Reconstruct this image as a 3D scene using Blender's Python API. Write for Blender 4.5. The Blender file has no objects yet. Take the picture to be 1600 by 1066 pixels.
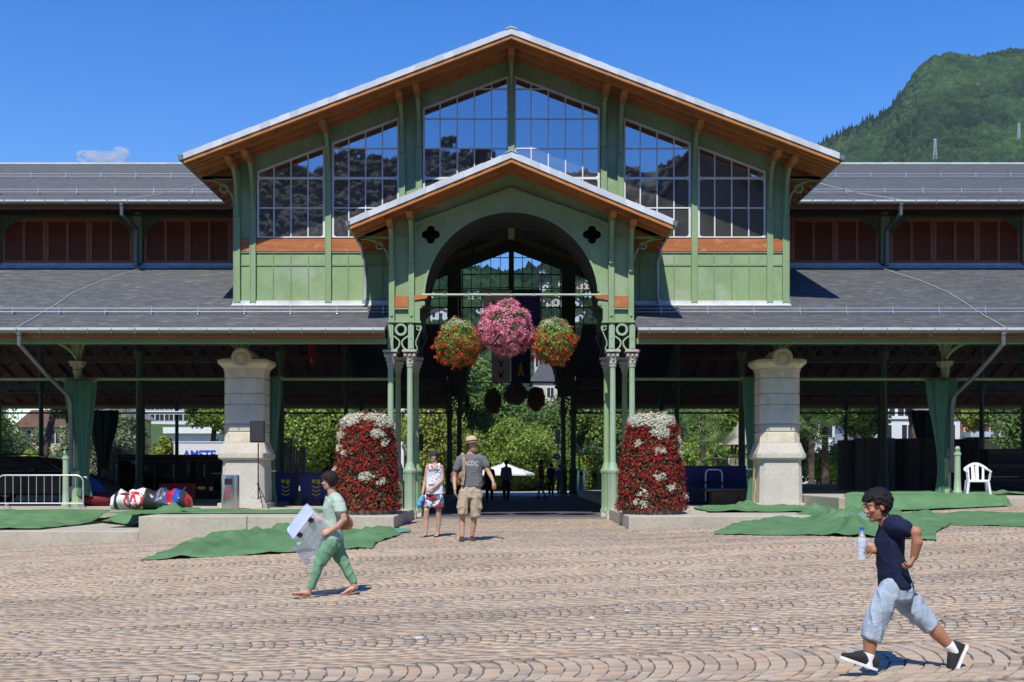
import bpy, bmesh, math, random
import numpy as np
from math import sin, cos, pi, radians, sqrt, tan, atan2
from mathutils import Vector, Matrix, noise
from mathutils.bvhtree import BVHTree
random.seed(7); np.random.seed(7)
S = bpy.context.scene
# ---------------------------------------------------------------- camera, sky, sun, exposure
F = 1800.0; HZ = 737.0; CX = 799.0; CZ = 1.28          # focal length, horizon row, axis column of the photograph; eye height
cam = bpy.data.cameras.new('camera'); camo = bpy.data.objects.new('camera', cam)
S.collection.objects.link(camo); S.camera = camo
camo.location = (0, 0, CZ); camo.rotation_euler = (pi/2, 0, 0)
cam.sensor_width = 36; cam.lens = F/1600*36; cam.shift_x = 1/1600; cam.shift_y = (HZ-533)/1600
cam.clip_start = .1; cam.clip_end = 20000
SUN_EL, SUN_AZ = radians(53), radians(13)              # azimuth: how far the light runs to the right of the view direction
w = bpy.data.worlds.new('World'); S.world = w; w.use_nodes = True
nt = w.node_tree; bg = nt.nodes['Background']; sky = nt.nodes.new('ShaderNodeTexSky')
sky.sky_type = 'NISHITA'; sky.sun_disc = False; sky.sun_elevation = SUN_EL; sky.sun_rotation = pi + SUN_AZ
sky.air_density = 1.2; sky.dust_density = .05; sky.ozone_density = 4.0; sky.altitude = 400
hs = nt.nodes.new('ShaderNodeHueSaturation'); hs.inputs['Saturation'].default_value = 1.42; hs.inputs['Value'].default_value = 1.03; hs.inputs['Hue'].default_value = .517
nt.links.new(sky.outputs[0], hs.inputs['Color']); nt.links.new(hs.outputs[0], bg.inputs[0]); bg.inputs[1].default_value = .15
sl = bpy.data.lights.new('sun', 'SUN'); sl.energy = 4.9; sl.angle = radians(.5); sl.color = (1, .95, .86)
slo = bpy.data.objects.new('sun', sl); S.collection.objects.link(slo); slo.location = (-20, -60, 80)
sd = Vector((sin(SUN_AZ)*cos(SUN_EL), cos(SUN_AZ)*cos(SUN_EL), -sin(SUN_EL)))
slo.rotation_euler = sd.to_track_quat('-Z', 'Y').to_euler()
S.view_settings.view_transform = 'Standard'; S.view_settings.look = 'None'
S.view_settings.exposure = 0.17; S.view_settings.gamma = 1; S.view_settings.use_curve_mapping = False
S.cycles.max_bounces = 6; S.cycles.transparent_max_bounces = 24; S.cycles.diffuse_bounces = 5; S.cycles.glossy_bounces = 3
S.cycles.volume_bounces = 1; S.cycles.use_denoising = True; S.cycles.caustics_reflective = False; S.cycles.caustics_refractive = False

def P(px, py, D): return Vector(((px-CX)*D/F, D, CZ+(HZ-py)*D/F))
def X_(px, D): return (px-CX)*D/F
def Z_(py, D): return CZ+(HZ-py)*D/F
def sst(a, b, x):
    t = min(1, max(0, (x-a)/(b-a))); return t*t*(3-2*t)
def zg(x, y):
    """height of the plaza: level in the passage, falling to the left and rising to the right"""
    k = sst(15, 24, y); s = 1 if x > 0 else -1
    soft = max(0, abs(x)-2.6)*s
    soft = max(-14, min(14, soft)); xx = max(-14, min(14, x))
    g = .045*(xx*(1-k)+soft*k)
    g *= 1-sst(33, 36, y)
    return g - .16*(1-sst(14, 20, y)) - .02*sst(4, -30, y)

# ---------------------------------------------------------------- object helpers
COL = S.collection
ROOT = {}                                              # object name -> world origin its mesh coordinates are relative to
def link(o, parent=None):
    COL.objects.link(o)
    if parent is not None: o.parent = parent
    return o
def tag(o, label=None, cat=None, group=None, kind=None):
    if label: o['label'] = label
    if cat: o['category'] = cat
    if group: o['group'] = group
    if kind: o['kind'] = kind
    elif cat: o['kind'] = 'thing'
    return o
def thing(name, label, cat, loc=(0, 0, 0), group=None, rz=0):
    o = bpy.data.objects.new(name, None); o.empty_display_size = .2; link(o)
    o.location = loc; o.rotation_euler[2] = rz; ROOT[o.name] = Vector(loc)
    return tag(o, label, cat, group)
def base_of(parent):
    while parent is not None:
        if parent.name in ROOT: return ROOT[parent.name]
        parent = parent.parent
    return Vector((0, 0, 0))
class MB:
    """collects geometry in world (or local) coordinates, then links it as one mesh object"""
    def __init__(s): s.v = []; s.f = []; s.m = []; s.mi = 0
    def add(s, vs, fs):
        b = len(s.v); s.v += [tuple(v) for v in vs]; s.f += [tuple(b+i for i in f) for f in fs]; s.m += [s.mi]*len(fs); return s
    def box(s, x0, x1, y0, y1, z0, z1):
        return s.add([(x0,y0,z0),(x1,y0,z0),(x1,y1,z0),(x0,y1,z0),(x0,y0,z1),(x1,y0,z1),(x1,y1,z1),(x0,y1,z1)],
                     [(0,3,2,1),(4,5,6,7),(0,1,5,4),(1,2,6,5),(2,3,7,6),(3,0,4,7)])
    def bbox(s, x0, x1, y0, y1, z0, z1, b=.02):
        """box with chamfered edges"""
        v = []; 
        xs, ys, zs = (x0, x1), (y0, y1), (z0, z1)
        bm = bmesh.new(); bmesh.ops.create_cube(bm, size=1)
        for q in bm.verts: q.co = Vector((xs[q.co.x > 0], ys[q.co.y > 0], zs[q.co.z > 0]))
        bmesh.ops.bevel(bm, geom=bm.edges[:], offset=b, segments=1, affect='EDGES', profile=.5)
        bmesh.ops.recalc_face_normals(bm, faces=bm.faces); bm.verts.index_update()
        s.add([q.co for q in bm.verts], [[q.index for q in f.verts] for f in bm.faces]); bm.free(); return s
    def obox(s, c, u, v, w_):
        c, u, v, w_ = map(Vector, (c, u, v, w_))
        vs = [c-u-v-w_, c+u-v-w_, c+u+v-w_, c-u+v-w_, c-u-v+w_, c+u-v+w_, c+u+v+w_, c-u+v+w_]
        return s.add(vs, [(0,3,2,1),(4,5,6,7),(0,1,5,4),(1,2,6,5),(2,3,7,6),(3,0,4,7)])
    def bar(s, a, b, wd, ht, up=(0, 0, 1)):
        a, b = Vector(a), Vector(b); d = b-a; L = d.length; d.normalize(); up = Vector(up)
        sd_ = d.cross(up)
        if sd_.length < 1e-5: sd_ = d.cross(Vector((1, 0, 0)))
        sd_.normalize(); u2 = sd_.cross(d)
        return s.obox((a+b)/2, sd_*wd/2, d*L/2, u2*ht/2)
    def tube(s, pts, r, n=8, cap=True):
        pts = [Vector(p) for p in pts]; rs = r if isinstance(r, (list, tuple)) else [r]*len(pts)
        vs = []; k = len(pts); prev = None
        for i, p in enumerate(pts):
            d = (pts[min(i+1, k-1)]-pts[max(i-1, 0)]).normalized()
            if prev is None:
                a = d.cross(Vector((0, 0, 1)))
                if a.length < 1e-3: a = d.cross(Vector((0, 1, 0)))
            else: a = prev-d*prev.dot(d)
            a.normalize(); prev = a; b = d.cross(a)
            for j in range(n):
                t = 2*pi*j/n; vs.append(p+(a*cos(t)+b*sin(t))*rs[i])
        fs = [(i*n+j, i*n+(j+1) % n, (i+1)*n+(j+1) % n, (i+1)*n+j) for i in range(k-1) for j in range(n)]
        if cap: fs += [tuple(range(n-1, -1, -1)), tuple(range((k-1)*n, k*n))]
        return s.add(vs, fs)
    def lathe(s, prof, c=(0, 0, 0), n=16, a0=0.0):
        """prof: list of (radius, z)"""
        vs = []; k = len(prof)
        for r, z in prof:
            for j in range(n):
                t = 2*pi*j/n+a0; vs.append((c[0]+r*cos(t), c[1]+r*sin(t), c[2]+z))
        fs = [(i*n+j, i*n+(j+1) % n, (i+1)*n+(j+1) % n, (i+1)*n+j) for i in range(k-1) for j in range(n)]
        fs += [tuple(range(n-1, -1, -1)), tuple(range((k-1)*n, k*n))]
        return s.add(vs, fs)
    def prism(s, poly, y0, y1, axis='y'):
        """poly: (a,b) outline extruded from y0 to y1; axis y: (x,z), axis x: (y,z), axis z: (x,y)"""
        n = len(poly)
        def mk(p, t): return {'y': (p[0], t, p[1]), 'x': (t, p[0], p[1]), 'z': (p[0], p[1], t)}[axis]
        vs = [mk(p, y0) for p in poly]+[mk(p, y1) for p in poly]
        fs = [tuple(range(n)), tuple(range(2*n-1, n-1, -1))]+[(i, i+n, (i+1) % n+n, (i+1) % n) for i in range(n)]
        return s.add(vs, fs)
    def sphere(s, c, r, n=12, k=8, sc=(1, 1, 1)):
        c = Vector(c); vs = []
        for i in range(k+1):
            ph = pi*i/k
            for j in range(n):
                t = 2*pi*j/n; vs.append((c.x+r*sc[0]*sin(ph)*cos(t), c.y+r*sc[1]*sin(ph)*sin(t), c.z+r*sc[2]*cos(ph)))
        fs = [(i*n+j, (i+1)*n+j, (i+1)*n+(j+1) % n, i*n+(j+1) % n) for i in range(k) for j in range(n)]
        return s.add(vs, fs)
    def build(s, name, mats, parent=None, smooth=False, local=False, tint=None, fix=True):
        me = bpy.data.meshes.new(name)
        o = base_of(parent)
        v = s.v if local else [(a-o[0], b-o[1], c-o[2]) for a, b, c in s.v]
        me.from_pydata(v, [], s.f)
        if not isinstance(mats, (list, tuple)): mats = [mats]
        for m in mats: me.materials.append(m)
        if any(s.m): me.polygons.foreach_set('material_index', s.m)
        if fix and len(s.f) < 60000:
            bm = bmesh.new(); bm.from_mesh(me); bmesh.ops.remove_doubles(bm, verts=bm.verts, dist=1e-6)
            bmesh.ops.recalc_face_normals(bm, faces=bm.faces); bm.to_mesh(me); bm.free()
        if smooth: smooth_mesh(me, smooth if smooth is not True else 40)
        me.update()
        ob = bpy.data.objects.new(name, me); link(ob, parent)
        return ob
def smooth_mesh(me, ang=40):
    me.polygons.foreach_set('use_smooth', [True]*len(me.polygons))
    bm = bmesh.new(); bm.from_mesh(me)
    for e in bm.edges:
        if len(e.link_faces) == 2 and e.link_faces[0].normal.angle(e.link_faces[1].normal, 0) > radians(ang): e.smooth = False
    bm.to_mesh(me); bm.free()
def inst(o, parent, loc=(0, 0, 0), name=None, rot=None, scale=None):
    """copy of a piece sharing its mesh"""
    c = o.copy(); link(c, parent); c.location = Vector(loc)
    if rot: c.rotation_euler = rot
    if scale: c.scale = scale
    return c
def copy_tree(o, loc=None, parent=None, label=None, rz=None):
    c = o.copy(); link(c, parent)
    if loc is not None: c.location = loc; ROOT[c.name] = Vector(loc)
    if rz is not None: c.rotation_euler[2] = rz
    if label: c['label'] = label
    for ch in list(o.children): copy_tree(ch, None, c)
    return c
def np_mesh(name, V, Fq, mats, parent=None, tint=None, smooth=False, mat_idx=None):
    """V (n,3) world coordinates, Fq (m,k) faces of equal size; tint: (n,) or (n,3) point attribute 'tint'"""
    me = bpy.data.meshes.new(name); V = np.asarray(V, np.float32)-np.array(base_of(parent), np.float32); Fq = np.asarray(Fq, np.int32)
    m, k = Fq.shape
    me.vertices.add(len(V)); me.vertices.foreach_set('co', V.ravel())
    me.loops.add(m*k); me.loops.foreach_set('vertex_index', Fq.ravel())
    me.polygons.add(m); me.polygons.foreach_set('loop_start', np.arange(0, m*k, k, dtype=np.int32))
    try: me.polygons.foreach_set('loop_total', np.full(m, k, np.int32))
    except Exception: pass
    if not isinstance(mats, (list, tuple)): mats = [mats]
    for q in mats: me.materials.append(q)
    if mat_idx is not None: me.polygons.foreach_set('material_index', np.asarray(mat_idx, np.int32))
    if smooth: me.polygons.foreach_set('use_smooth', np.ones(m, bool))
    me.update(calc_edges=True)
    if tint is not None:
        a = me.attributes.new('tint', 'FLOAT', 'POINT'); a.data.foreach_set('value', np.asarray(tint, np.float32))
    me.validate()
    ob = bpy.data.objects.new(name, me); link(ob, parent); return ob

# ---------------------------------------------------------------- materials
def new_mat(name):
    m = bpy.data.materials.new(name); m.use_nodes = True; t = m.node_tree; t.nodes.clear()
    out = t.nodes.new('ShaderNodeOutputMaterial'); b = t.nodes.new('ShaderNodeBsdfPrincipled')
    t.links.new(b.outputs[0], out.inputs[0]); return m, t, b, out
def ramp(t, fac, stops, interp='LINEAR'):
    r = t.nodes.new('ShaderNodeValToRGB'); r.color_ramp.interpolation = interp
    e = r.color_ramp.elements
    while len(e) < len(stops): e.new(.5)
    for q, (p, c) in zip(e, stops): q.position = p; q.color = (*c, 1) if len(c) == 3 else c
    t.links.new(fac, r.inputs[0]); return r.outputs[0]
def tex_noise(t, scale, detail=4, rough=.6, stretch=None, coord='Object'):
    tc = t.nodes.new('ShaderNodeTexCoord'); n = t.nodes.new('ShaderNodeTexNoise')
    n.inputs['Scale'].default_value = scale; n.inputs['Detail'].default_value = detail; n.inputs['Roughness'].default_value = rough
    src = tc.outputs[coord]
    if stretch:
        mp = t.nodes.new('ShaderNodeMapping'); mp.inputs['Scale'].default_value = stretch
        t.links.new(src, mp.inputs[0]); src = mp.outputs[0]
    t.links.new(src, n.inputs['Vector']); return n.outputs['Fac']
def mixc(t, fac, a, b, mode='MIX'):
    m = t.nodes.new('ShaderNodeMix'); m.data_type = 'RGBA'; m.blend_type = mode
    for k, v in ((0, fac), (6, a), (7, b)):
        if hasattr(v, 'is_linked') or hasattr(v, 'links'): t.links.new(v, m.inputs[k])
        elif k == 0: m.inputs[0].default_value = v
        else: m.inputs[k].default_value = (*v, 1)
    return m.outputs[2]
def sc(c, k): return tuple(max(0, min(1, x*k)) for x in c)
def M(name, col, rough=.7, var=.18, scale=2.5, bump=0., bscale=40, metal=0., spec=.4, dirt=None, dscale=.8, stretch=None, fine=.08, dlo=.5, dhi=.75):
    m, t, b, out = new_mat(name)
    c = ramp(t, tex_noise(t, scale, 5, .65, stretch), [(.3, sc(col, 1-var)), (.7, sc(col, 1+var))])
    if fine:
        c2 = ramp(t, tex_noise(t, scale*14, 3, .7, stretch), [(.3, (1-fine*2,)*3), (.7, (1, 1, 1))]); c = mixc(t, 1.0, c, c2, 'MULTIPLY')
    if dirt:
        f = ramp(t, tex_noise(t, dscale, 6, .7), [(dlo, (0, 0, 0)), (dhi, (1, 1, 1))]); c = mixc(t, f, c, dirt)
    t.links.new(c, b.inputs['Base Color'])
    b.inputs['Roughness'].default_value = rough; b.inputs['Metallic'].default_value = metal; b.inputs['Specular IOR Level'].default_value = spec
    if bump:
        bp = t.nodes.new('ShaderNodeBump'); bp.inputs['Strength'].default_value = min(1, bump); bp.inputs['Distance'].default_value = .01*max(1, bump)
        t.links.new(tex_noise(t, bscale, 4, .6, stretch), bp.inputs['Height']); t.links.new(bp.outputs[0], b.inputs['Normal'])
    return m
def M_tint(name, stops, rough=.8, bump=.3, bscale=60, src='attr', var=.15, scale=3, interp='LINEAR', translucent=0, stretch=None, spec=.3, big=0):
    """colour picked per piece: from the point attribute 'tint', or from the object's own random number"""
    m, t, b, out = new_mat(name)
    if src == 'attr':
        a = t.nodes.new('ShaderNodeAttribute'); a.attribute_name = 'tint'; f = a.outputs['Fac']
    else:
        a = t.nodes.new('ShaderNodeObjectInfo'); f = a.outputs['Random']
    c = ramp(t, f, stops, interp)
    if var:
        n = ramp(t, tex_noise(t, scale, 5, .7, stretch), [(.3, (1-var,)*3), (.7, (1+var,)*3)]); c = mixc(t, 1.0, c, n, 'MULTIPLY')
    if big:
        n = ramp(t, tex_noise(t, .22, 5, .62, (1, 2.2, 1)), [(.34, (1-big,)*3), (.52, (1, 1, 1)), (.75, (1+big*.3,)*3)]); c = mixc(t, 1.0, c, n, 'MULTIPLY')
    t.links.new(c, b.inputs['Base Color']); b.inputs['Roughness'].default_value = rough; b.inputs['Specular IOR Level'].default_value = spec
    if bump:
        bp = t.nodes.new('ShaderNodeBump'); bp.inputs['Strength'].default_value = bump; bp.inputs['Distance'].default_value = .01
        t.links.new(tex_noise(t, bscale, 3, .6, stretch), bp.inputs['Height']); t.links.new(bp.outputs[0], b.inputs['Normal'])
    if translucent:
        tr = t.nodes.new('ShaderNodeBsdfTranslucent'); t.links.new(c, tr.inputs[0])
        mx = t.nodes.new('ShaderNodeMixShader'); mx.inputs[0].default_value = translucent
        t.links.new(b.outputs[0], mx.inputs[1]); t.links.new(tr.outputs[0], mx.inputs[2]); t.links.new(mx.outputs[0], out.inputs[0])
    return m
def M_glass(name, tint=(.5, .55, .6), refl=.2, rough=.02, rc=(1, 1, 1), wavy=0):
    m, t, b, out = new_mat(name); t.nodes.remove(b)
    tr = t.nodes.new('ShaderNodeBsdfTransparent'); tr.inputs[0].default_value = (*tint, 1)
    gl = t.nodes.new('ShaderNodeBsdfGlossy'); gl.inputs['Roughness'].default_value = rough; gl.inputs[0].default_value = (*rc, 1)
    if wavy:
        bp = t.nodes.new('ShaderNodeBump'); bp.inputs['Strength'].default_value = wavy; bp.inputs['Distance'].default_value = .02
        t.links.new(tex_noise(t, .9, 1, .4), bp.inputs['Height']); t.links.new(bp.outputs[0], gl.inputs['Normal'])
    fr = t.nodes.new('ShaderNodeFresnel'); fr.inputs[0].default_value = 1.5
    if wavy:  # every pane sits at its own slight angle
        oi = t.nodes.new('ShaderNodeObjectInfo'); wn = t.nodes.new('ShaderNodeTexWhiteNoise'); wn.noise_dimensions = '1D'; t.links.new(oi.outputs['Random'], wn.inputs['W'])
        v1 = t.nodes.new('ShaderNodeVectorMath'); v1.operation = 'SUBTRACT'; v1.inputs[1].default_value = (.5, .5, .5); t.links.new(wn.outputs['Color'], v1.inputs[0])
        v2 = t.nodes.new('ShaderNodeVectorMath'); v2.operation = 'SCALE'; v2.inputs['Scale'].default_value = .009; t.links.new(v1.outputs[0], v2.inputs[0])
        v3 = t.nodes.new('ShaderNodeVectorMath'); v3.operation = 'ADD'; t.links.new(v2.outputs[0], v3.inputs[0]); t.links.new(bp.outputs[0], v3.inputs[1])
        v4 = t.nodes.new('ShaderNodeVectorMath'); v4.operation = 'NORMALIZE'; t.links.new(v3.outputs[0], v4.inputs[0]); t.links.new(v4.outputs[0], gl.inputs['Normal'])
        df = t.nodes.new('ShaderNodeBsdfDiffuse'); df.inputs[0].default_value = (.5, .49, .46, 1); m2 = t.nodes.new('ShaderNodeMixShader'); dn = ramp(t, tex_noise(t, 1.3, 5, .7), [(.35, (.08, .08, .08)), (.8, (.24, .24, .24))])
        t.links.new(dn, m2.inputs[0]); t.links.new(tr.outputs[0], m2.inputs[1]); t.links.new(df.outputs[0], m2.inputs[2]); tr = m2
    ad = t.nodes.new('ShaderNodeMath'); ad.operation = 'ADD'; ad.use_clamp = True; ad.inputs[1].default_value = refl-.04
    t.links.new(fr.outputs[0], ad.inputs[0])
    mx = t.nodes.new('ShaderNodeMixShader'); t.links.new(ad.outputs[0], mx.inputs[0]); t.links.new(tr.outputs[0], mx.inputs[1]); t.links.new(gl.outputs[0], mx.inputs[2])
    t.links.new(mx.outputs[0], out.inputs[0]); return m

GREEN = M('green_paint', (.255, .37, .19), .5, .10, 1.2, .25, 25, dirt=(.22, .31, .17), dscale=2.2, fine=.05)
GREEN2 = M('green_sheet_paint', (.255, .375, .175), .55, .14, 1.0, .5, 3, dirt=(.33, .40, .28), dscale=1.1, fine=.08, dlo=.48, dhi=.68, stretch=(1, 1, .5))
GREENC = M('pale_green_column_paint', (.31, .43, .29), .45, .08, 3, .2, 60, dirt=(.31, .42, .28), dscale=4, fine=.05)
GREEN_SHADE = M('shaded_green_ironwork', (.05, .085, .055), .55, .15, 3)  # darker copy of the green paint; shade is put into its colour
IRON_SHADE = M('iron_and_shade', (.022, .026, .026), .6, .2, 3)  # railing iron; also far windows and arch plate, painted dark for shade
STONEC = M('capital_stone_paint', (.47, .45, .40), .8, .15, 12, .6, 60, dirt=(.22, .20, .17), dscale=9)
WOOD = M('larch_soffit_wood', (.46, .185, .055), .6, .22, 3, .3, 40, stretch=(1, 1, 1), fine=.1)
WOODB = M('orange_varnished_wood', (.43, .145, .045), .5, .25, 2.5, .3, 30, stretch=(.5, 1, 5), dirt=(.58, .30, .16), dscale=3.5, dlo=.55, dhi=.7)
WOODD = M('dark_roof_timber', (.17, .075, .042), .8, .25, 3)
SHUT = M('brown_shutter_wood', (.38, .125, .065), .6, .2, 4, stretch=(1, 1, 4))
ZINC = M('zinc_sheet', (.40, .44, .48), .42, .1, 2, metal=.35, dirt=(.3, .33, .36), dscale=3)
ZINCP = M_tint('zinc_verge_plates', [(0, (.46, .50, .54)), (1, (.60, .64, .68))], .4, .1, 20, 'object', .08)
GUTT = M('grey_green_gutter_zinc', (.20, .23, .22), .4, .15, 2, metal=.5)
STEEL = M('bright_steel_rail', (.62, .65, .68), .3, .08, 5, metal=.6)
FLASH = M('pale_zinc_flashing', (.60, .62, .62), .5, .15, 2.5, dirt=(.36, .38, .38), dscale=2)
SLATE = M_tint('slates', [(0, (.068, .079, .089)), (.6, (.080, .091, .101)), (.95, (.092, .101, .11)), (1, (.11, .113, .115))], .62, .35, 25, 'attr', .2, 6, stretch=(1, 3, 1), spec=.35)
SLATEW = M_tint('weathered_slates', [(0, (.064, .069, .074)), (.6, (.076, .081, .085)), (.95, (.094, .098, .10)), (1, (.135, .135, .13))], .62, .35, 25, 'attr', .3, 1.6, stretch=(1, 3, 1), spec=.35)
SLATEU = M('slate_underlay', (.04, .04, .045), .9)
WHITEF = M('white_window_paint', (.74, .75, .73), .45, .06, 5)
CONC = M('exposed_aggregate_concrete', (.50, .455, .36), .85, .1, 1.2, .6, 90, dirt=(.36, .32, .24), dscale=1.1, fine=.12)
STONE = M('limestone_blocks', (.78, .70, .55), .85, .12, 1.5, .6, 50, dirt=(.54, .46, .34), dscale=1.8, fine=.1)
ROUGHG = M('granite_plinth', (.64, .60, .52), .9, .08, 2, .8, 90, fine=.16)
CARPET = M('green_felt_carpet', (.10, .205, .09), .95, .13, 1.5, .5, 120, spec=.1, dirt=(.135, .25, .12), dscale=1.2, dlo=.45, dhi=.7)
CARPETB = M('carpet_backing', (.13, .27, .20), .9, .1, 2, spec=.1)
CURT = M('green_curtain_canvas', (.075, .19, .12), .85, .1, 2, spec=.2)
GLASSN = M_glass('gable_window_glass', (.40, .42, .45), .36, .015, (.92, .93, 1.0), .06)
GLASSF = M_glass('clear_pane_glass', (.86, .90, .93), .06)
BLACK = M('black_plastic', (.018, .018, .02), .5, .2, 4)
WHITE = M('white_plastic', (.80, .80, .80), .35, .03, 4)
CHROME = M('brushed_steel', (.55, .56, .57), .28, .06, 8, metal=.9)
GALV = M('galvanised_tube', (.62, .64, .66), .35, .08, 8, metal=.5)
# ---------------------------------------------------------------- ground
ASPH = M('hall_asphalt', (.10, .10, .105), .85, .15, 1.5, .4, 60)
SETTS = [(0, (0.299, 0.247, 0.192)), (0.14, (0.367, 0.292, 0.213)), (0.3, (0.413, 0.332, 0.243)), (0.46, (0.448, 0.348, 0.243)), (0.58, (0.447, 0.317, 0.208)), (0.68, (0.418, 0.33, 0.238)), (0.82, (0.442, 0.363, 0.266)), (0.92, (0.363, 0.274, 0.2)), (1, (0.467, 0.338, 0.223))]
SETTM = M_tint('porphyry_setts', SETTS, .82, .25, 45, 'attr', .16, 8, big=.2)
SETTO = M_tint('porphyry_setts_near', SETTS, .82, .25, 45, 'object', .16, 8)
def mortar():
    m, t, b, out = new_mat('paving_joint_sand')
    c = ramp(t, tex_noise(t, 9, 6, .8), [(.3, (.10, .088, .075)), (.7, (.19, .165, .14))]); t.links.new(c, b.inputs['Base Color']); b.inputs['Roughness'].default_value = .95
    return m
def grid_obj(name, xs, ys, fz, mat, parent=None, smooth=True):
    nx, ny = len(xs), len(ys)
    V = np.array([(x, y, fz(x, y)) for y in ys for x in xs], np.float32)
    i = np.arange(nx-1)[None, :]; j = np.arange(ny-1)[:, None]; a = (j*nx+i).ravel()
    return np_mesh(name, V, np.stack([a, a+1, a+1+nx, a+nx], 1), mat, parent, smooth=smooth)
FARG = M('park_and_town_ground', (.10, .13, .06), .95, .3, .05)
ys = list(np.linspace(-60, 4, 12))+list(np.arange(5, 40, .5))+[42, 46, 52, 58, 62]
xs = [-200, -90, -50, -30]+list(np.arange(-22, 22.1, .5))+[30, 50, 90, 200]
plaza = grid_obj('plaza_ground', xs, ys, lambda x, y: zg(x, y)-.012, mortar())
tag(plaza, 'sloping plaza paved with arcs of small mixed stone setts', kind='structure')
ys = [62, 70, 90, 130, 200, 300, 500, 900, 1500, 3000]; xs = [-4000, -1500, -600, -200, -80, -30, 0, 30, 80, 200, 600, 1500, 4000]
g2 = grid_obj('ground', xs, ys, lambda x, y: -.012+max(0, y-140)*.004, FARG); tag(g2, 'park and town ground beyond the market hall', kind='structure')
ys = [-3000, -800, -300, -60]
g3 = grid_obj('rear_ground', xs, ys, lambda x, y: -.25-.0*y, FARG); tag(g3, 'ground behind the viewer', kind='structure')
# sunlit path beyond the hall
pth = MB(); pth.box(-30, 30, 59.8, 79, -.1, .004); o = pth.build('path', M('pale_path', (.42, .40, .36), .9, .1, 1)); tag(o, 'pale sunlit path behind the hall', kind='structure')
hf = MB(); hf.box(-2.55, 2.55, 31.7, 59.75, -.1, .010); o = hf.build('hall_floor', ASPH); tag(o, 'dark asphalt floor of the passage through the hall', kind='structure')
st = MB(); st.box(-2.6, 2.6, 31.0, 31.66, -.1, .03); o = st.build('threshold_step', M('worn_threshold', (.22, .21, .20), .8)); tag(o, 'worn stone threshold across the entrance passage', kind='structure')

# terraces (concrete)
def terrace(name, poly, z0, z1, label, mat=CONC, joints=()):
    b = MB(); b.prism(poly, z0, z1, 'z'); o = b.build(name, mat)
    md = o.modifiers.new('bevel', 'BEVEL'); md.width = .02; md.segments = 2; md.limit_method = 'ANGLE'
    return tag(o, label, kind='structure')
TZ = .28
terrace('terrace', [(-8.32, 25.7), (-2.62, 25.7), (-2.62, 30.9), (-3.5, 31.7), (-3.5, 60), (-40, 60), (-40, 30.7), (-8.32, 30.7)], -1.2, TZ, 'long concrete terrace left of the entrance with blocks along its front')
terrace('terrace_step', [(-40, 25.75), (-8.33, 25.75), (-8.33, 30.68), (-40, 30.68)], -1.5, -.05, 'low wide concrete step in front of the left terrace')
terrace('terrace', [(2.62, 25.7), (7.4, 26.1), (8.0, 28.5), (8.08, 60), (3.5, 60), (3.5, 31.7), (2.62, 30.9)], -1.0, TZ+.003, 'concrete terrace block right of the entrance')
terrace('terrace_slab', [(8.1, 28.5), (40, 28.5), (40, 60), (8.1, 60)], -.5, .64, 'raised concrete slab carrying the right wing')
for x in (-5.9,):
    b = MB(); b.box(x-.006, x+.006, 25.688, 25.70, -.3, TZ+.002); tag(b.build('terrace_joint', BLACK), 'dark joint in the left terrace front', kind='structure')

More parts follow.
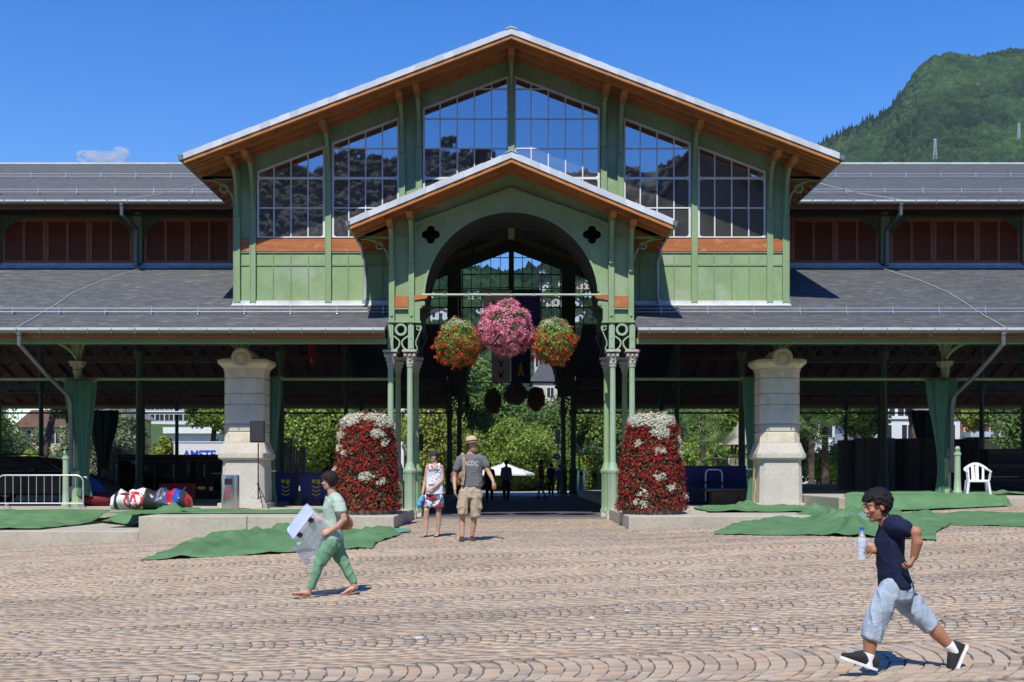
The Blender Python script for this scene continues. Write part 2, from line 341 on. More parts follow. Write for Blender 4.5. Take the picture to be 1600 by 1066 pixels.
# setts: arcs ")" in bands that run across the plaza
def make_setts():
    rng = np.random.RandomState(3)
    W = 1.62; tw = W/2; pitch = .115; near = []; far_v = []; far_t = []; cand = []
    y0 = 5.6; nb = int((31.2-y0)/W)+1
    for bnd in range(nb):
        yc = y0+W*(bnd+.5)
        hwmax = (yc+tw)*.455+1.2
        ph = rng.rand()*pitch; sag = .50+rng.rand()*.08; tc = .42*tw
        k0 = int((-hwmax-1)/pitch); k1 = int((hwmax+1)/pitch)
        wob = rng.rand()*6
        for k in range(k0, k1):
            t = -tw+rng.rand()*.05
            while t < tw:
                sl = abs(2*sag*(t-tc)/1.3)                       # dx/dt
                dt = (.12+rng.rand()*.09)/sqrt(1+sl*sl)
                t1 = min(tw, t+dt)
                if tw-t1 < .04: t1 = tw
                def f(tt, kk):
                    return kk*pitch+ph-sag*((tt-tc)/1.15)**2+.012*sin(kk*1.7+wob)+.02*sin(kk*.23+tt*1.3+wob)
                q = []
                for (tt, kk) in ((t, k), (t, k+1), (t1, k+1), (t1, k)): q.append((f(tt, kk), yc+tt))
                cx = sum(a for a, _ in q)/4; cy = sum(b_ for _, b_ in q)/4
                t = t1
                hw = cy*.455+.9
                if abs(cx) > hw or cy > 31.0 or cy < 5.7: continue
                if cy > 25.65 and (cx < -2.6 or 2.6 < cx < 8.1): continue
                if cy > 28.4 and cx > 8.0: continue
                if cy > 25.7 and cx < -8: continue
                q = [(a+rng.randn()*.005, b_+rng.randn()*.006) for a, b_ in q]
                z = zg(cx, cy)+rng.randn()*.0012; tilt = rng.randn(2)*.010
                g = .003+rng.rand()*.0025
                pw = abs(q[1][0]-q[0][0])
                ring = []; inn = []
                for a, b_ in q:
                    # wide joint between the arcs, tight joint inside an arc
                    sxn = 1 if cx > (q[0][0]+q[1][0])/2 else -1
                    i_ = q.index((a, b_)); ex = 1 if i_ in (0, 3) else -1; ey = 1 if i_ in (0, 1) else -1
                    slp = -2*sag*(b_-yc-tc)/1.3
                    o1 = (a+ex*g*1.2+ey*.001*slp, b_+ey*.001); o2 = (a+ex*(g*1.2+.003)+ey*.0018*slp, b_+ey*.0018)
                    ring.append((o1[0], o1[1], z-.010)); inn.append((o2[0], o2[1], z+.002+tilt[0]*(o2[0]-cx)+tilt[1]*(o2[1]-cy)))
                u = rng.rand()
                cand.append((cy, cx, ring+inn, u))
    cand.sort(key=lambda c: c[0])
    FQ = np.array([(4, 5, 6, 7), (0, 1, 5, 4), (1, 2, 6, 5), (2, 3, 7, 6), (3, 0, 4, 7)])
    cnt = 0; rest = []
    for c in cand:
        cy, cx = c[0], c[1]
        py = HZ-(c[2][4][2]-CZ)*F/cy; px = CX+cx*F/cy
        if cnt < 290 and 6 < px < 1594 and py < 1064:
            V = np.array(c[2])-np.array((cx, cy, 0))
            me = bpy.data.meshes.new('sett'); me.from_pydata([tuple(v) for v in V], [], [tuple(f) for f in FQ]); me.materials.append(SETTO)
            o = bpy.data.objects.new('sett', me); link(o, plaza); o.location = (cx, cy, 0); cnt += 1
        else: rest.append(c)
    V = np.array([c[2] for c in rest]).reshape(-1, 3); n = len(rest)
    Fa = (np.arange(n)[:, None, None]*8+FQ[None]).reshape(-1, 4)
    T = np.repeat([c[3] for c in rest], 8)
    o = np_mesh('setts', V, Fa, SETTM, plaza, T); o['kind'] = 'stuff'
    print('setts', n)
make_setts()
# ---------------------------------------------------------------- the market hall
YM = 46.3
hall = thing('market_hall', 'green iron and timber market hall with slate roofs and glazed gable', 'building', (0, YM, 0))
MIR = [False]
def hb(mb, name, mat, parent=None, **k):
    """build a hall piece; mirrored to the far side of the building when MIR is set"""
    if MIR[0]: mb.v = [(a, 2*YM-b, c) for a, b, c in mb.v]
    return mb.build(name, mat, parent or hall, **k)
def fill_curve(outer, holes, y0, y1, bev=0):
    cu = bpy.data.curves.new('c', 'CURVE'); cu.dimensions = '2D'; cu.fill_mode = 'BOTH'; cu.extrude = abs(y1-y0)/2
    for pl in [outer]+holes:
        sp = cu.splines.new('POLY'); sp.points.add(len(pl)-1); sp.use_cyclic_u = True
        for q, p in zip(sp.points, pl): q.co = (p[0], p[1], 0, 1)
    ob = bpy.data.objects.new('c', cu); COL.objects.link(ob)
    dg = bpy.context.evaluated_depsgraph_get(); me = ob.evaluated_get(dg).to_mesh()
    ym = (y0+y1)/2
    vs = [(v.co.x, ym-v.co.z, v.co.y) for v in me.vertices]; fs = [tuple(p.vertices) for p in me.polygons]
    ob.evaluated_get(dg).to_mesh_clear(); bpy.data.objects.remove(ob); bpy.data.curves.remove(cu)
    return vs, fs
def plate(mb, outer, holes, y0, y1):
    vs, fs = fill_curve(outer, holes, y0, y1); return mb.add(vs, fs)
def circ(cx, cz, r, n=20, a0=0, a1=2*pi):
    return [(cx+r*cos(a0+(a1-a0)*i/n), cz+r*sin(a0+(a1-a0)*i/n)) for i in range(n)]
def arcp(cx, cz, r, a0, a1, n=10):
    return [(cx+r*cos(radians(a0+(a1-a0)*i/n)), cz+r*sin(radians(a0+(a1-a0)*i/n))) for i in range(n+1)]
def ribbon(path, wd):
    """closed outline of a strip of width wd along a 2-D path"""
    L = []; R = []
    for i, p in enumerate(path):
        a = path[max(i-1, 0)]; b = path[min(i+1, len(path)-1)]; dx, dz = b[0]-a[0], b[1]-a[1]; l = sqrt(dx*dx+dz*dz)+1e-9
        nx, nz = -dz/l*wd/2, dx/l*wd/2; L.append((p[0]+nx, p[1]+nz)); R.append((p[0]-nx, p[1]-nz))
    return L+R[::-1]
def strip(mb, path, wd, y0, y1):
    """a bent bar in the x-z plane"""
    L = ribbon(path, wd); n = len(path)
    for i in range(n-1):
        mb.prism([L[i], L[i+1], L[2*n-2-i], L[2*n-1-i]], y0, y1)
    return mb
XS = [7.74, 12.5, 17.25, 22.0, 26.75, 31.5]

def slates(name, mat, parent, x0, x1, y0, z0, y1, z1, seed, keep=None, w_=.24, e=.125):
    """rows of slates on a slope rising from (y0,z0) to (y1,z1)"""
    rng = np.random.RandomState(seed); L = sqrt((y1-y0)**2+(z1-z0)**2); n = int(L/e); dy, dz = (y1-y0)/L, (z1-z0)/L
    V = []; T = []
    for r in range(n):
        s0 = r*e; s1 = s0+e+.012
        x = x0-rng.rand()*w_
        while x < x1:
            ww = w_*(.9+.2*rng.rand()); a, b = max(x, x0), min(x+ww-.006, x1); xm = (a+b)/2; x += ww
            if b-a < .02 or (keep and not keep(xm, y0+dy*s0)): continue
            h = .009+rng.rand()*.003; j = (rng.rand()-.5)*.006
            def pt(xx, s, off): return (xx, y0+dy*s-dz*off, z0+dz*s+dy*off)
            V += [pt(a, s0+j, h), pt(b, s0+j, h+rng.randn()*.0015), pt(b, s1, .004), pt(a, s1, .004), pt(a, s0+j, -.004), pt(b, s0+j, -.004)]
            u = rng.rand(); T += [u]*6
    V = np.array(V)
    if MIR[0]: V[:, 1] = 2*YM-V[:, 1]
    k = len(V)//6; i = np.arange(k)[:, None]*6
    Fq = np.concatenate([i+np.array([[0, 1, 2, 3]]), i+np.array([[4, 5, 1, 0]])])
    o = np_mesh(name, V, Fq, mat, parent, T); o['kind'] = 'stuff'; return o

def bracket_rail(parent, x0, x1, y, z, sp, ph, nm='snow_guard'):
    """two horizontal rails on small brackets, standing on the roof"""
    b = MB(); b.tube([(x0, y-.05, z+.16), (x1, y-.05, z+.16)], .016, 5); b.tube([(x0, y-.08, z+.06), (x1, y-.08, z+.06)], .016, 5)
    g = hb(b, nm, STEEL, parent)
    x = x0+((ph-x0) % sp); proto = None
    while x < x1:
        if proto is None:
            q = MB(); q.prism([(-.14, -.01), (.10, .05), (.10, .075), (-.05, .05), (-.05, .22), (-.07, .22), (-.08, .02)], -.012, .012, 'x')
            v = [(p[0]+x, p[1]+y, p[2]+z) for p in q.v]; q.v = v; proto = hb(q, 'guard_bracket', STEEL, g); px0 = x
        else: inst(proto, g, (x-px0, 0, 0))
        x += sp
    return g

def downpipe(pts, r=.055, mat=None, nm='downpipe'):
    b = MB(); b.tube(pts, r, 10)
    for t in (0, len(pts)-1):
        p = Vector(pts[t]); b.lathe([(r*1.25, -.05), (r*1.25, .05)], p, 10)
    return hb(b, nm, mat or GUTT, smooth=True)

def wing(sx, near=True):
    """one wing: lower roof, clerestory with shutters, upper roof (built for x>0 and flipped by sx)"""
    def xr(a, b): return (a*sx, b*sx) if sx > 0 else (b*sx, a*sx)
    XE = 32.0
    # lower roof
    a, b = xr(3.32, 7.95)
    def zl(y): return 6.11+.369*(y-33.2)
    def zu(y): return 9.96+.394*(y-37)
    m = MB()
    a, b = xr(3.32, XE)
    m.prism([(30.2, zl(30.2)-.07), (33.24, zl(33.24)-.07), (33.24, zl(33.24)-.02), (30.2, zl(30.2)-.02)], a, b, 'x')
    a, b = xr(8.05, XE)
    m.prism([(33.24, zl(33.24)-.07), (38.72, zl(38.72)-.07), (38.72, zl(38.72)-.02), (33.24, zl(33.24)-.02)], a, b, 'x')
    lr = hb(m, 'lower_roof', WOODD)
    a, b = xr(3.32, XE)
    def keep(x, y): return y < 33.1 or abs(x) > 8.0
    if near: slates('slates', SLATEW, lr, a, b, 30.16, zl(30.16), 38.66, zl(38.66), 5+sx, keep)
    else:
        m = MB(); m.prism([(30.2, zl(30.2)-.015), (38.7, zl(38.7)-.015), (38.7, zl(38.7)+.01), (30.2, zl(30.2)+.01)], a, b, 'x'); hb(m, 'slates', SLATEU, lr)
    # rafters below
    m = MB(); x = 3.7
    while x < XE:
        xx = x*sx; y1 = 33.2 if x < 8 else 38.6
        m.prism([(30.4, zl(30.4)-.20), (y1, zl(y1)-.20), (y1, zl(y1)-.075), (30.4, zl(30.4)-.075)], xx-.05, xx+.05, 'x'); x += .95
    m.box(a, b, 31.6, 31.74, zl(31.67)-.36, zl(31.67)-.2); m.box(*xr(8.1, XE), 36.0, 36.14, zl(36)-.36, zl(36)-.2)
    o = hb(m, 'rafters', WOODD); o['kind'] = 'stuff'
    # eave metalwork
    m = MB(); m.box(a, b, 30.11, 30.20, zl(30.2)-.02, zl(30.2)+.045); hb(m, 'eave_flashing', FLASH)
    m = MB(); pts = [(30.1+.085*cos(t), zl(30.2)-.03+.085*sin(t)) for t in [pi+i*pi/8 for i in range(9)]]
    pts2 = [(30.1+.075*cos(t), zl(30.2)-.03+.075*sin(t)) for t in [pi+i*pi/8 for i in range(9)]][::-1]
    for i in range(8): m.prism([pts[i], pts[i+1], pts2[7-i], pts2[8-i]], a, b, 'x')
    x = 3.6
    while x < XE: m.box(x*sx-.012, x*sx+.012, 30.0, 30.02, zl(30.2)-.12, zl(30.2)+.0); x += .62
    hb(m, 'gutter', GUTT)
    m = MB(); m.box(a, b, 30.21, 30.27, zl(30.2)-.21, zl(30.2)-.09); hb(m, 'fascia_board', WOODB)
    m = MB(); m.box(a, b, 30.45, 30.6, zl(30.2)-.34, zl(30.2)-.20); hb(m, 'eave_beam', GREEN)
    if near: bracket_rail(hall, a, b, 31.9, zl(31.9), 1.28, .3)
    # wall plate beam and tie rod on the column line
    m = MB(); m.box(*xr(3.4, XE), 33.12, 33.28, 5.55, 5.75); hb(m, 'wall_plate', GREEN_SHADE)
    m = MB(); m.tube([(3.3*sx, 33.2, 3.95 if near else 4.3), (XE*sx, 33.2, 3.95 if near else 4.3)], .045, 8); hb(m, 'tie_rod', GREEN if near else GREEN_SHADE, smooth=True)
    # columns of the wing: front row and clerestory row
    for i, X in enumerate(XS):
        wing_column(X*sx, 33.2, near, TZ if (sx < 0 or X < 8) else .64)
        inner_column(X*sx, 38.7, TZ if (sx < 0 or X < 8) else .64)
    # lattice girder between inner columns
    m = MB(); z0, z1 = 5.0, 5.5; x = 8.0
    m.box(*xr(7.9, XE), 38.66, 38.74, z0-.07, z0); m.box(*xr(7.9, XE), 38.66, 38.74, z1, z1+.07)
    while x < XE-.4:
        for (p, q) in (((x, z0), (x+.475, z1)), ((x+.475, z0), (x, z1))): m.bar((p[0]*sx, 38.7, p[1]), (q[0]*sx, 38.7, q[1]), .035, .035)
        x += .475
    hb(m, 'lattice_girder', GREEN_SHADE)
    # clerestory
    a, b = xr(7.98, XE)
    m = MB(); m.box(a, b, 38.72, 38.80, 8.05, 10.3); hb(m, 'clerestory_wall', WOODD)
    m = MB(); m.prism([(38.5, zl(38.5)+.012), (38.72, zl(38.5)+.03), (38.72, 8.30), (38.66, 8.30), (38.64, 8.2)], a, b, 'x'); hb(m, 'clerestory_flashing', FLASH)
    bays = [(7.98, 12.5), (12.5, 17.25), (17.25, 22.0)]
    for (u, v) in bays:
        u0 = u+.19 if u > 8 else u+.02; v0 = v-.19; n = 3; wd = (v-.19-(v-4.75+.19))/n; e = v0
        for k in range(n):
            hi = e-k*wd; lo = hi-wd
            if lo < u0: lo = u0
            if near: shutter(lo*sx, hi*sx, 8.30, 9.80)
        if near: clerestory_arch(u if u > 8 else v-4.75, v, sx)
        m = MB(); xx = v*sx; m.box(xx-.14, xx+.14, 38.50, 38.72, 8.25, 9.95); hb(m, 'clerestory_post', GREEN if near else GREEN_SHADE)
    # girder above the shutters
    m = MB(); z0, z1 = 9.86, 10.14; x = 8.0
    m.box(a, b, 38.44, 38.54, z0-.06, z0); m.box(a, b, 38.44, 38.54, z1, z1+.04)
    while x < XE-.4:
        m.bar((x*sx, 38.49, z0), ((x+.36)*sx, 38.49, z1), .03, .03); m.bar(((x+.36)*sx, 38.49, z0), (x*sx, 38.49, z1), .03, .03); x += .36
    hb(m, 'clerestory_girder', GREEN_SHADE)
    # upper roof
    a, b = xr(7.9, XE)
    def keep2(x, y): return abs(x) > 8.4
    m = MB(); m.prism([(37.0, zu(37)-.07), (46.3, zu(46.3)-.07), (46.3, zu(46.3)-.02), (37.0, zu(37)-.02)], a, b, 'x'); ur = hb(m, 'upper_roof', WOODD)
    if near: slates('slates', SLATE, ur, a, b, 36.96, zu(36.96), 46.28, zu(46.28), 9+sx, keep2)
    m = MB(); x = 8.3
    while x < XE:
        m.prism([(37.1, zu(37.1)-.19), (46.2, zu(46.2)-.19), (46.2, zu(46.2)-.075), (37.1, zu(37.1)-.075)], x*sx-.05, x*sx+.05, 'x'); x += .95
    o = hb(m, 'rafters', WOODD); o['kind'] = 'stuff'
    m = MB(); m.box(a, b, 36.9, 37.0, zu(37)-.05, zu(37)+.03); hb(m, 'eave_flashing', FLASH)
    m = MB(); pts = [(36.9+.09*cos(t), zu(37)-.04+.09*sin(t)) for t in [pi+i*pi/6 for i in range(7)]]; m.prism(pts, a, b, 'x')
    x = 8.3
    while x < XE: m.box(x*sx-.012, x*sx+.012, 36.79, 36.81, zu(37)-.12, zu(37)+.04); x += .66
    hb(m, 'gutter', GUTT)
    m = MB(); m.box(a, b, 37.02, 37.08, zu(37)-.24, zu(37)-.10); hb(m, 'fascia_board', M('stained_fascia', (.26, .10, .04), .6, .2, 3))
    if near:
        bracket_rail(hall, a, b, 38.4, zu(38.4), 1.28, .9); bracket_rail(hall, a, b, 42.2, zu(42.2), 1.28, .35)
        m = MB(); m.box(*xr(8.3, XE), 46.18, 46.42, zu(46.3)-.02, zu(46.3)+.05); hb(m, 'ridge_cap', FLASH)
        # downpipes and lightning cables
        X = 12.5*sx
        downpipe([(X-.02*sx, 36.9, zu(37)-.1), (X-.02*sx, 36.9, zu(37)-.42), (X-.02*sx+.02, 38.3, 9.35), (X, 38.42, 9.0), (X, 38.42, 8.2)], .065)
        X = 12.86*sx
        downpipe([(X, 30.1, 4.9), (X, 30.1, 4.62), (X-.1*sx, 31.6, 3.95), (X-.22*sx, 32.85, 3.45), (X-.26*sx, 32.95, 3.2), (X-.26*sx, 32.95, 1.3)], .06)
        for pts in ([(12.35, 38.25, 8.02), (12.9, 36.4, zl(36.4)+.04), (13.15, 34.6, zl(34.6)+.04), (13.0, 32.2, zl(32.2)+.04), (12.95, 30.2, zl(30.2)+.06)],
                    [(8.9, 43.6, zu(43.6)+.05), (10.9, 40.6, zu(40.6)+.05), (11.6, 38.3, zu(38.3)+.05), (12.5, 36.95, zu(37)+.04)]):
            m = MB(); q = []
            for i in range(len(pts)-1):
                for k in range(6):
                    t = k/6; p = [pts[i][c]*(1-t)+pts[i+1][c]*t for c in range(3)]; q.append((p[0]*sx+random.uniform(-.02, .02), p[1], p[2]))
            q.append((pts[-1][0]*sx, pts[-1][1], pts[-1][2])); m.tube(q, .009, 5); hb(m, 'lightning_cable', M('zinc_cable', (.6, .6, .6), .5))

def shutter(xa, xb, z0, z1):
    if xa > xb: xa, xb = xb, xa
    w_ = xb-xa
    if w_ < .5: return
    m = MB(); fr = .10; y0, y1 = 38.60, 38.70; xm = (xa+xb)/2
    m.box(xa+.005, xa+fr, y0, y1, z0, z1); m.box(xb-fr, xb-.005, y0, y1, z0, z1); m.box(xm-.045, xm+.045, y0, y1, z0, z1)
    for (p, q) in ((xa+fr, xm-.045), (xm+.045, xb-fr)):
        m.box(p, q, y0, y1, z0, z0+.05); m.box(p, q, y0, y1, z1-.14, z1)
    s = hb(m, 'shutter', SHUT)
    for (p, q) in ((xa+fr, xm-.045), (xm+.045, xb-fr)):
        m = MB(); n = 22; h = (z1-.14-z0-.05)/n
        for i in range(n):
            z = z0+.05+h*i; m.prism([(38.615, z+.004), (38.625, z), (38.675, z+h*.95), (38.665, z+h)], p, q, 'x')
        o = hb(m, 'louvre_slats', SHUT, s); o['kind'] = 'stuff'

def clerestory_arch(u, v, sx):
    """rounded iron spandrels with round holes over the shutter corners"""
    for (xc, d) in ((u+.14, 1), (v-.14, -1)):
        if xc < 8.3: continue
        zt = 9.82; r = .95
        out = [(xc*sx, zt-r-.12), (xc*sx, zt)]+[((xc+d*(r+.25))*sx, zt)]
        arc = [((xc+d*(r-r*cos(a)*1.0+.02))*sx, zt-.05-r+r*sin(a)) for a in [pi/2*(1-i/10) for i in range(11)]]
        holes = []
        for (hx, hz, hr) in ((.13, -.13, .075), (.34, -.10, .06), (.10, -.34, .06), (.50, -.075, .035), (.075, -.52, .035)):
            holes.append(circ((xc+d*hx)*sx, zt+hz, hr, 12))
        m = MB(); plate(m, out+arc, holes, 38.56, 38.60); hb(m, 'arch_spandrel', M_('green_spandrel_iron'))

_mc = {}
def M_(n):
    if n not in _mc: _mc[n] = {'green_spandrel_iron': lambda: M('green_spandrel_iron', (.09, .15, .09), .5, .15, 3)}[n]()
    return _mc[n]

def column(x, y, zb, zcap, ztop, pale, nm='column', sh=.08, ped=True, stone=True, zped=1.33):
    """cast column: octagonal pedestal, slim shaft, capital"""
    mt = GREENC if pale else GREEN_SHADE
    m = MB(); pr = []
    if ped:
        m.lathe([(.19, zb+.10), (.19, zb+.18), (.16, zb+.22), (.155, zb+.3), (.155, zped-.16), (.17, zped-.13), (.19, zped-.10), (.19, zped-.04), (.15, zped)], (x, y, 0), 8, pi/8)
        m.lathe([(.15, zped), (.125, zped+.05), (.12, zped+.1), (.09, zped+.16), (sh*1.02, zped+.2), (sh*.92, zcap-.08), (sh*1.15, zcap-.06), (sh*1.15, zcap)], (x, y, 0), 16)
    else:
        m.lathe([(sh*1.5, zb), (sh*1.5, zb+.12), (sh, zb+.2), (sh*.92, zcap-.08), (sh*1.2, zcap-.05), (sh*1.2, zcap)], (x, y, 0), 12)
    c = hb(m, nm, mt, smooth=35)
    if stone and ped: m = MB(); m.bbox(x-.17, x+.17, y-.17, y+.17, zb-.05, zb+.10, .01); hb(m, 'stone_foot', ROUGHG, c)
    return c
def capital(x, y, z0, z1, c, pale=True, wd=.2):
    m = MB(); h = z1-z0
    m.lathe([(.095, z0), (.11, z0+.03), (.10, z0+.05), (.12, z0+h*.45), (.16, z0+h*.75)], (x, y, 0), 14)
    m.bbox(x-wd, x+wd, y-wd, y+wd, z1-.07, z1, .012)
    for i in range(4):
        a = pi/4+i*pi/2; cx, cy = x+.17*cos(a), y+.17*sin(a); m.sphere((cx, cy, z0+h*.62), .055, 8, 6, (1, 1, 1.1))
        a = i*pi/2; m.sphere((x+.135*cos(a), y+.135*sin(a), z0+h*.6), .045, 8, 6); m.sphere((x+.115*cos(a), y+.115*sin(a), z0+h*.32), .035, 6, 5)
    hb(m, 'capital', STONEC if pale else GREEN_SHADE, c, smooth=35)

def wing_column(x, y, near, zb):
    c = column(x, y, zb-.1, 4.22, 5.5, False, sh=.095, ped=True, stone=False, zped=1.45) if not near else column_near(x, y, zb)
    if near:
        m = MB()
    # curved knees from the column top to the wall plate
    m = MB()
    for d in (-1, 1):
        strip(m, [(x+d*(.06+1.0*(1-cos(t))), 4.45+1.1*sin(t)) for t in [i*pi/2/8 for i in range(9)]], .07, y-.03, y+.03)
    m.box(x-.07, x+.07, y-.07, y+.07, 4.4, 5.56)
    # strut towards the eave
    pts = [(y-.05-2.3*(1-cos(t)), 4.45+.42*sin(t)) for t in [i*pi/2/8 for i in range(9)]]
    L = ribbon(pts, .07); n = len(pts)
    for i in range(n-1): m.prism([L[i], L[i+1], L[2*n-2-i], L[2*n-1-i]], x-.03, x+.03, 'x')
    hb(m, 'knee_brace', GREEN if near else GREEN_SHADE, c)
def column_near(x, y, zb):
    m = MB(); zb -= .02
    m.lathe([(.20, zb), (.20, zb+.12), (.16, zb+.18), (.155, zb+.9), (.19, zb+.97), (.19, zb+1.04), (.13, zb+1.1)], (x, y, 0), 8, pi/8)
    m.lathe([(.13, zb+1.1), (.11, zb+1.2), (.10, 4.1), (.13, 4.15), (.13, 4.2)], (x, y, 0), 16)
    c = hb(m, 'column', GREEN, smooth=35); capital(x, y, 4.18, 4.46, c, True, .19); return c
def inner_column(x, y, zb):
    m = MB(); m.lathe([(.17, zb-.1), (.17, zb+.5), (.12, zb+.6), (.10, 4.9), (.2, 5.3), (.1, 5.5), (.10, 9.85)], (x, y, 0), 12)
    for d in (-1, 1): strip(m, [(x+d*(.06+.7*(1-cos(t))), 4.2+.8*sin(t)) for t in [i*pi/2/6 for i in range(7)]], .05, y-.03, y+.03)
    hb(m, 'column', GREEN_SHADE, smooth=35)

# ---- gable of the pavilion
AP = 13.21; SL = .381
def under(x): return AP-SL*abs(x)
def wtop(x): return 12.71-SL*abs(x)
def clip_top(xa, xb, z0, z1, f):
    """the quad xa..xb, z0..z1 cut by the sloping line z<=f(x)"""
    fa, fb = f(xa), f(xb)
    if max(fa, fb) <= z0+.02: return None
    if fa >= z1 and fb >= z1: return [(xa, z0), (xb, z0), (xb, z1), (xa, z1)]
    pl = [(xa, z0), (xb, z0)]
    xc = lambda z: xa+(xb-xa)*(z-fa)/(fb-fa)
    if fb <= z0: pl[1] = (xc(z0), z0)
    elif fb < z1: pl.append((xb, fb))
    else: pl += [(xb, z1), (xc(z1), z1)]
    if fa <= z0: pl[0] = (xc(z0), z0)
    elif fa < z1: pl.append((xa, fa))
    elif fb < z1: pl += [(xc(z1), z1), (xa, z1)]
    return pl
def gable(near):
    g1 = GREEN if near else GREEN_SHADE; g2 = GREEN2 if near else GREEN_SHADE; wf = WHITEF if near else IRON_SHADE  # far gable is coloured as a backlit silhouette, white frames included
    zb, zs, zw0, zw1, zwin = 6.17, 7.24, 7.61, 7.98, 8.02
    YW = 33.2
    m = MB()
    for s in (-1, 1):
        for (a, b) in ((7.97, 7.40), (3.20, 2.60)):
            x0, x1 = sorted((a*s, b*s)); m.prism([(x0, zb), (x1, zb), (x1, under(x1)), (x0, under(x0))], YW+.02, YW+.06)
    # sheets above and below the windows
    wins = []
    for s in (-1, 1):
        for (a, b, n) in ((7.33, 5.37, 4), (5.17, 3.23, 4), (2.55, .075, 5)):
            x0, x1 = sorted((a*s, b*s)); wins.append((x0, x1, n))
        for (a, b) in ((7.40, 5.30), (5.30, 3.20), (2.60, 0)):
            x0, x1 = sorted((a*s, b*s)); m.prism([(x0, wtop(x0)+.0), (x1, wtop(x1)+.0), (x1, under(x1)), (x0, under(x0))], YW+.02, YW+.06)
            if a > 2.7: m.prism([(x0, zb), (x1, zb), (x1, zwin-.02), (x0, zwin-.02)], YW+.03, YW+.06)
            elif s > 0: q = MB(); q.box(-2.58, 2.58, YW-.03, YW-.015, 7.95, 8.36); hb(q, 'arch_shade_plate', IRON_SHADE)  # added dark plate: hides the window feet, stands for shade above the arch
    wall = hb(m, 'gable_wall', g2)
    # window frames and panes
    for (x0, x1, n) in wins:
        pw = (x1-x0)/n; rows = [zwin+.857*k for k in range(7)]
        m = MB(); d0, d1 = YW-.012, YW+.045
        for i in range(n+1):
            x = x0+pw*i; hw = .03 if i in (0, n) else .017; xc = min(max(x, x0+.03), x1-.03) if i in (0, n) else x
            m.prism([(xc-hw, zwin), (xc+hw, zwin), (xc+hw, wtop(xc+hw)-.01), (xc-hw, wtop(xc-hw)-.01)], d0+.004, d1)
        for k, z in enumerate(rows):
            if z > max(wtop(x0), wtop(x1)): continue
            hh = .034 if k in (0, 2) else .018
            xa, xb = x0, x1
            if wtop(x0) < z: xa = x0+(x1-x0)*(z-wtop(x0))/(wtop(x1)-wtop(x0))
            if wtop(x1) < z: xb = x0+(x1-x0)*(z-wtop(x0))/(wtop(x1)-wtop(x0))
            m.box(xa, xb, d0, d1-.005, z-(0 if k == 0 else hh), z+hh)
        m.prism([(x0, wtop(x0)-.05), (x1, wtop(x1)-.05), (x1, wtop(x1)+.015), (x0, wtop(x0)+.015)], d0-.003, d1-.008)
        for (cx_, dx) in ((x0+.05, 1), (x1-.05, -1)):                      # rounded corners of the glazed fields
            for (cz, dz) in ((zwin+.03, 1), (rows[2]-.03, -1), (rows[2]+.03, 1)):
                if cz+.1*dz > wtop(cx_): continue
                m.prism([(cx_, cz), (cx_+.09*dx, cz), (cx_+.03*dx, cz+.03*dz), (cx_, cz+.09*dz)], d0+.008, d1-.012)
        wn = hb(m, 'window', wf)
        share = {}
        for i in range(n):
            for k in range(6):
                pl = clip_top(x0+pw*i+.012, x0+pw*(i+1)-.012, rows[k]+.012, rows[k+1]-.012, lambda x: wtop(x)-.03)
                if not pl or len(pl) < 3: continue
                full = len(pl) == 4 and abs(pl[2][1]-pl[3][1]) < 1e-6
                if full and 'f' in share:
                    o0, ax, az = share['f']; inst(o0, wn, (pl[0][0]-ax, 0, pl[0][1]-az)); continue
                q = MB(); q.prism(pl, YW+.012, YW+.018); o = hb(q, 'pane', GLASSN if near else GLASSF, wn)
                if full: share['f'] = (o, pl[0][0], pl[0][1])
    # posts
    posts = [7.90, 7.44, 5.27, 3.145, 2.66]; cons = []
    for X in [0]+[p*s for p in posts for s in (-1, 1)]:
        hw = .075 if abs(X) < 7.8 else .085
        z0 = zb-.02 if X else 7.97
        m = MB(); m.prism([(X-hw, z0), (X+hw, z0), (X+hw, min(under(X-hw), under(X+hw))-.01), (X-hw, min(under(X-hw), under(X+hw))-.01)], YW-.075, YW+.015)
        m.box(X-hw-.012, X-hw+.008, YW-.09, YW-.0, z0, under(X)-.35); m.box(X+hw-.008, X+hw+.012, YW-.09, YW-.0, z0, under(X)-.35)
        po = hb(m, 'post', g1)
        # curved console up to the purlin
        zt = under(X)-.27
        pts = [(YW-.06-.55*(1-cos(t)), zt-1.15+1.15*sin(t)) for t in [i*pi/2/8 for i in range(9)]]
        m = MB(); L = ribbon(pts, .10); n = len(pts)
        for i in range(n-1): m.prism([L[i], L[i+1], L[2*n-2-i], L[2*n-1-i]], X-.05, X+.05, 'x')
        m.box(X-.065, X+.065, YW-.13, YW-.02, zt-1.3, zt-1.12)
        hb(m, 'console', g1, po)
        m = MB(); u = under(X)-.13
        m.prism([(YW-.02, u-.17), (YW-1.05, u-.17), (YW-1.22, u-.04), (YW-1.22, u), (YW-.02, u)], X-.085, X+.085, 'x'); hb(m, 'purlin_end', WOOD, po)
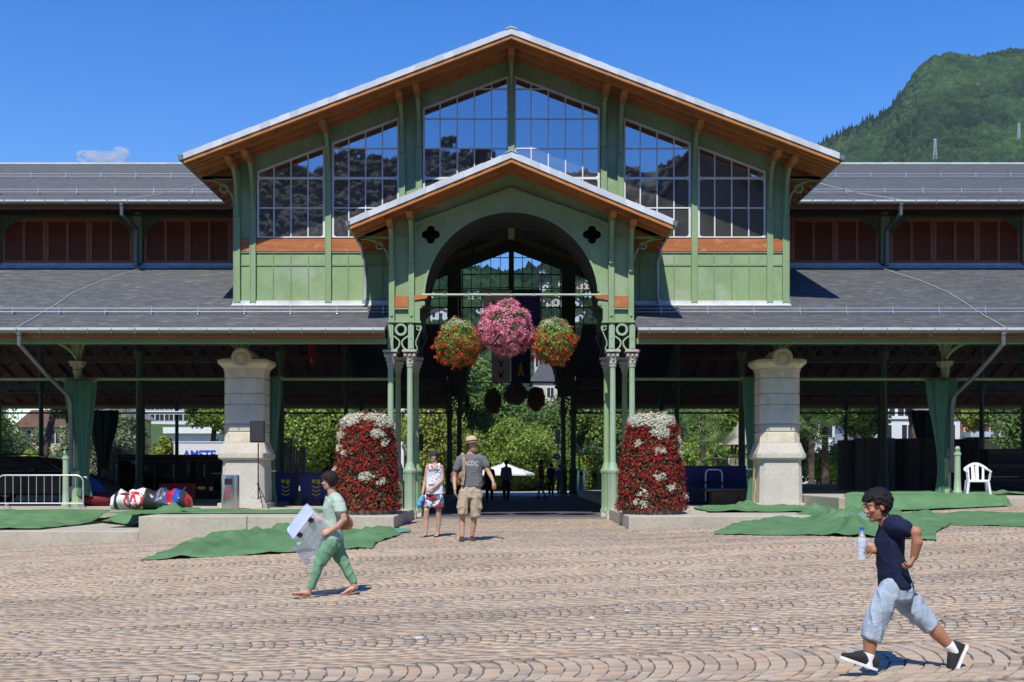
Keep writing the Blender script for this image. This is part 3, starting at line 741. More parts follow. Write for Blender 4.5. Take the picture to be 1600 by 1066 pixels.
    # small green sheets with ribs, wood band
    for s in (-1, 1):
        for (a, b, n) in ((7.82, 7.52, 1), (7.37, 5.345, 4), (5.195, 3.22, 4), (2.585, .075, 5)):
            x0, x1 = sorted((a*s, b*s)); pw = (x1-x0)/n
            if n == 5:
                if near:
                    for i in range(1, n):
                        x = x0+pw*i; m = MB(); m.box(x-.006, x+.006, YW+.008, YW+.019, wtop(x)+.03, under(x)-.14); hb(m, 'seam', g1, wall)
                continue
            m = MB(); m.bbox(x0, x1, YW-.045, YW+.028, zw0, zw1, .008); hb(m, 'wood_band', WOODB, wall)
            m = MB(); m.box(x0, x1, YW-.03, YW+.029, zw0-.035, zw0-.003); m.box(x0, x1, YW-.02, YW+.029, zs-.03, zs+.012); hb(m, 'rail', g1, wall)
            pw = (x1-x0)/n
            for i in range(n):
                for (za, zc) in ((zb+.02, zs-.035), (zs+.015, zw0-.04)):
                    m = MB(); m.bbox(x0+pw*i+.012, x0+pw*(i+1)-.012, YW+.004, YW+.029, za, zc, .006); hb(m, 'wall_panel', g2, wall)
                if i: m = MB(); m.box(x0+pw*i-.010, x0+pw*i+.010, YW-.015, YW+.028, zb, zw0-.04); hb(m, 'rib', g1, wall)
            if near:                                                     # seams of the sheets above the windows
                for i in range(1, n):
                    x = x0+pw*i; m = MB(); m.box(x-.006, x+.006, YW+.008, YW+.019, wtop(x)+.03, under(x)-.14); hb(m, 'seam', g1, wall)
    if near:
        for s in (-1, 1):
            x0, x1 = sorted((8.02*s, 3.3*s)); m = MB(); m.prism([(YW-.28, zb-.145), (YW-.06, zb-.06), (YW-.05, zb+.03), (YW+.02, zb+.03), (YW+.02, zb-.2)], x0, x1, 'x'); hb(m, 'base_flashing', FLASH)
    # side walls of the pavilion
    for s in (-1, 1):
        x0, x1 = sorted((7.97*s, 7.89*s)); m = MB(); m.box(x0, x1, YW+.06, 38.7, 5.9, under(7.97)); m.box(x0, x1, 38.7, YM+.0, 10.4, under(7.97)); hb(m, 'side_wall', g2)
def verge(front, back, ap, slope, hw, n, thick, ztop, near=True):
    """two-sided roof: timber deck, slates, zinc verge plates, barge boards, rafters"""
    m = MB()
    m.prism([(-hw, ap-slope*hw), (0, ap), (hw, ap-slope*hw), (hw, ap-slope*hw+.04), (0, ap+.04), (-hw, ap-slope*hw+.04)], front+.10, back); rf = hb(m, 'roof', WOOD)
    m = MB(); m.prism([(-hw-.05, ap-slope*hw+.045), (0, ap+.045), (hw+.05, ap-slope*hw+.045), (hw+.05, ap-slope*hw+thick-.02), (0, ap+thick-.02), (-hw-.05, ap-slope*hw+thick-.02)], front+.14, back)
    hb(m, 'slates', SLATEU, rf)
    if near:
        ca = 1/sqrt(1+slope*slope)
        for s in (-1, 1):
            for i in range(n):
                xa, xb = hw*i/n, hw*(i+1)/n+.01; j = .006*(i % 2)+random.uniform(0, .003)
                za, zc = ap-slope*xa, ap-slope*xb
                m = MB(); m.prism([(xa*s, za-.0), (xb*s, zc-.0), (xb*s, zc+thick+j), (xa*s, za+thick+j+.004)], front-j, front+.30)
                hb(m, 'verge_plate', ZINCP, rf)
        m = MB(); m.prism([(-.16, ap-slope*.16+thick+.012), (0, ap+thick+.012), (.16, ap-slope*.16+thick+.012), (.16, ap-slope*.16+thick+.05), (0, ap+thick+.06), (-.16, ap-slope*.16+thick+.05)], front-.02, front+.4); hb(m, 'ridge_plate', ZINC, rf)
    for k, (y, h) in enumerate(((front+.03, .11), (front+.52, .13), (front+1.02, .13), (front+1.5, .12))):
        if y > 33.1: break
        for s in (-1, 1):
            m = MB(); m.prism([(0, ap-h), (0, ap-.003), (hw*s, ap-slope*hw-.003), (hw*s, ap-slope*hw-h)], y, y+.08); hb(m, 'barge_board' if k == 0 else 'rafter', WOOD, rf)
    return rf
def pavilion(near):
    rf = verge(31.4, YM, AP, SL, 8.94, 34, .16, 13.37, near)
    gable(near)
    # side eaves: rafters, gutter, corner lattice
    for s in (-1, 1):
        m = MB(); y = 31.6
        while y < 37.5: m.prism([(7.9*s, under(7.9)-.14), (8.93*s, under(8.93)-.14), (8.93*s, under(8.93)-.004), (7.9*s, under(7.9)-.004)], y, y+.09); y += .62
        o = hb(m, 'eave_rafters', WOOD, rf); o['kind'] = 'stuff'
        m = MB(); x0, x1 = sorted((8.94*s, 9.10*s)); z = under(8.94)
        m.prism([(x0, z+.10), (x0+.03, z-.03), (x1-.03, z-.03), (x1, z+.10)], 31.38, YM); hb(m, 'side_gutter', GUTT, rf)
        m = MB()
        for X in (8.2,): m.box(*sorted((7.98*s, 8.9*s)), 33.12, 33.2, 9.70, 9.77)
        strip(m, [((7.98+.9*(1-cos(t)))*s, 8.95+.75*sin(t)) for t in [i*pi/2/8 for i in range(9)]], .06, 33.12, 33.2)
        plate(m, circ(8.27*s, 9.42, .14, 14), [circ(8.27*s, 9.42, .09, 14)], 33.13, 33.19)
        hb(m, 'corner_lattice', GREEN if near else GREEN_SHADE, rf)
        m = MB(); m.bar((7.97*s, 33.16, under(7.97)-.45), (8.9*s, 33.16, 9.72), .08, .10); hb(m, 'corner_strut', GREEN if near else GREEN_SHADE, rf)
    # inner trusses, seen dark through the arch
    m = MB()
    for y in (36.0, 38.7, 42.5):
        for s in (-1, 1):
            m.bar((0, y, AP-.15), (7.8*s, y, under(7.8)-.15), .16, .22); m.tube([(0, y, 9.9), (7.7*s, y, 9.9-.25)], .02, 6)
        m.tube([(0, y, AP-.2), (0, y, 9.9)], .02, 6)
    hb(m, 'roof_truss', GREEN_SHADE, rf)
    m = MB()
    for s in (-1, 1):
        for X in (1.9, 4.0, 6.0): m.box(X*s-.06, X*s+.06, 33.3, YM, under(X)-.22, under(X)-.003)
    hb(m, 'purlins', WOODD, rf)

# ---- porch
PA = 9.40; PS = .415; PW = 4.18
def punder(x): return PA-PS*abs(x)
def quatre(cx, cz, r):
    pl = []
    for i in range(4):
        a = i*pi/2; ox, oz = cx+r*.62*cos(a), cz+r*.62*sin(a)
        for k in range(9):
            t = a-radians(105)+radians(210)*k/8; pl.append((ox+r*.55*cos(t), oz+r*.55*sin(t)))
    return pl
def porch(near):
    g1 = GREEN if near else GREEN_SHADE; g2 = GREEN2 if near else GREEN_SHADE; gc = near
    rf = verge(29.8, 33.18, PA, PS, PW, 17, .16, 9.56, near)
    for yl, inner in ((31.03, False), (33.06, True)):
        gg1, gg2 = (g1, g2) if not inner else (GREEN_SHADE, GREEN_SHADE)  # inner frame repeats the front one with porch shade in its colours
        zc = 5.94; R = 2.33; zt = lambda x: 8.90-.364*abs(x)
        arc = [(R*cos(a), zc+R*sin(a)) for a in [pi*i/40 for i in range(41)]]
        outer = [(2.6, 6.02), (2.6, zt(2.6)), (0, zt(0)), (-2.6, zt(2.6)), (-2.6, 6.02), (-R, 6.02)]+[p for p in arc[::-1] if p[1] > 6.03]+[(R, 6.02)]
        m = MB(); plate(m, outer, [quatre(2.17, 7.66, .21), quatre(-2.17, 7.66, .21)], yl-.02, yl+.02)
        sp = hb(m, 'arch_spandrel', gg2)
        m = MB()
        for i in range(40):
            a0, a1 = pi*i/40, pi*(i+1)/40
            if zc+R*sin(a0) < 6.0: continue
            q = [(R*cos(a0), zc+R*sin(a0)), ((R+.05)*cos(a0), zc+(R+.05)*sin(a0)), ((R+.05)*cos(a1), zc+(R+.05)*sin(a1)), (R*cos(a1), zc+R*sin(a1))]; m.prism(q, yl-.05, yl+.06)
        hb(m, 'arch_moulding', gg1, sp)
        m = MB()
        for s in (-1, 1): plate(m, circ(2.17*s, 7.66, .31, 28), [circ(2.17*s, 7.66, .265, 28)], yl-.045, yl-.018)
        hb(m, 'rosette_ring', gg1, sp)
        if not inner:
            m = MB()
            for s in (-1, 1): m.prism([(0, zt(0)-.03), (0, zt(0)+.03), (2.6*s, zt(2.6)+.03), (2.6*s, zt(2.6)-.03)], yl-.045, yl-.018)
            hb(m, 'sloping_rail', gg1, sp)
            m = MB()
            for s in (-1, 1): m.prism([(0, zt(0)-.02), (0, punder(0)), (3.2*s, punder(3.2)), (3.2*s, 7.70), (2.6*s, zt(2.6)-.02)], yl+.08, yl+.12)
            hb(m, 'upper_boarding', gg2, sp)
        for s in (-1, 1):
            # posts, panel between, timber block
            for (a, b) in ((3.29, 3.14), (2.76, 2.61)):
                x0, x1 = sorted((a*s, b*s)); xm = (x0+x1)/2
                m = MB(); m.box(x0, x1, yl-.11, yl+.10, 5.28, punder(xm)-.14); m.box(x0-.02, x1+.02, yl-.13, yl+.10, 5.28, 5.33); po = hb(m, 'post', gg1)
                m = MB(); m.lathe([(.0001, 0), (.035, 0.001), (.035, .02), (.02, .035), (.0001, .04)], (0, 0, 0), 10)
                m.v = [(xm+q[0], yl-.11-q[2], 5.47+q[1]) for q in m.v]; hb(m, 'bolt', gg1, po)
                if not inner:
                    m = MB(); zt_ = punder(xm)-.30
                    pts = [(yl-.10-.42*(1-cos(t)), zt_-1.0+1.0*sin(t)) for t in [i*pi/2/8 for i in range(9)]]; L = ribbon(pts, .11); n = len(pts)
                    for i in range(n-1): m.prism([L[i], L[i+1], L[2*n-2-i], L[2*n-1-i]], xm-.05, xm+.05, 'x')
                    m.box(xm-.06, xm+.06, yl-.18, yl-.1, zt_-1.12, zt_-.95); hb(m, 'console', gg1, po)
                    m = MB(); u = punder(xm)-.14; m.prism([(yl, u-.16), (yl-.72, u-.16), (yl-.86, u-.05), (yl-.86, u), (yl, u)], xm-.08, xm+.08, 'x'); hb(m, 'purlin_end', WOOD, po)
            x0, x1 = sorted((3.14*s, 2.76*s))
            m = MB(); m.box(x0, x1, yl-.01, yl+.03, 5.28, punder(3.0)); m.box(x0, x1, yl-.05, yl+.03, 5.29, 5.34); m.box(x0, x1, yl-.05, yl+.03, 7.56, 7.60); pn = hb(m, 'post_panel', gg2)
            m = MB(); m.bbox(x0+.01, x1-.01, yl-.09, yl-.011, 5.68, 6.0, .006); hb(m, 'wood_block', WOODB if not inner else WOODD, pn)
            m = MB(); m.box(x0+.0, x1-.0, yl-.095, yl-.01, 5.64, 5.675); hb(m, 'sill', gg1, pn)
            # impost cornice towards the arch
            m = MB(); m.prism([(2.6*s, 5.88), (2.30*s, 5.92), (2.24*s, 5.99), (2.24*s, 6.015), (2.6*s, 6.015)], yl-.14, yl+.14); im = hb(m, 'impost_cap', WOODB if not inner else WOODD)
            m = MB(); m.prism([(2.6*s, 5.28), (2.42*s, 5.28), (2.46*s, 5.36), (2.46*s, 5.66), (2.40*s, 5.70), (2.32*s, 5.80), (2.34*s, 5.875), (2.6*s, 5.875)], yl-.10, yl+.10)
            m.tube([(2.37*s, yl-.125, 5.79), (2.37*s, yl+.125, 5.79)], .055, 12); hb(m, 'impost_scroll', gg1, im)
            # ornamental bracket frames above the capitals
            m = MB(); zc0, zc1 = 4.55, 5.27
            for X in (3.25, 2.70):
                m.box(X*s-.075, X*s+.075, yl-.08, yl+.08, zc0, zc1); m.box(X*s-.05, X*s+.05, yl-.10, yl-.08, zc0+.04, zc0+.25); m.box(X*s-.028, X*s+.028, yl-.095, yl-.08, zc0+.3, zc1-.02)
            cx_ = 2.975*s; cz = 5.10
            plate(m, circ(cx_, cz, .165, 20), [circ(cx_, cz, .115, 20)], yl-.05, yl+.03)
            plate(m, circ(cx_, cz, .118, 20), [circ(cx_, cz, .100, 20)], yl-.03, yl+.01)
            for d in (-1, 1):
                strip(m, [(cx_+d*(.20-.17*sin(t)), cz-.17-.17*(t/(pi/2))) for t in [i*pi/2/6 for i in range(7)]], .04, yl-.045, yl+.02)
                strip(m, [(cx_+d*(.03+.17*(1-cos(t))), cz-.34-.21*sin(t)) for t in [i*pi/2/6 for i in range(7)]], .04, yl-.045, yl+.02)
            # s-scroll towards the arch
            px_ = 2.60*s; q = -s
            sc_ = [(px_+q*(.10+.075*cos(a)), 5.13+.075*sin(a)) for a in [radians(a_) for a_ in range(-200, 61, 26)]]
            strip(m, [(px_+q*(.10+.05*cos(a)), 5.14+.05*sin(a)) for a in [radians(a_) for a_ in range(-180, 160, 28)]], .025, yl-.05, yl+.02)
            strip(m, [(px_+q*(.10+.08*cos(a)), 5.15+.08*sin(a)) for a in [radians(a_) for a_ in range(150, -40, -24)]]+[(px_+q*.10, 4.95), (px_+q*.035, 4.80), (px_+q*.03, 4.70), (px_+q*.07, 4.6), (px_+q*.07, 4.56)], .025, yl-.05, yl+.02)
            br = hb(m, 'ornamental_bracket', GREENC if (near and not inner) else GREEN_SHADE)
            for X in (3.25, 2.73):
                c = column(X*s, yl, 0, 4.16, 4.5, near, sh=.083, zped=1.36)
                if near and inner: c.data.materials[0] = GREEN
                capital(X*s, yl, 4.16, 4.55, c, near, .20)
    # lining of the porch vault, tie rod
    m = MB(); R = 2.39; zc = 5.94
    for i in range(40):
        a0, a1 = pi*i/40, pi*(i+1)/40
        m.prism([(R*cos(a0), zc+R*sin(a0)), ((R+.02)*cos(a0), zc+(R+.02)*sin(a0)), ((R+.02)*cos(a1), zc+(R+.02)*sin(a1)), (R*cos(a1), zc+R*sin(a1))], 31.09, 33.03)
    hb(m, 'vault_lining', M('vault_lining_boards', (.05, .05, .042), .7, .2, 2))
    m = MB()
    for s in (-1, 1): x0, x1 = sorted((3.30*s, 3.24*s)); m.box(x0, x1, 31.2, 33.0, 5.3, punder(3.3))
    hb(m, 'porch_side', g2)
    m = MB(); m.tube([(-2.4, 30.98, 6.035), (2.4, 30.98, 6.035)], .032, 8)
    for i in range(7): m.lathe([(.045, -.03), (.045, .03)], (-1.8+i*.6, 30.98, 6.035), 8)
    hb(m, 'tie_rod', GREENC if near else GREEN_SHADE, smooth=True)
    # side eaves
    for s in (-1, 1):
        m = MB(); x0, x1 = sorted((PW*s, (PW+.13)*s)); z = punder(PW); m.prism([(x0, z+.10), (x0+.03, z-.03), (x1-.03, z-.03), (x1, z+.10)], 29.78, 33.1); hb(m, 'side_gutter', GUTT, rf)
        m = MB(); y = 30.2
        while y < 33: m.prism([(3.35*s, punder(3.35)-.12), (4.17*s, punder(4.17)-.12), (4.17*s, punder(4.17)-.004), (3.35*s, punder(3.35)-.004)], y, y+.08); y += .55
        o = hb(m, 'eave_rafters', WOOD, rf); o['kind'] = 'stuff'
        m = MB(); m.box(*sorted((3.3*s, 4.1*s)), 31.0, 31.07, 7.55, 7.61)
        strip(m, [((3.3+.78*(1-cos(t)))*s, 6.95+.62*sin(t)) for t in [i*pi/2/8 for i in range(9)]], .05, 31.0, 31.07)
        plate(m, circ(3.55*s, 7.36, .11, 14), [circ(3.55*s, 7.36, .07, 14)], 31.0, 31.06); hb(m, 'corner_lattice', g1, rf)
        if near: downpipe([(4.25*s, 32.9, 7.66), (4.25*s, 32.9, 7.45), (4.18*s, 33.0, 7.3), (4.18*s, 33.0, 6.3), (4.18*s, 32.8, 6.12)], .05, ZINC)

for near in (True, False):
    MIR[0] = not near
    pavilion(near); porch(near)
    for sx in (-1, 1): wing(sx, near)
MIR[0] = False
# ---------------------------------------------------------------- vegetation helpers
LEAFC = {
 'pine': [(0, (.07, .12, .03)), (.5, (.14, .22, .05)), (1, (.26, .34, .08))],
 'bright': [(0, (.10, .17, .03)), (.5, (.20, .30, .05)), (1, (.36, .46, .10))],
 'mid': [(0, (.06, .12, .035)), (.5, (.12, .21, .055)), (1, (.22, .32, .09))],
 'olive': [(0, (.09, .12, .06)), (.5, (.18, .23, .12)), (1, (.32, .37, .20))],
 'yellowish': [(0, (.13, .16, .03)), (.5, (.25, .30, .06)), (1, (.40, .44, .11))],
 'dark': [(0, (.012, .022, .010)), (.5, (.02, .035, .015)), (1, (.035, .055, .02))],
 'palm': [(0, (.08, .15, .05)), (.5, (.17, .28, .09)), (1, (.32, .44, .16))],
 'red': [(0, (.10, .03, .02)), (.6, (.22, .07, .05)), (1, (.33, .13, .09))]}
LM = {k: M_tint('leaves_'+k, v, .6, 0, 1, 'attr', 0, translucent=.35) for k, v in LEAFC.items()}
BARK = M('bark', (.10, .07, .05), .95, .3, 4, .8, 20)
def leaf_cloud(rng, cents, rads, n, size, asp=1.8, flat=0.0):
    """n leaf quads spread on and in the clumps; returns V, F, tint"""
    k = rng.randint(0, len(cents), n); C_ = cents[k]; R = rads[k]
    d = rng.randn(n, 3); d /= np.linalg.norm(d, axis=1)[:, None]+1e-9; d[:, 2] *= (1-flat)
    r = R[:, None]*(.45+.6*rng.rand(n, 1)**.6) if np.ndim(R) == 1 else R*(.45+.6*rng.rand(n, 1)**.6)
    p = C_+d*r
    nrm = d*.8+rng.randn(n, 3)*.7+np.array([0, 0, .35]); nrm /= np.linalg.norm(nrm, axis=1)[:, None]
    a = np.cross(nrm, rng.randn(n, 3)); a /= np.linalg.norm(a, axis=1)[:, None]+1e-9; b = np.cross(nrm, a)
    s = size*(.6+.8*rng.rand(n, 1)); a *= s*asp/2; b *= s/2
    V = np.stack([p-a, p-b, p+a, p+b], 1).reshape(-1, 3)
    Fq = np.arange(n*4).reshape(-1, 4)
    ct = rng.rand(len(cents)); T = np.clip(.55*ct[k]+.45*rng.rand(n), 0, 1)
    return V, Fq, np.repeat(T, 4)
def clumps(rng, n, c, r, shell=.55):
    d = rng.randn(n, 3); d /= np.linalg.norm(d, axis=1)[:, None]
    rr = (shell+(1-shell)*rng.rand(n, 1)**.7); return np.array(c)+d*rr*np.array(r)
_seed = [100]
def tree(name, label, cat, x, y, h, rw, ch, kind='mid', n=9000, leaf=.16, group=None, trunk=.16, lean=0, nc=26, zb=0, cr=.34, depth=None, asp=1.8, limbs=6, flat=0):
    """h total height, rw crown radius, ch crown height"""
    _seed[0] += 1; rng = np.random.RandomState(_seed[0])
    t = thing(name, label, cat, (x, y, zb), group)
    c = np.array([x+lean, y, zb+h-ch/2]); cc = clumps(rng, nc, c, (rw*.82, (depth or rw)*.82, ch/2*.82))
    rd = (cr*min(rw, ch*.7))*(.65+.7*rng.rand(nc))
    V, Fq, T = leaf_cloud(rng, cc, rd, n, leaf, asp, flat)
    m = MB(); z1 = zb+h-ch*.75
    p = [Vector((x, y, zb-.1)), Vector((x+lean*.35+.1*rng.randn(), y, zb+(z1-zb)*.55)), Vector((x+lean*.8, y, z1)), Vector((x+lean, y, zb+h-ch*.35))]
    m.tube(p, [trunk*1.25, trunk, trunk*.85, trunk*.3], 8)
    for i in range(limbs):
        e = Vector(cc[i % nc]); s = p[2].lerp(p[3], rng.rand()*.8); mid = s.lerp(e, .5)+Vector((0, 0, -.08*rw)); m.tube([s, mid, e], [trunk*.42, trunk*.28, trunk*.1], 6)
    m.build('trunk', BARK, t, smooth=True)
    o = np_mesh('crown', V, Fq, LM[kind], t, T); o['kind'] = 'stuff'
    return t
def bush(name, label, cat, x, y, h, rx, ry, kind='mid', n=5000, leaf=.12, group=None, zb=0, nc=18):
    _seed[0] += 1; rng = np.random.RandomState(_seed[0]); t = thing(name, label, cat, (x, y, zb), group)
    cc = clumps(rng, nc, (x, y, zb+h*.48), (rx*.8, ry*.8, h*.42), .3); rd = .33*min(rx, h)*(.7+.6*rng.rand(nc))
    V, Fq, T = leaf_cloud(rng, cc, rd, n, leaf)
    V[:, 2] = np.maximum(V[:, 2], zb+.02)
    o = np_mesh('foliage', V, Fq, LM[kind], t, T); o['kind'] = 'stuff'
    m = MB(); 
    for i in range(5): m.tube([(x+.1*rng.randn(), y+.1*rng.randn(), zb-.05), (x+rx*.3*rng.randn(), y+ry*.3*rng.randn(), zb+h*.5)], [.04, .02], 5)
    m.build('stem', BARK, t); return t
def palm(label, x, y, h, rf, kind='palm', n=34):
    _seed[0] += 1; rng = np.random.RandomState(_seed[0]); t = thing('palm_tree', label, 'palm tree', (x, y, 0))
    m = MB(); pr = []; z = 0
    while z < h: pr += [(.17+.02*(len(pr) % 4 < 2), z)]; z += .12
    m.lathe(pr, (x, y, 0), 10); m.build('trunk', BARK, t)
    V = []; T = []
    for i in range(n):
        a = rng.rand()*2*pi; el = radians(rng.uniform(-25, 75)); L = rf*(.8+.4*rng.rand()); dr = rng.uniform(.5, 1.1)
        base = Vector((x, y, h)); dx = Vector((cos(a)*cos(el), sin(a)*cos(el), sin(el))); tt = rng.rand()
        # fan palm: stalk then radiating blades
        st = base+dx*L*.55+Vector((0, 0, -.1*dr)); side = dx.cross(Vector((0, 0, 1))).normalized(); up = side.cross(dx)
        for k in range(14):
            b = radians(-80+160*k/13); d = (dx*cos(b)+side*sin(b)).normalized(); tip = st+d*L*.5*(1-.15*abs(b))+Vector((0, 0, -.22*L*dr*(.4+abs(b)*.4)))
            wv = d.cross(up).normalized()*.028; mid = st.lerp(tip, .5)+Vector((0, 0, .05)); V += [st, mid-wv, tip, mid+wv]; T += [tt*.6+.4*rng.rand()]*4
        wv = side*.02; V += [base-wv, base+wv, st+wv, st-wv]; T += [.3]*4
    V = np.array([tuple(v) for v in V]); o = np_mesh('fronds', V, np.arange(len(V)).reshape(-1, 4), LM[kind], t, T); o['kind'] = 'stuff'
    return t

# ---------------------------------------------------------------- mountain and far hills
def interp(pts, x):
    if x <= pts[0][0]: return pts[0][1]
    for (a, b), (c, d) in zip(pts, pts[1:]):
        if x <= c: return b+(d-b)*(x-a)/(c-a)
    return pts[-1][1]
FOREST = M_tint('forest_canopy', [(0, (.007, .018, .008)), (.4, (.018, .042, .013)), (.8, (.028, .062, .02)), (1, (.045, .078, .024))], .9, .6, .25, 'attr', .35, .12, spec=.1)
ROCKG = M('mountain_ground', (.02, .045, .018), .95, .4, .01, spec=.05)
ICO = None
def ico():
    bm = bmesh.new(); bmesh.ops.create_icosphere(bm, subdivisions=1, radius=1); V = np.array([v.co[:] for v in bm.verts]); Fq = np.array([[v.index for v in f.verts] for f in bm.faces]); bm.free(); return V, Fq
def blobs(name, pts, rad, mat, seed, parent=None, zsc=1.2):
    rng = np.random.RandomState(seed); V0, F0 = ico(); n = len(pts); k = len(V0)
    j = 1+.28*rng.randn(n, k, 1).clip(-1.5, 1.5)
    V = V0[None]*j*rad[:, None, None]*np.array([1, 1, zsc])*(.8+.4*rng.rand(n, 1, 3))+pts[:, None]
    Fq = (np.arange(n)[:, None, None]*k+F0[None]).reshape(-1, 3); big = np.array([noise.noise(Vector(q*.012))+.6*noise.noise(Vector(q*.05)) for q in pts]); T = np.repeat(np.clip(.55*rng.rand(n)+.22+.75*big, 0, 1), k)
    return np_mesh(name, V.reshape(-1, 3), Fq, mat, parent, T)
# outline of the mountain, as seen, at 1800 m (one photograph row = one metre there)
MT = [(200, 1150), (500, 640), (760, 450), (900, 412), (1050, 350), (1180, 275), (1275, 224), (1330, 197), (1382, 174), (1402, 152), (1418, 128), (1430, 112), (1440, 96), (1462, 82), (1487, 77), (1505, 82), (1530, 84), (1556, 76), (1600, 71), (1700, 58), (1900, 90), (2300, 140), (2900, 100), (4000, 300)]
MT = [(a-CX, HZ-b+CZ) for a, b in MT]
def mz(x, y):
    """height of the mountain side at (x,y)"""
    top = max(0, interp(MT, x*1800/max(y, 900)))
    k = sst(650, 1800, y)**.8 if y < 1800 else 1-sst(1800, 3600, y)*.6
    k = k*.93+.07*((y-650)/1150 if y < 1800 else 1)
    k *= min(1, y/1800)
    return -8+top*k*(1+(.12*noise.noise(Vector((x*.006, y*.006, 0)))+.03*noise.noise(Vector((x*.03, y*.03, 3))))*(1-k))-6*k
xs = list(range(-800, 2600, 26)); ys = list(range(650, 1801, 26))+[1900, 2200, 2600, 3200, 3600]
def build_mt():
    nx, ny = len(xs), len(ys); V = np.array([(x*max(y, 900)/1800, y, mz(x*max(y, 900)/1800, y)) for y in ys for x in xs])
    i = np.arange(nx-1)[None, :]; j = np.arange(ny-1)[:, None]; a = (j*nx+i).ravel()
    o = np_mesh('mountain', V, np.stack([a, a+1, a+1+nx, a+nx], 1), ROCKG, None, smooth=True); tag(o, 'steep wooded mountain rising to a blunt rocky summit behind the right wing', kind='structure')
    rng = np.random.RandomState(5); pts = []; R = []
    while len(pts) < 26000:
        y = 700+1120*rng.rand()**.8; px = rng.uniform(1225, 1660); x = (px-CX)*y/F; z = mz(x, y); py = HZ-(z-CZ)*F/y
        if py > 275 or py < 55: continue
        r = 2.6+4.4*rng.rand()**1.5; pts.append((x, y, z+r*.25)); R.append(r)
    for k in range(170):                                                 # pointed firs along the skyline
        px = rng.uniform(1265, 1440); y = rng.uniform(1740, 1800); x = (px-CX)*y/F; 
    o = blobs('forest', np.array(pts), np.array(R), FOREST, 6); tag(o, 'dense broadleaf forest covering the mountain side', kind='stuff')
    m = MB()
    for k in range(120):
        px = rng.uniform(1262, 1425); y = rng.uniform(1700, 1800); x = (px-CX)*y/F; z = mz(x, y); h = 12+12*rng.rand(); m.lathe([(3.2, 0), (2.6, h*.3), (1.6, h*.6), (.2, h)], (x, y, z), 6)
    o = m.build('treeline', FOREST, fix=False); tag(o, 'pointed firs standing along the mountain ridge', kind='stuff')
build_mt()
# rocks showing near the summit
m = MB(); rng = np.random.RandomState(8)
for k in range(26):
    px = 1440+12*rng.randn(); py = 146-.9*(px-1440)+6*rng.randn(); 
    y = 1760.; x = (px-CX)*y/F; z = CZ+(HZ-py)*y/F; m.sphere((x, y-46, z), 3.0+2*rng.rand(), 6, 4, (1, 1, 1.6))
o = m.build('cliff', M('cliff_rock', (.16, .145, .12), .95, .3, .1)); tag(o, 'grey rock face just below the summit', kind='structure')
def pylon(px, py, h, D, label):
    y = D; x = (px-CX)*y/F; z = CZ+(HZ-py)*y/F; t = thing('pylon', label, 'pylon', (x, y, z), 'lattice pylons on the mountain'); w_ = h*.09
    m = MB()
    for a in (-1, 1):
        for b in (-1, 1): m.bar((x+a*w_, y+b*w_, z-4), (x+a*.5, y+b*.5, z+h), .30, .30)
    m.build('mast', GALV, t); m = MB()
    for k in range(8):
        za, zb_ = z+h*k/8, z+h*(k+1)/8; wa, wb = w_*(1-k/8)+.5, w_*(1-(k+1)/8)+.5
        m.bar((x-wa, y-w_, za), (x+wb, y-w_, zb_), .2, .2); m.bar((x+wa, y-w_, za), (x-wb, y-w_, zb_), .2, .2)
    m.build('lattice', GALV, t); m = MB()
    for k in (.75, .95): m.bar((x-h*.13, y, z+h*k), (x+h*.13, y, z+h*k), .35, .35)
    m.build('crossarm', GALV, t)
pylon(1461, 243, 17, 1180, 'lower lattice pylon standing among trees near the foot of the mountain')
pylon(1592, 211, 12, 1180, 'upper lattice pylon in the forest, farther up the slope')

# middle hills with the town, seen through the far gable
HL = [(300, 390), (600, 404), (690, 412), (735, 420), (780, 428), (812, 430), (850, 420), (885, 412), (930, 404), (1000, 396), (1150, 380), (1400, 370)]
HL = [(a-CX, (HZ-b)) for a, b in HL]
def hz_(x, y): 
    top = interp(HL, x*1800/max(y, 300))*.5-3
    return -1+top*min(1, ((y-180)/720.))**1.0*(1+.03*noise.noise(Vector((x*.02, y*.02, 0))))
xs = list(range(-560, 640, 12)); ys = list(range(180, 901, 24))+[1000, 1100]
def build_h():
    nx, ny = len(xs), len(ys); V = np.array([(x*max(y, 300)/1800, y, hz_(x*max(y, 300)/1800, y)-(0 if y <= 900 else (y-900)*.4)) for y in ys for x in xs])
    i = np.arange(nx-1)[None, :]; j = np.arange(ny-1)[:, None]; a = (j*nx+i).ravel()
    o = np_mesh('hill', V, np.stack([a, a+1, a+1+nx, a+nx], 1), M('hill_grass', (.05, .09, .025), .95, .3, .03), None, smooth=True); tag(o, 'green hillside with scattered houses beyond the hall', kind='structure')
    rng = np.random.RandomState(15); pts = []; R = []
    while len(pts) < 5000:
        y = 190+710*rng.rand()**.9; px = rng.uniform(600, 1010); x = (px-CX)*y/F; z = hz_(x, y); r = (1.6+2.4*rng.rand())*(1 if y < 700 else 1.5); pts.append((x, y, z+r*.3)); R.append(r)
    o = blobs('forest', np.array(pts), np.array(R), FOREST, 16); tag(o, 'woods and gardens on the hillside beyond the hall', kind='stuff')
build_h()
RENDER = M_tint('house_render', [(0, (.62, .58, .50)), (.35, (.70, .68, .64)), (.6, (.62, .47, .33)), (.8, (.60, .54, .44)), (1, (.72, .70, .66))], .9, .2, 5, 'object', .08)
RTILE = M('house_roof_tiles', (.20, .11, .085), .9, .25, 1.5)
WDARK = M('dark_window_glass', (.03, .035, .04), .2, .2, 3)
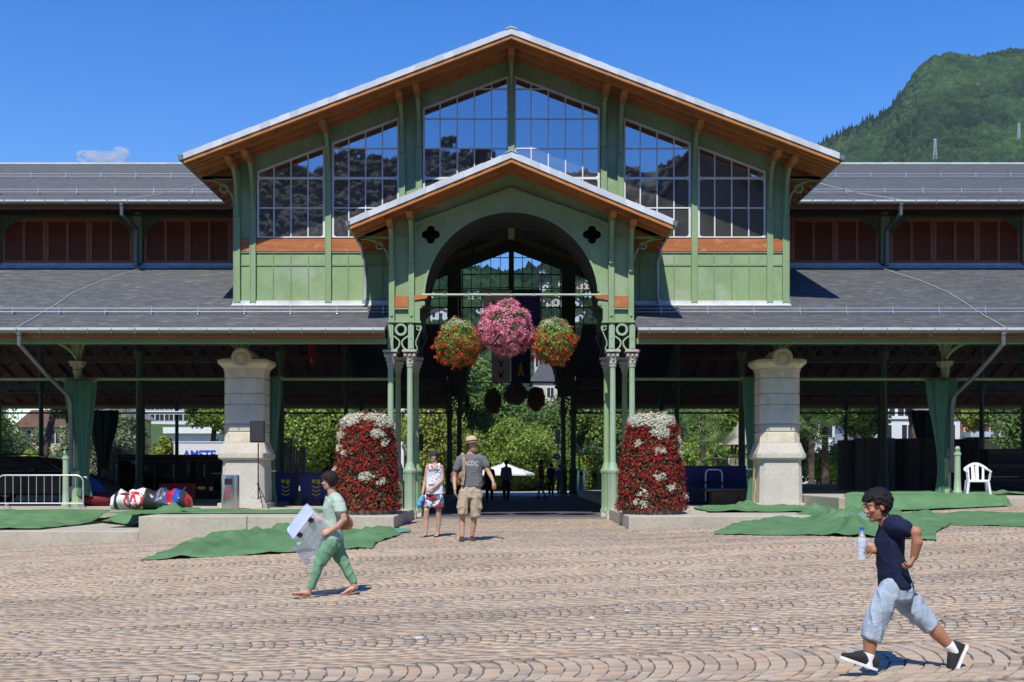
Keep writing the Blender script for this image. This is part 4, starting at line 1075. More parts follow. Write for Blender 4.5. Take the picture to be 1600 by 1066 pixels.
def house(label, x, y, z, w_, d, h, rh, group=None, nwin=3, nst=2, hip=False):
    t = thing('house', label, 'house', (x, y, z), group)
    m = MB(); m.box(x-w_/2, x+w_/2, y-d/2, y+d/2, z-6, z+h); m.prism([(x-w_/2, z+h), (x+w_/2, z+h), (x, z+h+rh*.96)], y-d/2+.01, y+d/2-.01); m.build('wall', RENDER, t)
    m = MB()
    for s in (-1, 1): m.prism([(x+s*(w_/2+.6), z+h-.4), (x, z+h+rh), (x, z+h+rh+.3), (x+s*(w_/2+.6), z+h-.1)], y-d/2-.6, y+d/2+.6)
    r = m.build('roof', RTILE, t); m = MB(); m.box(x+w_*.15, x+w_*.15+.8, y, y+.8, z+h, z+h+rh+.8); m.build('chimney', RENDER, r)
    first = None
    for a in range(nwin):
        for b in range(nst):
            wx = x-w_/2+w_*(a+.5)/nwin; wz = z+h*(b+.35)/nst
            if first is None:
                m = MB(); m.box(wx-.5, wx+.5, y-d/2-.06, y-d/2+.05, wz, wz+1.4); first = m.build('window', WDARK, t); f0 = (wx, wz)
            else: inst(first, t, (wx-f0[0], 0, wz-f0[1]))
hs_ = [(690, 452, 420), (706, 460, 330), (672, 449, 520), (742, 446, 560), (758, 452, 480), (778, 458, 420), (838, 445, 540), (852, 443, 600), (868, 447, 500), (884, 441, 620), (898, 449, 470), (846, 434, 760), (892, 432, 800), (912, 442, 560), (906, 458, 420), (724, 462, 380), (928, 446, 520)]
desc = ['pale chalet below the hill crest, leftmost seen through the far gable', 'white house low in the far gable side window', 'small pale house highest at the left of the far windows', 'cream house under the wooded slope, left of the far mullion', 'low villa just left of the central mullion, half hidden by trees', 'house above the banner top on the hillside', 'long pale house on the slope right of the centre mullion', 'cream house beside the church-like pointed roof', 'ochre block in the middle of the right far window', 'upper cream house near the right edge of the far window', 'house just above the blue banner on the right', 'highest small house on the saddle of the hill', 'topmost house under the right hilltop', 'apartment house seen through the right side window of the far gable', 'lower house behind trees in the right side window', 'grey house by the left window post of the far gable', 'outermost right house on the hillside']
for k, (px, py, D) in enumerate(hs_):
    x, y = (px-CX)*D/F, D; house(desc[k], x, y, hz_(x, y)+1.6, (6+3*random.random())*(.6+D/1400), 7, (3.6+1.4*random.random())*(.6+D/1400), 1.7, 'houses on the hillside beyond the hall')

# ---------------------------------------------------------------- buildings behind the hall
def block(name, label, x0, x1, y, d, z1, mat, rows, cols, wsz=(1.4, 1.2), bands=None, z0=-.1, zstart=1, roof=None, glass=WDARK, rh=0):
    t = thing(name, label, 'building', ((x0+x1)/2, y, 0)); m = MB(); m.box(x0, x1, y, y+d, z0, z1); m.build('wall', mat, t)
    if roof:
        m = MB(); m.prism([(x0-.6, z1), (x1+.6, z1), (x1-1.5, z1+rh), (x0+1.5, z1+rh)], y-.5, y+d+.5); m.build('roof', roof, t)
    else: m = MB(); m.box(x0-.15, x1+.15, y-.15, y+d, z1, z1+.25); m.build('cornice', WHITEF, t)
    fr = None
    for r in range(rows):
        for c in range(cols):
            wx = x0+(x1-x0)*(c+.5)/cols; wz = zstart+(z1-zstart)*(r+.3)/rows
            if fr is None:
                m = MB(); a, b = wsz; m.box(wx-a/2-.08, wx+a/2+.08, y-.05, y+.02, wz-.08, wz); m.box(wx-a/2-.08, wx+a/2+.08, y-.05, y+.02, wz+b, wz+b+.08)
                for q in (-a/2-.08, -.03, a/2): m.box(wx+q, wx+q+.08, y-.05, y+.02, wz, wz+b)
                fr = m.build('window', WHITEF, t); m = MB(); m.box(wx-a/2, wx+a/2, y-.02, y+.015, wz, wz+b); p0 = m.build('pane', glass, fr); f0 = (wx, wz)
            else:
                n_ = inst(fr, t, (wx-f0[0], 0, wz-f0[1])); inst(p0, n_, (0, 0, 0))
    if bands:
        for r in range(rows+1):
            wz = zstart+(z1-zstart)*r/rows; m = MB(); m.box(x0-.05, x1+.05, y-.9, y+.0, wz-.15, wz+.75 if bands[1] else wz); m.build('balcony', bands[0], t)
    return t
WHB = M('white_tower_render', (.66, .68, .71), .8, .05, .3)
D = 230
block('tower_block', 'tall white tower block with grid of windows seen through the left bays', X_(213, D), X_(330, D), D, 18, Z_(560, D), WHB, 10, 8, (1.9, 1.3), zstart=2)
t = block('tower_block', 'blue balconied end tower beside the white tower block', X_(198, D-3), X_(212, D-3), D-3, 16, Z_(590, D), M('blue_balcony_glass', (.10, .18, .34), .4, .1, 1), 9, 1, (1.6, 1.2), bands=(WHB, 1), zstart=3)
D = 170
block('apartment_building', 'white terraced apartment building stepping down behind the pine', X_(258, D), X_(346, D), D, 12, Z_(676, D), WHB, 2, 8, (1.5, 1.0), bands=(WHITEF, 1), zstart=0)
D = 140
block('yellow_house', 'yellow house with grey roof behind the olive tree', X_(150, D), X_(196, D), D, 10, Z_(652, D), M('yellow_render', (.62, .47, .17), .9, .1, 1), 2, 3, (1.0, 1.5), roof=M('grey_roof', (.22, .22, .24), .8), rh=1.6)
D = 120
block('yellow_house', 'small yellow house half hidden behind the leaning pine', X_(30, D), X_(120, D), D, 10, Z_(668, D), M('pale_yellow_render', (.66, .55, .30), .9, .1, 1), 2, 4, (1.0, 1.4), roof=RTILE, rh=1.8)
D = 190
t = block('hotel', 'grey stone hotel with mansard roof and pale shutters above the trees', X_(833, D), X_(905, D), D, 12, Z_(596, D), M('hotel_stone', (.55, .46, .40), .9, .1, 1), 4, 4, (1.1, 1.6), roof=M('mansard_slate', (.11, .11, .13), .7), rh=3.4)
D = 195
block('hotel', 'upper hotel wing with pinkish walls just below the red flower basket', X_(838, D), X_(925, D), D+16, 12, Z_(540, D), M('hotel_stone_pink', (.58, .47, .42), .9, .1, 1), 7, 6, (1.1, 1.6), roof=RTILE, rh=3)
D = 95
t = block('white_building', 'low white modern building with narrow slit windows behind the black rolls', X_(1368, D), X_(1500, D), D, 12, Z_(655, D), M('white_render', (.68, .69, .70), .85, .06, .6), 1, 4, (.9, 2.6), zstart=1.2)
D = 100
block('white_building', 'tall white building behind the slit-windowed one', X_(1290, D), X_(1475, D), D+8, 12, Z_(600, D), M('white_render_tall', (.66, .68, .70), .85, .06, .6), 3, 7, (1.2, 1.8), zstart=4)
D = 96
t = block('cafe_building', 'building with red scrolled balcony railing and grey awning band', X_(1506, D), X_(1640, D), D, 12, Z_(600, D), M('cafe_render', (.52, .46, .40), .85, .1, 1), 3, 5, (1.1, 1.7), zstart=.5)
b = MB(); b.box(X_(1500, D), X_(1600, D), D-2.2, D-.1, Z_(684, D), Z_(676, D)); b.build('awning_band', M('awning_grey', (.42, .48, .55), .6), t)
b = MB(); rng = random.Random(4); x = X_(1502, D-2)
zr0, zr1 = Z_(676, D-2), Z_(655, D-2)
b.box(X_(1500, D), X_(1600, D), D-2.15, D-2.1, zr1-.06, zr1)
while x < X_(1595, D-2):
    strip(b, [(x+.12*cos(a), (zr0+zr1)/2+.3*sin(2*a)*.8+.25*sin(a)) for a in [i*pi/5 for i in range(11)]], .05, D-2.14, D-2.10); b.box(x-.03, x+.0, D-2.14, D-2.1, zr0, zr1); x += .34
b.build('balcony_railing', M('red_railing', (.45, .09, .05), .6), t)
b = MB(); b.prism([(X_(1560, D), Z_(678, D)), (X_(1593, D), Z_(678, D)), (X_(1594, D), Z_(650, D)), (X_(1558, D), Z_(652, D))], D-2.35, D-2.3)
mm, tt_, bb_, oo_ = new_mat('printed_mural_banner'); c = ramp(tt_, tex_noise(tt_, .9, 4, .6), [(0, (.05, .15, .4)), (.42, (.2, .35, .6)), (.5, (.6, .6, .6)), (.56, (.6, .15, .08)), (.66, (.75, .75, .78)), (1, (.1, .2, .45))]); tt_.links.new(c, bb_.inputs[0])
o = b.build('printed_banner', mm); tag(o, 'blue and red printed banner hung on the balcony railing', 'banner')
D = 130
block('brown_building', 'ochre apartment building high above the cafe balcony', X_(1530, D), X_(1640, D), D, 12, Z_(590, D), M('ochre_render', (.50, .40, .22), .85, .1, 1), 5, 5, (1.0, 1.7), zstart=4)

# buildings and hillside behind the viewer: they are what the gable glass mirrors
rr = MB(); rng = np.random.RandomState(2)
xs = list(range(-400, 401, 20)); ys = [-100, -140, -190, -260, -360, -500]
def rz_(x, y): return (-y-100)/400.*(150+25*noise.noise(Vector((x*.012, 0, 1)))+10*noise.noise(Vector((x*.05, y*.05, 4))))-.3
V = np.array([(x, y, rz_(x, y)) for y in ys for x in xs]); nx = len(xs); i = np.arange(nx-1)[None, :]; j = np.arange(len(ys)-1)[:, None]; a = (j*nx+i).ravel()
o = np_mesh('rear_hill', V, np.stack([a, a+1, a+1+nx, a+nx], 1), M('rear_hill_scrub', (.05, .055, .03), .95, .4, .05), None, smooth=True); tag(o, 'wooded hillside behind the viewer, mirrored in the gable glass', kind='structure')
rng = np.random.RandomState(77); pts = []
while len(pts) < 16000:
    x, y = rng.uniform(-260, 260), -rng.uniform(100, 495); pts.append((x, y, rz_(x, y)+1))
o = blobs('forest', np.array(pts), 1.3+1.5*rng.rand(len(pts)), M_tint('rear_wood', [(0, (.015, .02, .01)), (.6, (.035, .033, .018)), (1, (.08, .06, .025))], .9, .3, 1, 'attr', .2), 78); tag(o, 'mixed woods on the hillside behind the viewer', kind='stuff')
def rear_house(label, x, y, w_, d, h, rh):
    t = thing('rear_house', label, 'house', (x, y, 0)); m = MB(); m.box(x-w_/2, x+w_/2, y-d/2, y+d/2, -.4, h); m.prism([(x-w_/2, h), (x+w_/2, h), (x, h+rh)], y-d/2, y+d/2); m.build('wall', M('brown_render', (.16, .12, .10), .9, .15, .5), t)
    m = MB()
    for s in (-1, 1): m.prism([(x+s*(w_/2+1), h-.7), (x, h+rh), (x, h+rh+.4), (x+s*(w_/2+1), h-.3)], y-d/2-1, y+d/2+1)
    m.prism([(x-.8, h+rh*.6), (x+.8, h+rh*.6), (x+.8, h+rh+2.2), (x-.8, h+rh+2.2)], y, y+1.6); m.build('roof', M('brown_roof', (.12, .06, .045), .9, .2, .6), t)
    f = None
    for a in range(5):
        for b in range(int(h/3.2)):
            wx, wz = x-w_/2+w_*(a+.5)/5, 1+3.2*b
            if f is None: m = MB(); m.box(wx-.6, wx+.6, y+d/2-.02, y+d/2+.06, wz, wz+1.7); f = m.build('window', WHITEF, t); f0 = (wx, wz)
            else: inst(f, t, (wx-f0[0], 0, wz-f0[1]))
rear_house('brown gabled house behind the viewer with tall roof', -3, -50, 8, 10, 24, 7)
rear_house('steep gabled house behind the viewer, next to the tall one', 18, -44, 20, 12, 19, 13)
rear_house('long low house behind the viewer left of the gabled ones', -24, -46, 26, 12, 15, 6)
rear_house('outer gabled house behind the viewer at the street corner', 40, -50, 20, 14, 18, 9)

# small cloud
m = MB(); y = 4200
for k, (px, py, rx, rz2) in enumerate([(160, 244, 36, 9), (188, 240, 15, 10), (135, 243, 15, 7), (150, 250, 30, 6), (176, 250, 20, 6)]):
    m.sphere(P(px, py, y+k*9), 1, 20, 12, (rx*y/F, 40, rz2*y/F))
cl = m.build('cloud', [], fix=False); tag(cl, 'small wispy white cloud above the left wing roof', 'cloud'); cl['kind'] = 'thing'
mt = bpy.data.materials.new('cloud_vapour'); mt.use_nodes = True; q = mt.node_tree; q.nodes.clear(); oo = q.nodes.new('ShaderNodeOutputMaterial'); vo = q.nodes.new('ShaderNodeVolumePrincipled')
vo.inputs['Color'].default_value = (1, 1, 1, 1); vo.inputs['Anisotropy'].default_value = .3
tcn = q.nodes.new('ShaderNodeTexCoord'); nn = q.nodes.new('ShaderNodeTexNoise'); nn.inputs['Scale'].default_value = .028; nn.inputs['Detail'].default_value = 5
mr = q.nodes.new('ShaderNodeMapRange'); mr.inputs['From Min'].default_value = .44; mr.inputs['From Max'].default_value = .75; mr.inputs['To Max'].default_value = .10
q.links.new(tcn.outputs['Object'], nn.inputs['Vector']); q.links.new(nn.outputs['Fac'], mr.inputs[0]); q.links.new(mr.outputs[0], vo.inputs['Density']); q.links.new(vo.outputs[0], oo.inputs['Volume']); cl.data.materials.append(mt)
mt.cycles.volume_step_rate = 4 if hasattr(mt, 'cycles') else 1

# ---------------------------------------------------------------- trees and park furniture behind the hall
def T(px, D): return X_(px, D), D
R = [
 ('pine_tree', 'leaning umbrella pine with dark branches, leftmost in the park', 'pine tree', 60, 70, 8.6, 4.6, 3.4, 'pine', 1.5, .16),
 ('pine_tree', 'second umbrella pine right of the leaning one, above the far curtain', 'pine tree', 118, 73, 8.2, 2.4, 3.2, 'pine', -1.0, .16),
 ('olive_tree', 'round silvery olive tree between the far curtain and the fridges', 'olive tree', 188, 66, 4.6, 1.9, 3.9, 'olive', 0, .14),
 ('olive_tree', 'smaller grey-green tree left of the round olive tree', 'olive tree', 138, 68, 4.2, 1.9, 3.6, 'olive', 0, .13),
 ('pine_tree', 'bright umbrella pine above the white truck', 'pine tree', 325, 76, 7.5, 2.6, 3.3, 'bright', .6, .17),
 ('small_pine', 'low yellowish tree left of the white truck', 'tree', 256, 72, 3.9, 1.0, 2.8, 'yellowish', 0, .15),
 ('pine_tree', 'broad bright pine behind the playground, left half', 'pine tree', 455, 78, 7.6, 5.0, 6.2, 'bright', .4, .17),
 ('pine_tree', 'broad pine behind the playground, nearer the red flower cone', 'pine tree', 560, 84, 8.6, 5.0, 7.0, 'pine', -.5, .17),
 ('plane_tree', 'tall grey-trunked tree left of the passage', 'tree', 735, 82, 9.8, 3.0, 7.0, 'mid', .3, .17),
 ('tree', 'rounded bright tree framed by the left dark columns', 'tree', 665, 74, 6.0, 3.4, 5.4, 'yellowish', 0, .15),
 ('tree', 'spreading green tree behind the banners', 'tree', 765, 92, 8.8, 3.6, 7.0, 'mid', 0, .17),
 ('tree', 'light green shrub tree in the middle of the passage', 'tree', 812, 76, 4.9, 2.9, 4.4, 'bright', 0, .13),
 ('tree', 'dark green tree under the hotel', 'tree', 862, 96, 7.9, 3.6, 6.6, 'mid', 0, .17),
 ('tree', 'tree with thin trunk right of the passage columns', 'tree', 935, 80, 7.2, 3.4, 5.6, 'pine', .2, .16),
 ('tree', 'bushy tree behind the right flower cone', 'tree', 1005, 82, 7.4, 3.6, 6.6, 'mid', 0, .16),
 ('tree', 'broad tree behind the cone-roofed playhouse', 'tree', 1150, 88, 8.6, 4.6, 8.0, 'bright', 0, .17),
 ('pine_tree', 'pine with bare brown trunk right of the stone pillar', 'pine tree', 1290, 72, 8.4, 3.8, 4.2, 'pine', 0, .16),
 ('pine_tree', 'pine with reddish trunk in front of the white building', 'pine tree', 1352, 74, 8.8, 2.8, 5.2, 'pine', 0, .16),
 ('pine_tree', 'high pine branch crown over the white slit-windowed building', 'pine tree', 1440, 70, 8.0, 3.2, 2.2, 'pine', -1.2, .15),
 ('tree', 'green tree at the far right before the ochre building', 'tree', 1535, 84, 7.6, 2.6, 3.0, 'yellowish', 0, .16),
 ('tree', 'tree at the right end of the park beyond the last bay', 'tree', 1660, 74, 7.4, 4.0, 6.0, 'mid', 0, .16),
 ('tree', 'tree at the left end of the park beyond the car', 'tree', -60, 76, 7.8, 4.2, 6.6, 'mid', 0, .16),
]
for (nm, lb, ct, px, D, h, rw, ch, kd, ln, lf) in R:
    x, y = T(px, D); tree(nm, lb, ct, x, y, h, rw, ch, kd, n=int(2600*rw*ch**.5*.9), leaf=lf*.85, lean=ln, nc=int(12+6*rw), trunk=.13+.02*rw)
B = [
 ('shrub', 'bright clipped shrub behind the car', 80, 64, 2.5, 2.2, 'bright'), ('shrub', 'low shrub at the foot of the broad pine', 500, 70, 2.4, 2.6, 'mid'),
 ('shrub', 'shrub beside the left dark passage columns', 640, 68, 2.6, 2.4, 'mid'), ('shrub', 'yellow-green shrub behind the walking men', 720, 70, 3.6, 2.6, 'yellowish'),
 ('shrub', 'large light shrub left of the parasol', 755, 74, 4.6, 2.8, 'yellowish'), ('shrub', 'bright shrub directly behind the man in red', 835, 69, 3.0, 2.4, 'bright'),
 ('flowering_shrub', 'shrub with reddish flowers near the blue round sign', 862, 70, 3.3, 1.5, 'red'), ('shrub', 'tall mid-green shrub above the parasol', 800, 72, 3.9, 2.6, 'mid'),
 ('shrub', 'white-flecked rose hedge right of the passage', 925, 72, 3.4, 2.6, 'yellowish'), ('shrub', 'low bright shrub between passage columns', 890, 68, 2.0, 1.8, 'bright'),
 ('shrub', 'shrub behind the right flower cone base', 990, 72, 3.0, 2.6, 'mid'), ('shrub', 'leafy shrub below the palms', 1105, 70, 3.2, 2.6, 'bright'),
 ('flowering_shrub', 'shrub with pinkish tips under the playhouse roof', 1135, 74, 3.4, 2.0, 'olive'), ('shrub', 'dense shrub right of the playhouse', 1190, 72, 3.0, 2.0, 'mid'),
 ('shrub', 'bright low shrub beside the right stone pillar', 1300, 66, 2.4, 2.0, 'bright'), ('shrub', 'dark shrub between the pine trunks', 1335, 70, 3.8, 2.2, 'mid'),
 ('shrub', 'shrub behind the fridges at the left', 330, 80, 3.4, 2.6, 'mid'), ('shrub', 'shrub far left behind the railing', -20, 66, 2.6, 2.4, 'mid'), ('shrub', 'hazy blue-grey shrub below the leaning pine', 40, 90, 5.0, 3.4, 'olive'), ('shrub', 'tall shrub filling the gap behind the right stone pillar', 1240, 78, 5.6, 2.8, 'mid')]
for (nm, lb, px, D, h, rx, kd) in B:
    if D < 76: h *= (D+9)/D; rx *= (D+9)/D; D += 9
    x, y = T(px, D); bush(nm, lb, 'shrub', x, y, h, rx, rx*.7, kd, n=int(1900*rx*h**.5*.7), leaf=.13, nc=22)
hd = bush('hedge', 'long low clipped hedge along the pale path', 'hedge', 0, 80.5, 1.3, 28, .8, 'mid', n=26000, leaf=.10, nc=170)
palm('fan palm with broad bright fronds behind the right flower cone', X_(1062, 68), 68, 4.0, 2.6)
palm('taller fan palm between the flower cone and the playhouse', X_(1098, 72), 72, 5.2, 2.4)
palm('short fan palm low beside the playhouse', X_(1118, 66), 66, 2.4, 1.9)
palm('fan palm at the right of the stone pillar behind the pine trunk', X_(1268, 70), 70, 3.6, 2.0)
# ---------------------------------------------------------------- stone piers
def pier(cx, label):
    y0 = 31.75; zb = TZ
    t = thing('stone_pillar', label, 'stone pillar', (cx, y0+.6, zb), 'stone gate pillars either side of the porch')
    cy = y0+.62
    def ring(hw, c, z0, z1, hw2=None, name='stone_block', mat=STONE, bev=.012):
        z0, z1 = [q if q < zb+1.8 else zb+1.8+(q-zb-1.8)*.915 for q in (z0, z1)]
        """a course with chamfered corners, front is flat"""
        hw2 = hw2 or hw
        def oc(h): 
            k = c; return [(cx-h+k, cy-h), (cx+h-k, cy-h), (cx+h, cy-h+k), (cx+h, cy+h-k), (cx+h-k, cy+h), (cx-h+k, cy+h), (cx-h, cy+h-k), (cx-h, cy-h+k)]
        m = MB(); a, b = oc(hw), oc(hw2); vs = [(*p, z0) for p in a]+[(*p, z1) for p in b]; n = 8
        m.add(vs, [tuple(range(n))[::-1], tuple(range(n, 2*n))]+[(i, (i+1) % n, (i+1) % n+n, i+n) for i in range(n)])
        o = m.build(name, mat, t); md = o.modifiers.new('bevel', 'BEVEL'); md.width = bev; md.segments = 2; md.limit_method = 'ANGLE'; return o
    z = zb-.02
    ring(.69, .10, z, zb+.13, None, 'plinth_stone', ROUGHG); ring(.60, .12, zb+.13, zb+1.32, .575, 'plinth_stone', ROUGHG)
    ring(.60, .12, zb+1.32, zb+1.37, .68, 'moulding', ROUGHG); ring(.68, .12, zb+1.37, zb+1.50, None, 'moulding', ROUGHG); ring(.66, .14, zb+1.50, zb+1.80, .565, 'moulding', ROUGHG)
    hs = [(1.80, 2.12), (2.14, 2.36), (2.38, 2.95), (2.97, 3.28), (3.30, 3.75), (3.77, 3.98)]
    for k, (a, b) in enumerate(hs): ring(.555, .2, zb+a, zb+b, None, 'stone_block', M('pale_limestone', (.56, .53, .46), .85, .08, 2, .5, 50, dirt=(.42, .38, .31), dscale=2) if k in (1,) else STONE, .014)
    ring(.52, .18, zb+1.80, zb+3.98, None, 'core', STONE)
    ring(.575, .2, zb+3.98, zb+4.06); ring(.58, .2, zb+4.06, zb+4.20, .70, 'cornice_stone'); ring(.71, .2, zb+4.20, zb+4.31, None, 'cornice_stone'); ring(.66, .2, zb+4.31, zb+4.36, .60, 'cornice_stone')
    m = MB(); 
    pl = circ(cx, zb+4.13, .275, 28)
    m.prism(pl, cy-.73, cy+.40); o = m.build('roundel', STONE, t, smooth=30)
    m = MB(); plate(m, circ(cx, zb+4.13, .245, 28), [circ(cx, zb+4.13, .19, 28)], cy-.76, cy-.72); m.prism(circ(cx, zb+4.13, .11, 20), cy-.77, cy-.72); m.build('roundel_moulding', STONE, t)
    m = MB()
    for s in (-1, 1): m.prism([(cx+s*.2, zb+4.09), (cx+s*.46, zb+4.09), (cx+s*.25, zb+4.22)], cy-.38, cy+.38)
    m.build('roundel_shoulder', STONE, t)
    return t
pier(-7.42, 'stone pillar with round top left of the porch, beside the litter bin')
pier(7.46, 'stone pillar with round top right of the porch, beside the green curtain')

# ---------------------------------------------------------------- curtains tied to the columns
def curtain(label, x, y, z0, z1, w1, w0, lean=0, tie=None, mat=CURT, seed=1, low=True, dark=None):
    """gathered curtain hanging beside a column: pleated, wide at the top, drawn together lower down"""
    rng = random.Random(seed); t = thing('curtain', label, 'curtain', (x, y, z0), 'green curtains tied back to the hall columns')
    nu, nv = 64, 26; V = []; ph = rng.random()*6
    for j in range(nv+1):
        v = j/nv; z = z1+(z0-z1)*v
        wd = w1+(w0-w1)*sst(0, .75, v); cx_ = x+lean*sst(0, .8, v)
        if v > .85: wd *= 1+.5*(v-.85)/.15
        for i in range(nu):
            a = 2*pi*i/nu; r = wd/2*(1+.16*sin(a*9+ph+v*1.5)+.06*sin(a*17+v*4))
            V.append((cx_+r*cos(a), y+r*.55*sin(a), z+.02*sin(a*5)))
    m = MB(); m.add(V, [(j*nu+i, j*nu+(i+1) % nu, (j+1)*nu+(i+1) % nu, (j+1)*nu+i) for j in range(nv) for i in range(nu)])
    o = m.build('drape', dark or mat, t, smooth=True)
    if tie:
        k = (z1-tie)/(z1-z0); wd = w1+(w0-w1)*sst(0, .75, k); m = MB(); m.tube([(x+lean*sst(0, .8, k)+wd*.6*cos(a), y+wd*.36*sin(a), tie) for a in [2*pi*i/16 for i in range(17)]], .02, 6, False); m.build('tie', WHITE if low else BLACK, t)
    m = MB(); m.tube([(x-w1/2-.1, y, z1), (x+w1/2+.1, y, z1)], .025, 6)
    for i in range(6): m.lathe([(.04, -.05), (.04, .04)], (x-w1/2+w1*i/5, y, z1), 8)
    m.build('curtain_rail', GREEN if not dark else GREEN_SHADE, t)
    return t
CD = M('shaded_curtain_canvas', (.02, .04, .03), .9, .1, 2)  # same green canvas, darkened in colour for the shaded far bays
curtain('green curtain on the column left of the left stone pillar, leftmost near one', -12.42, 33.15, TZ+.3, 3.88, .80, .30, .10, seed=1)
curtain('green curtain tied beside the left stone pillar', -6.84, 32.9, TZ+.02, 3.95, .50, .26, -.05, seed=2, tie=1.3)
curtain('green curtain gathered beside the right stone pillar', 6.88, 32.9, TZ+.02, 3.95, .52, .26, .02, seed=3, tie=1.35)
curtain('green curtain on the column beside the white chair', 12.36, 33.12, .66, 3.90, .80, .26, .03, seed=4)
curtain('green curtain in painted shade on a far column behind the car', -20.95, 59.1, TZ+.3, 4.4, 1.4, .5, 0, dark=CD, seed=5)
curtain('green curtain in painted shade on a far column above the black rolls', 21.3, 59.1, 1.0, 4.4, 1.3, .6, 0, dark=CD, seed=6)
# little corner brackets at the curtain rail
m = MB()
def bollard(x, y, zb, h, label):
    t = thing('iron_post', label, 'iron post', (x, y, zb), 'slim green iron posts before the columns'); m = MB()
    m.lathe([(.13, 0), (.13, .08), (.10, .12), (.085, .5), (.08, h-.22), (.10, h-.20), (.10, h-.15), (.075, h-.13), (.085, h-.08)], (x, y, zb), 14); m.build('shaft', GREENC, t, smooth=35)
    m = MB(); m.sphere((x, y, zb+h-.02), .075, 12, 8); m.build('ball_cap', GREENC, t, smooth=True)
bollard(X_(103, 32.2), 32.2, TZ, 1.55, 'slim green iron post with ball cap behind the crowd barrier')
bollard(X_(1496, 32.2), 32.2, .64, 1.30, 'slim green iron post with ball cap beside the white chair')

# ---------------------------------------------------------------- crowd barrier
def barrier(x0, x1, y, zb, h, label):
    t = thing('crowd_barrier', label, 'barrier', ((x0+x1)/2, y, zb)); m = MB(); r = .19
    pts = [(x1, y, zb+.05)]+[(x1, y, zb+h-r)]+[(x1-r+r*cos(a), y, zb+h-r+r*sin(a)) for a in [i*pi/2/6 for i in range(1, 7)]]+[(x0+r-r*sin(a), y, zb+h-r+r*cos(a)) for a in [i*pi/2/6 for i in range(7)]]+[(x0, y, zb+.05)]
    m.tube(pts, .02, 8); m.tube([(x0, y, zb+.14), (x1, y, zb+.14)], .017, 8); m.build('frame', GALV, t, smooth=True)
    n = int((x1-x0)/.205); f = None
    for i in range(1, n):
        x = x0+(x1-x0)*i/n
        if f is None: m = MB(); m.tube([(x, y, zb+.14), (x, y, zb+h-.01)], .0085, 6); f = m.build('bar', GALV, t); fx = x
        else: inst(f, t, (x-fx, 0, 0))
    for x in (x0+.25, x1-.02): m = MB(); m.tube([(x, y-.25, zb+.01), (x, y, zb+.12), (x, y+.25, zb+.01)], .018, 6); m.build('foot', GALV, t)
    m = MB(); m.tube([(x1+.02, y, zb+.85), (x1+.10, y, zb+.85), (x1+.10, y, zb+.80)], .012, 6); m.build('hook', GALV, t)
barrier(X_(-4, 31.2), X_(130, 31.2), 31.2, TZ-.0, .90, 'galvanised crowd barrier with upright bars in front of the dark car')

# ---------------------------------------------------------------- litter bins
def steel_bin(x, y, zb, r, h, label, tag_=True):
    t = thing('litter_bin', label, 'litter bin', (x, y, zb)); m = MB()
    m.lathe([(r*.96, 0), (r, .03), (r, h-.06), (r*.97, h-.015), (r*.80, h-.01), (r*.78, h-.05), (.001, h-.05)], (x, y, zb), 36); m.build('body', CHROME, t, smooth=35)
    m = MB(); m.prism([(x-r*.42, zb+h-.26), (x+r*.42, zb+h-.26), (x+r*.42, zb+h-.11), (x-r*.42, zb+h-.11)], y-r-.006, y-r*.85); m.build('slot', BLACK, t)
    m = MB(); m.lathe([(r*1.012, h-.42), (r*1.012, h-.40)], (x, y, zb), 36); m.build('band', CHROME, t)
    if tag_:
        red = M('red_sticker', (.55, .03, .06), .5, 0, 1); m = MB()
        m.v = []; 
        strip(m, [(x-.06, zb+h-.36), (x, zb+h-.48), (x, zb+h-.62)], .035, y-r-.012, y-r-.004); strip(m, [(x+.07, zb+h-.36), (x, zb+h-.48)], .035, y-r-.0125, y-r-.004); strip(m, [(x-.03, zb+h-.62), (x+.02, zb+h-.66), (x+.03, zb+h-.58), (x-.05, zb+h-.55)], .02, y-r-.013, y-r-.004)
        m.build('sticker', red, t); m = MB(); m.box(x+.04, x+.1, y-r-.01, y-r+.03, zb+h-.33, zb+h-.29); m.build('sticker', M('blue_sticker', (.05, .12, .5), .5), t)
steel_bin(X_(360, 30.6), 30.6, TZ, .235, .92, 'brushed steel litter bin standing at the left stone pillar')
steel_bin(X_(908, 64), 64, .004, .24, 1.35, 'steel bin on the sunlit path beyond the passage, seen between columns', False)

# ---------------------------------------------------------------- speakers
def speaker(x, y, z, w_, h, label, tilt=0):
    t = thing('loudspeaker', label, 'loudspeaker', (x, y, z)); m = MB(); m.prism([(x-w_/2, y-.15), (x+w_/2, y-.15), (x+w_*.36, y+.18), (x-w_*.36, y+.18)], z, z+h, 'z'); o = m.build('cabinet', BLACK, t)
    md = o.modifiers.new('b', 'BEVEL'); md.width = .015; md.segments = 2
    m = MB(); m.bbox(x-w_/2+.02, x+w_/2-.02, y-.162, y-.152, z+.03, z+h-.03, .004); m.build('grille', M('speaker_grille', (.03, .03, .033), .6, .1, 60, .5, 300), t)
def stand(x, y, zb, h, label):
    t = thing('speaker_stand', label, 'stand', (x, y, zb)); m = MB(); m.tube([(x, y, zb+.25), (x, y, zb+h)], .018, 8); m.build('pole', BLACK, t)
    m = MB(); m.lathe([(.03, .0), (.03, .08)], (x, y, zb+.62), 8); m.build('collar', BLACK, t)
    for k in range(3):
        a = radians(205+k*120); m = MB(); m.tube([(x, y, zb+.64), (x+.42*cos(a), y+.42*sin(a), zb+.01)], .012, 6); m.tube([(x, y, zb+.27), (x+.2*cos(a), y+.2*sin(a), zb+.34)], .008, 6); m.build('leg', BLACK if k else GALV, t)
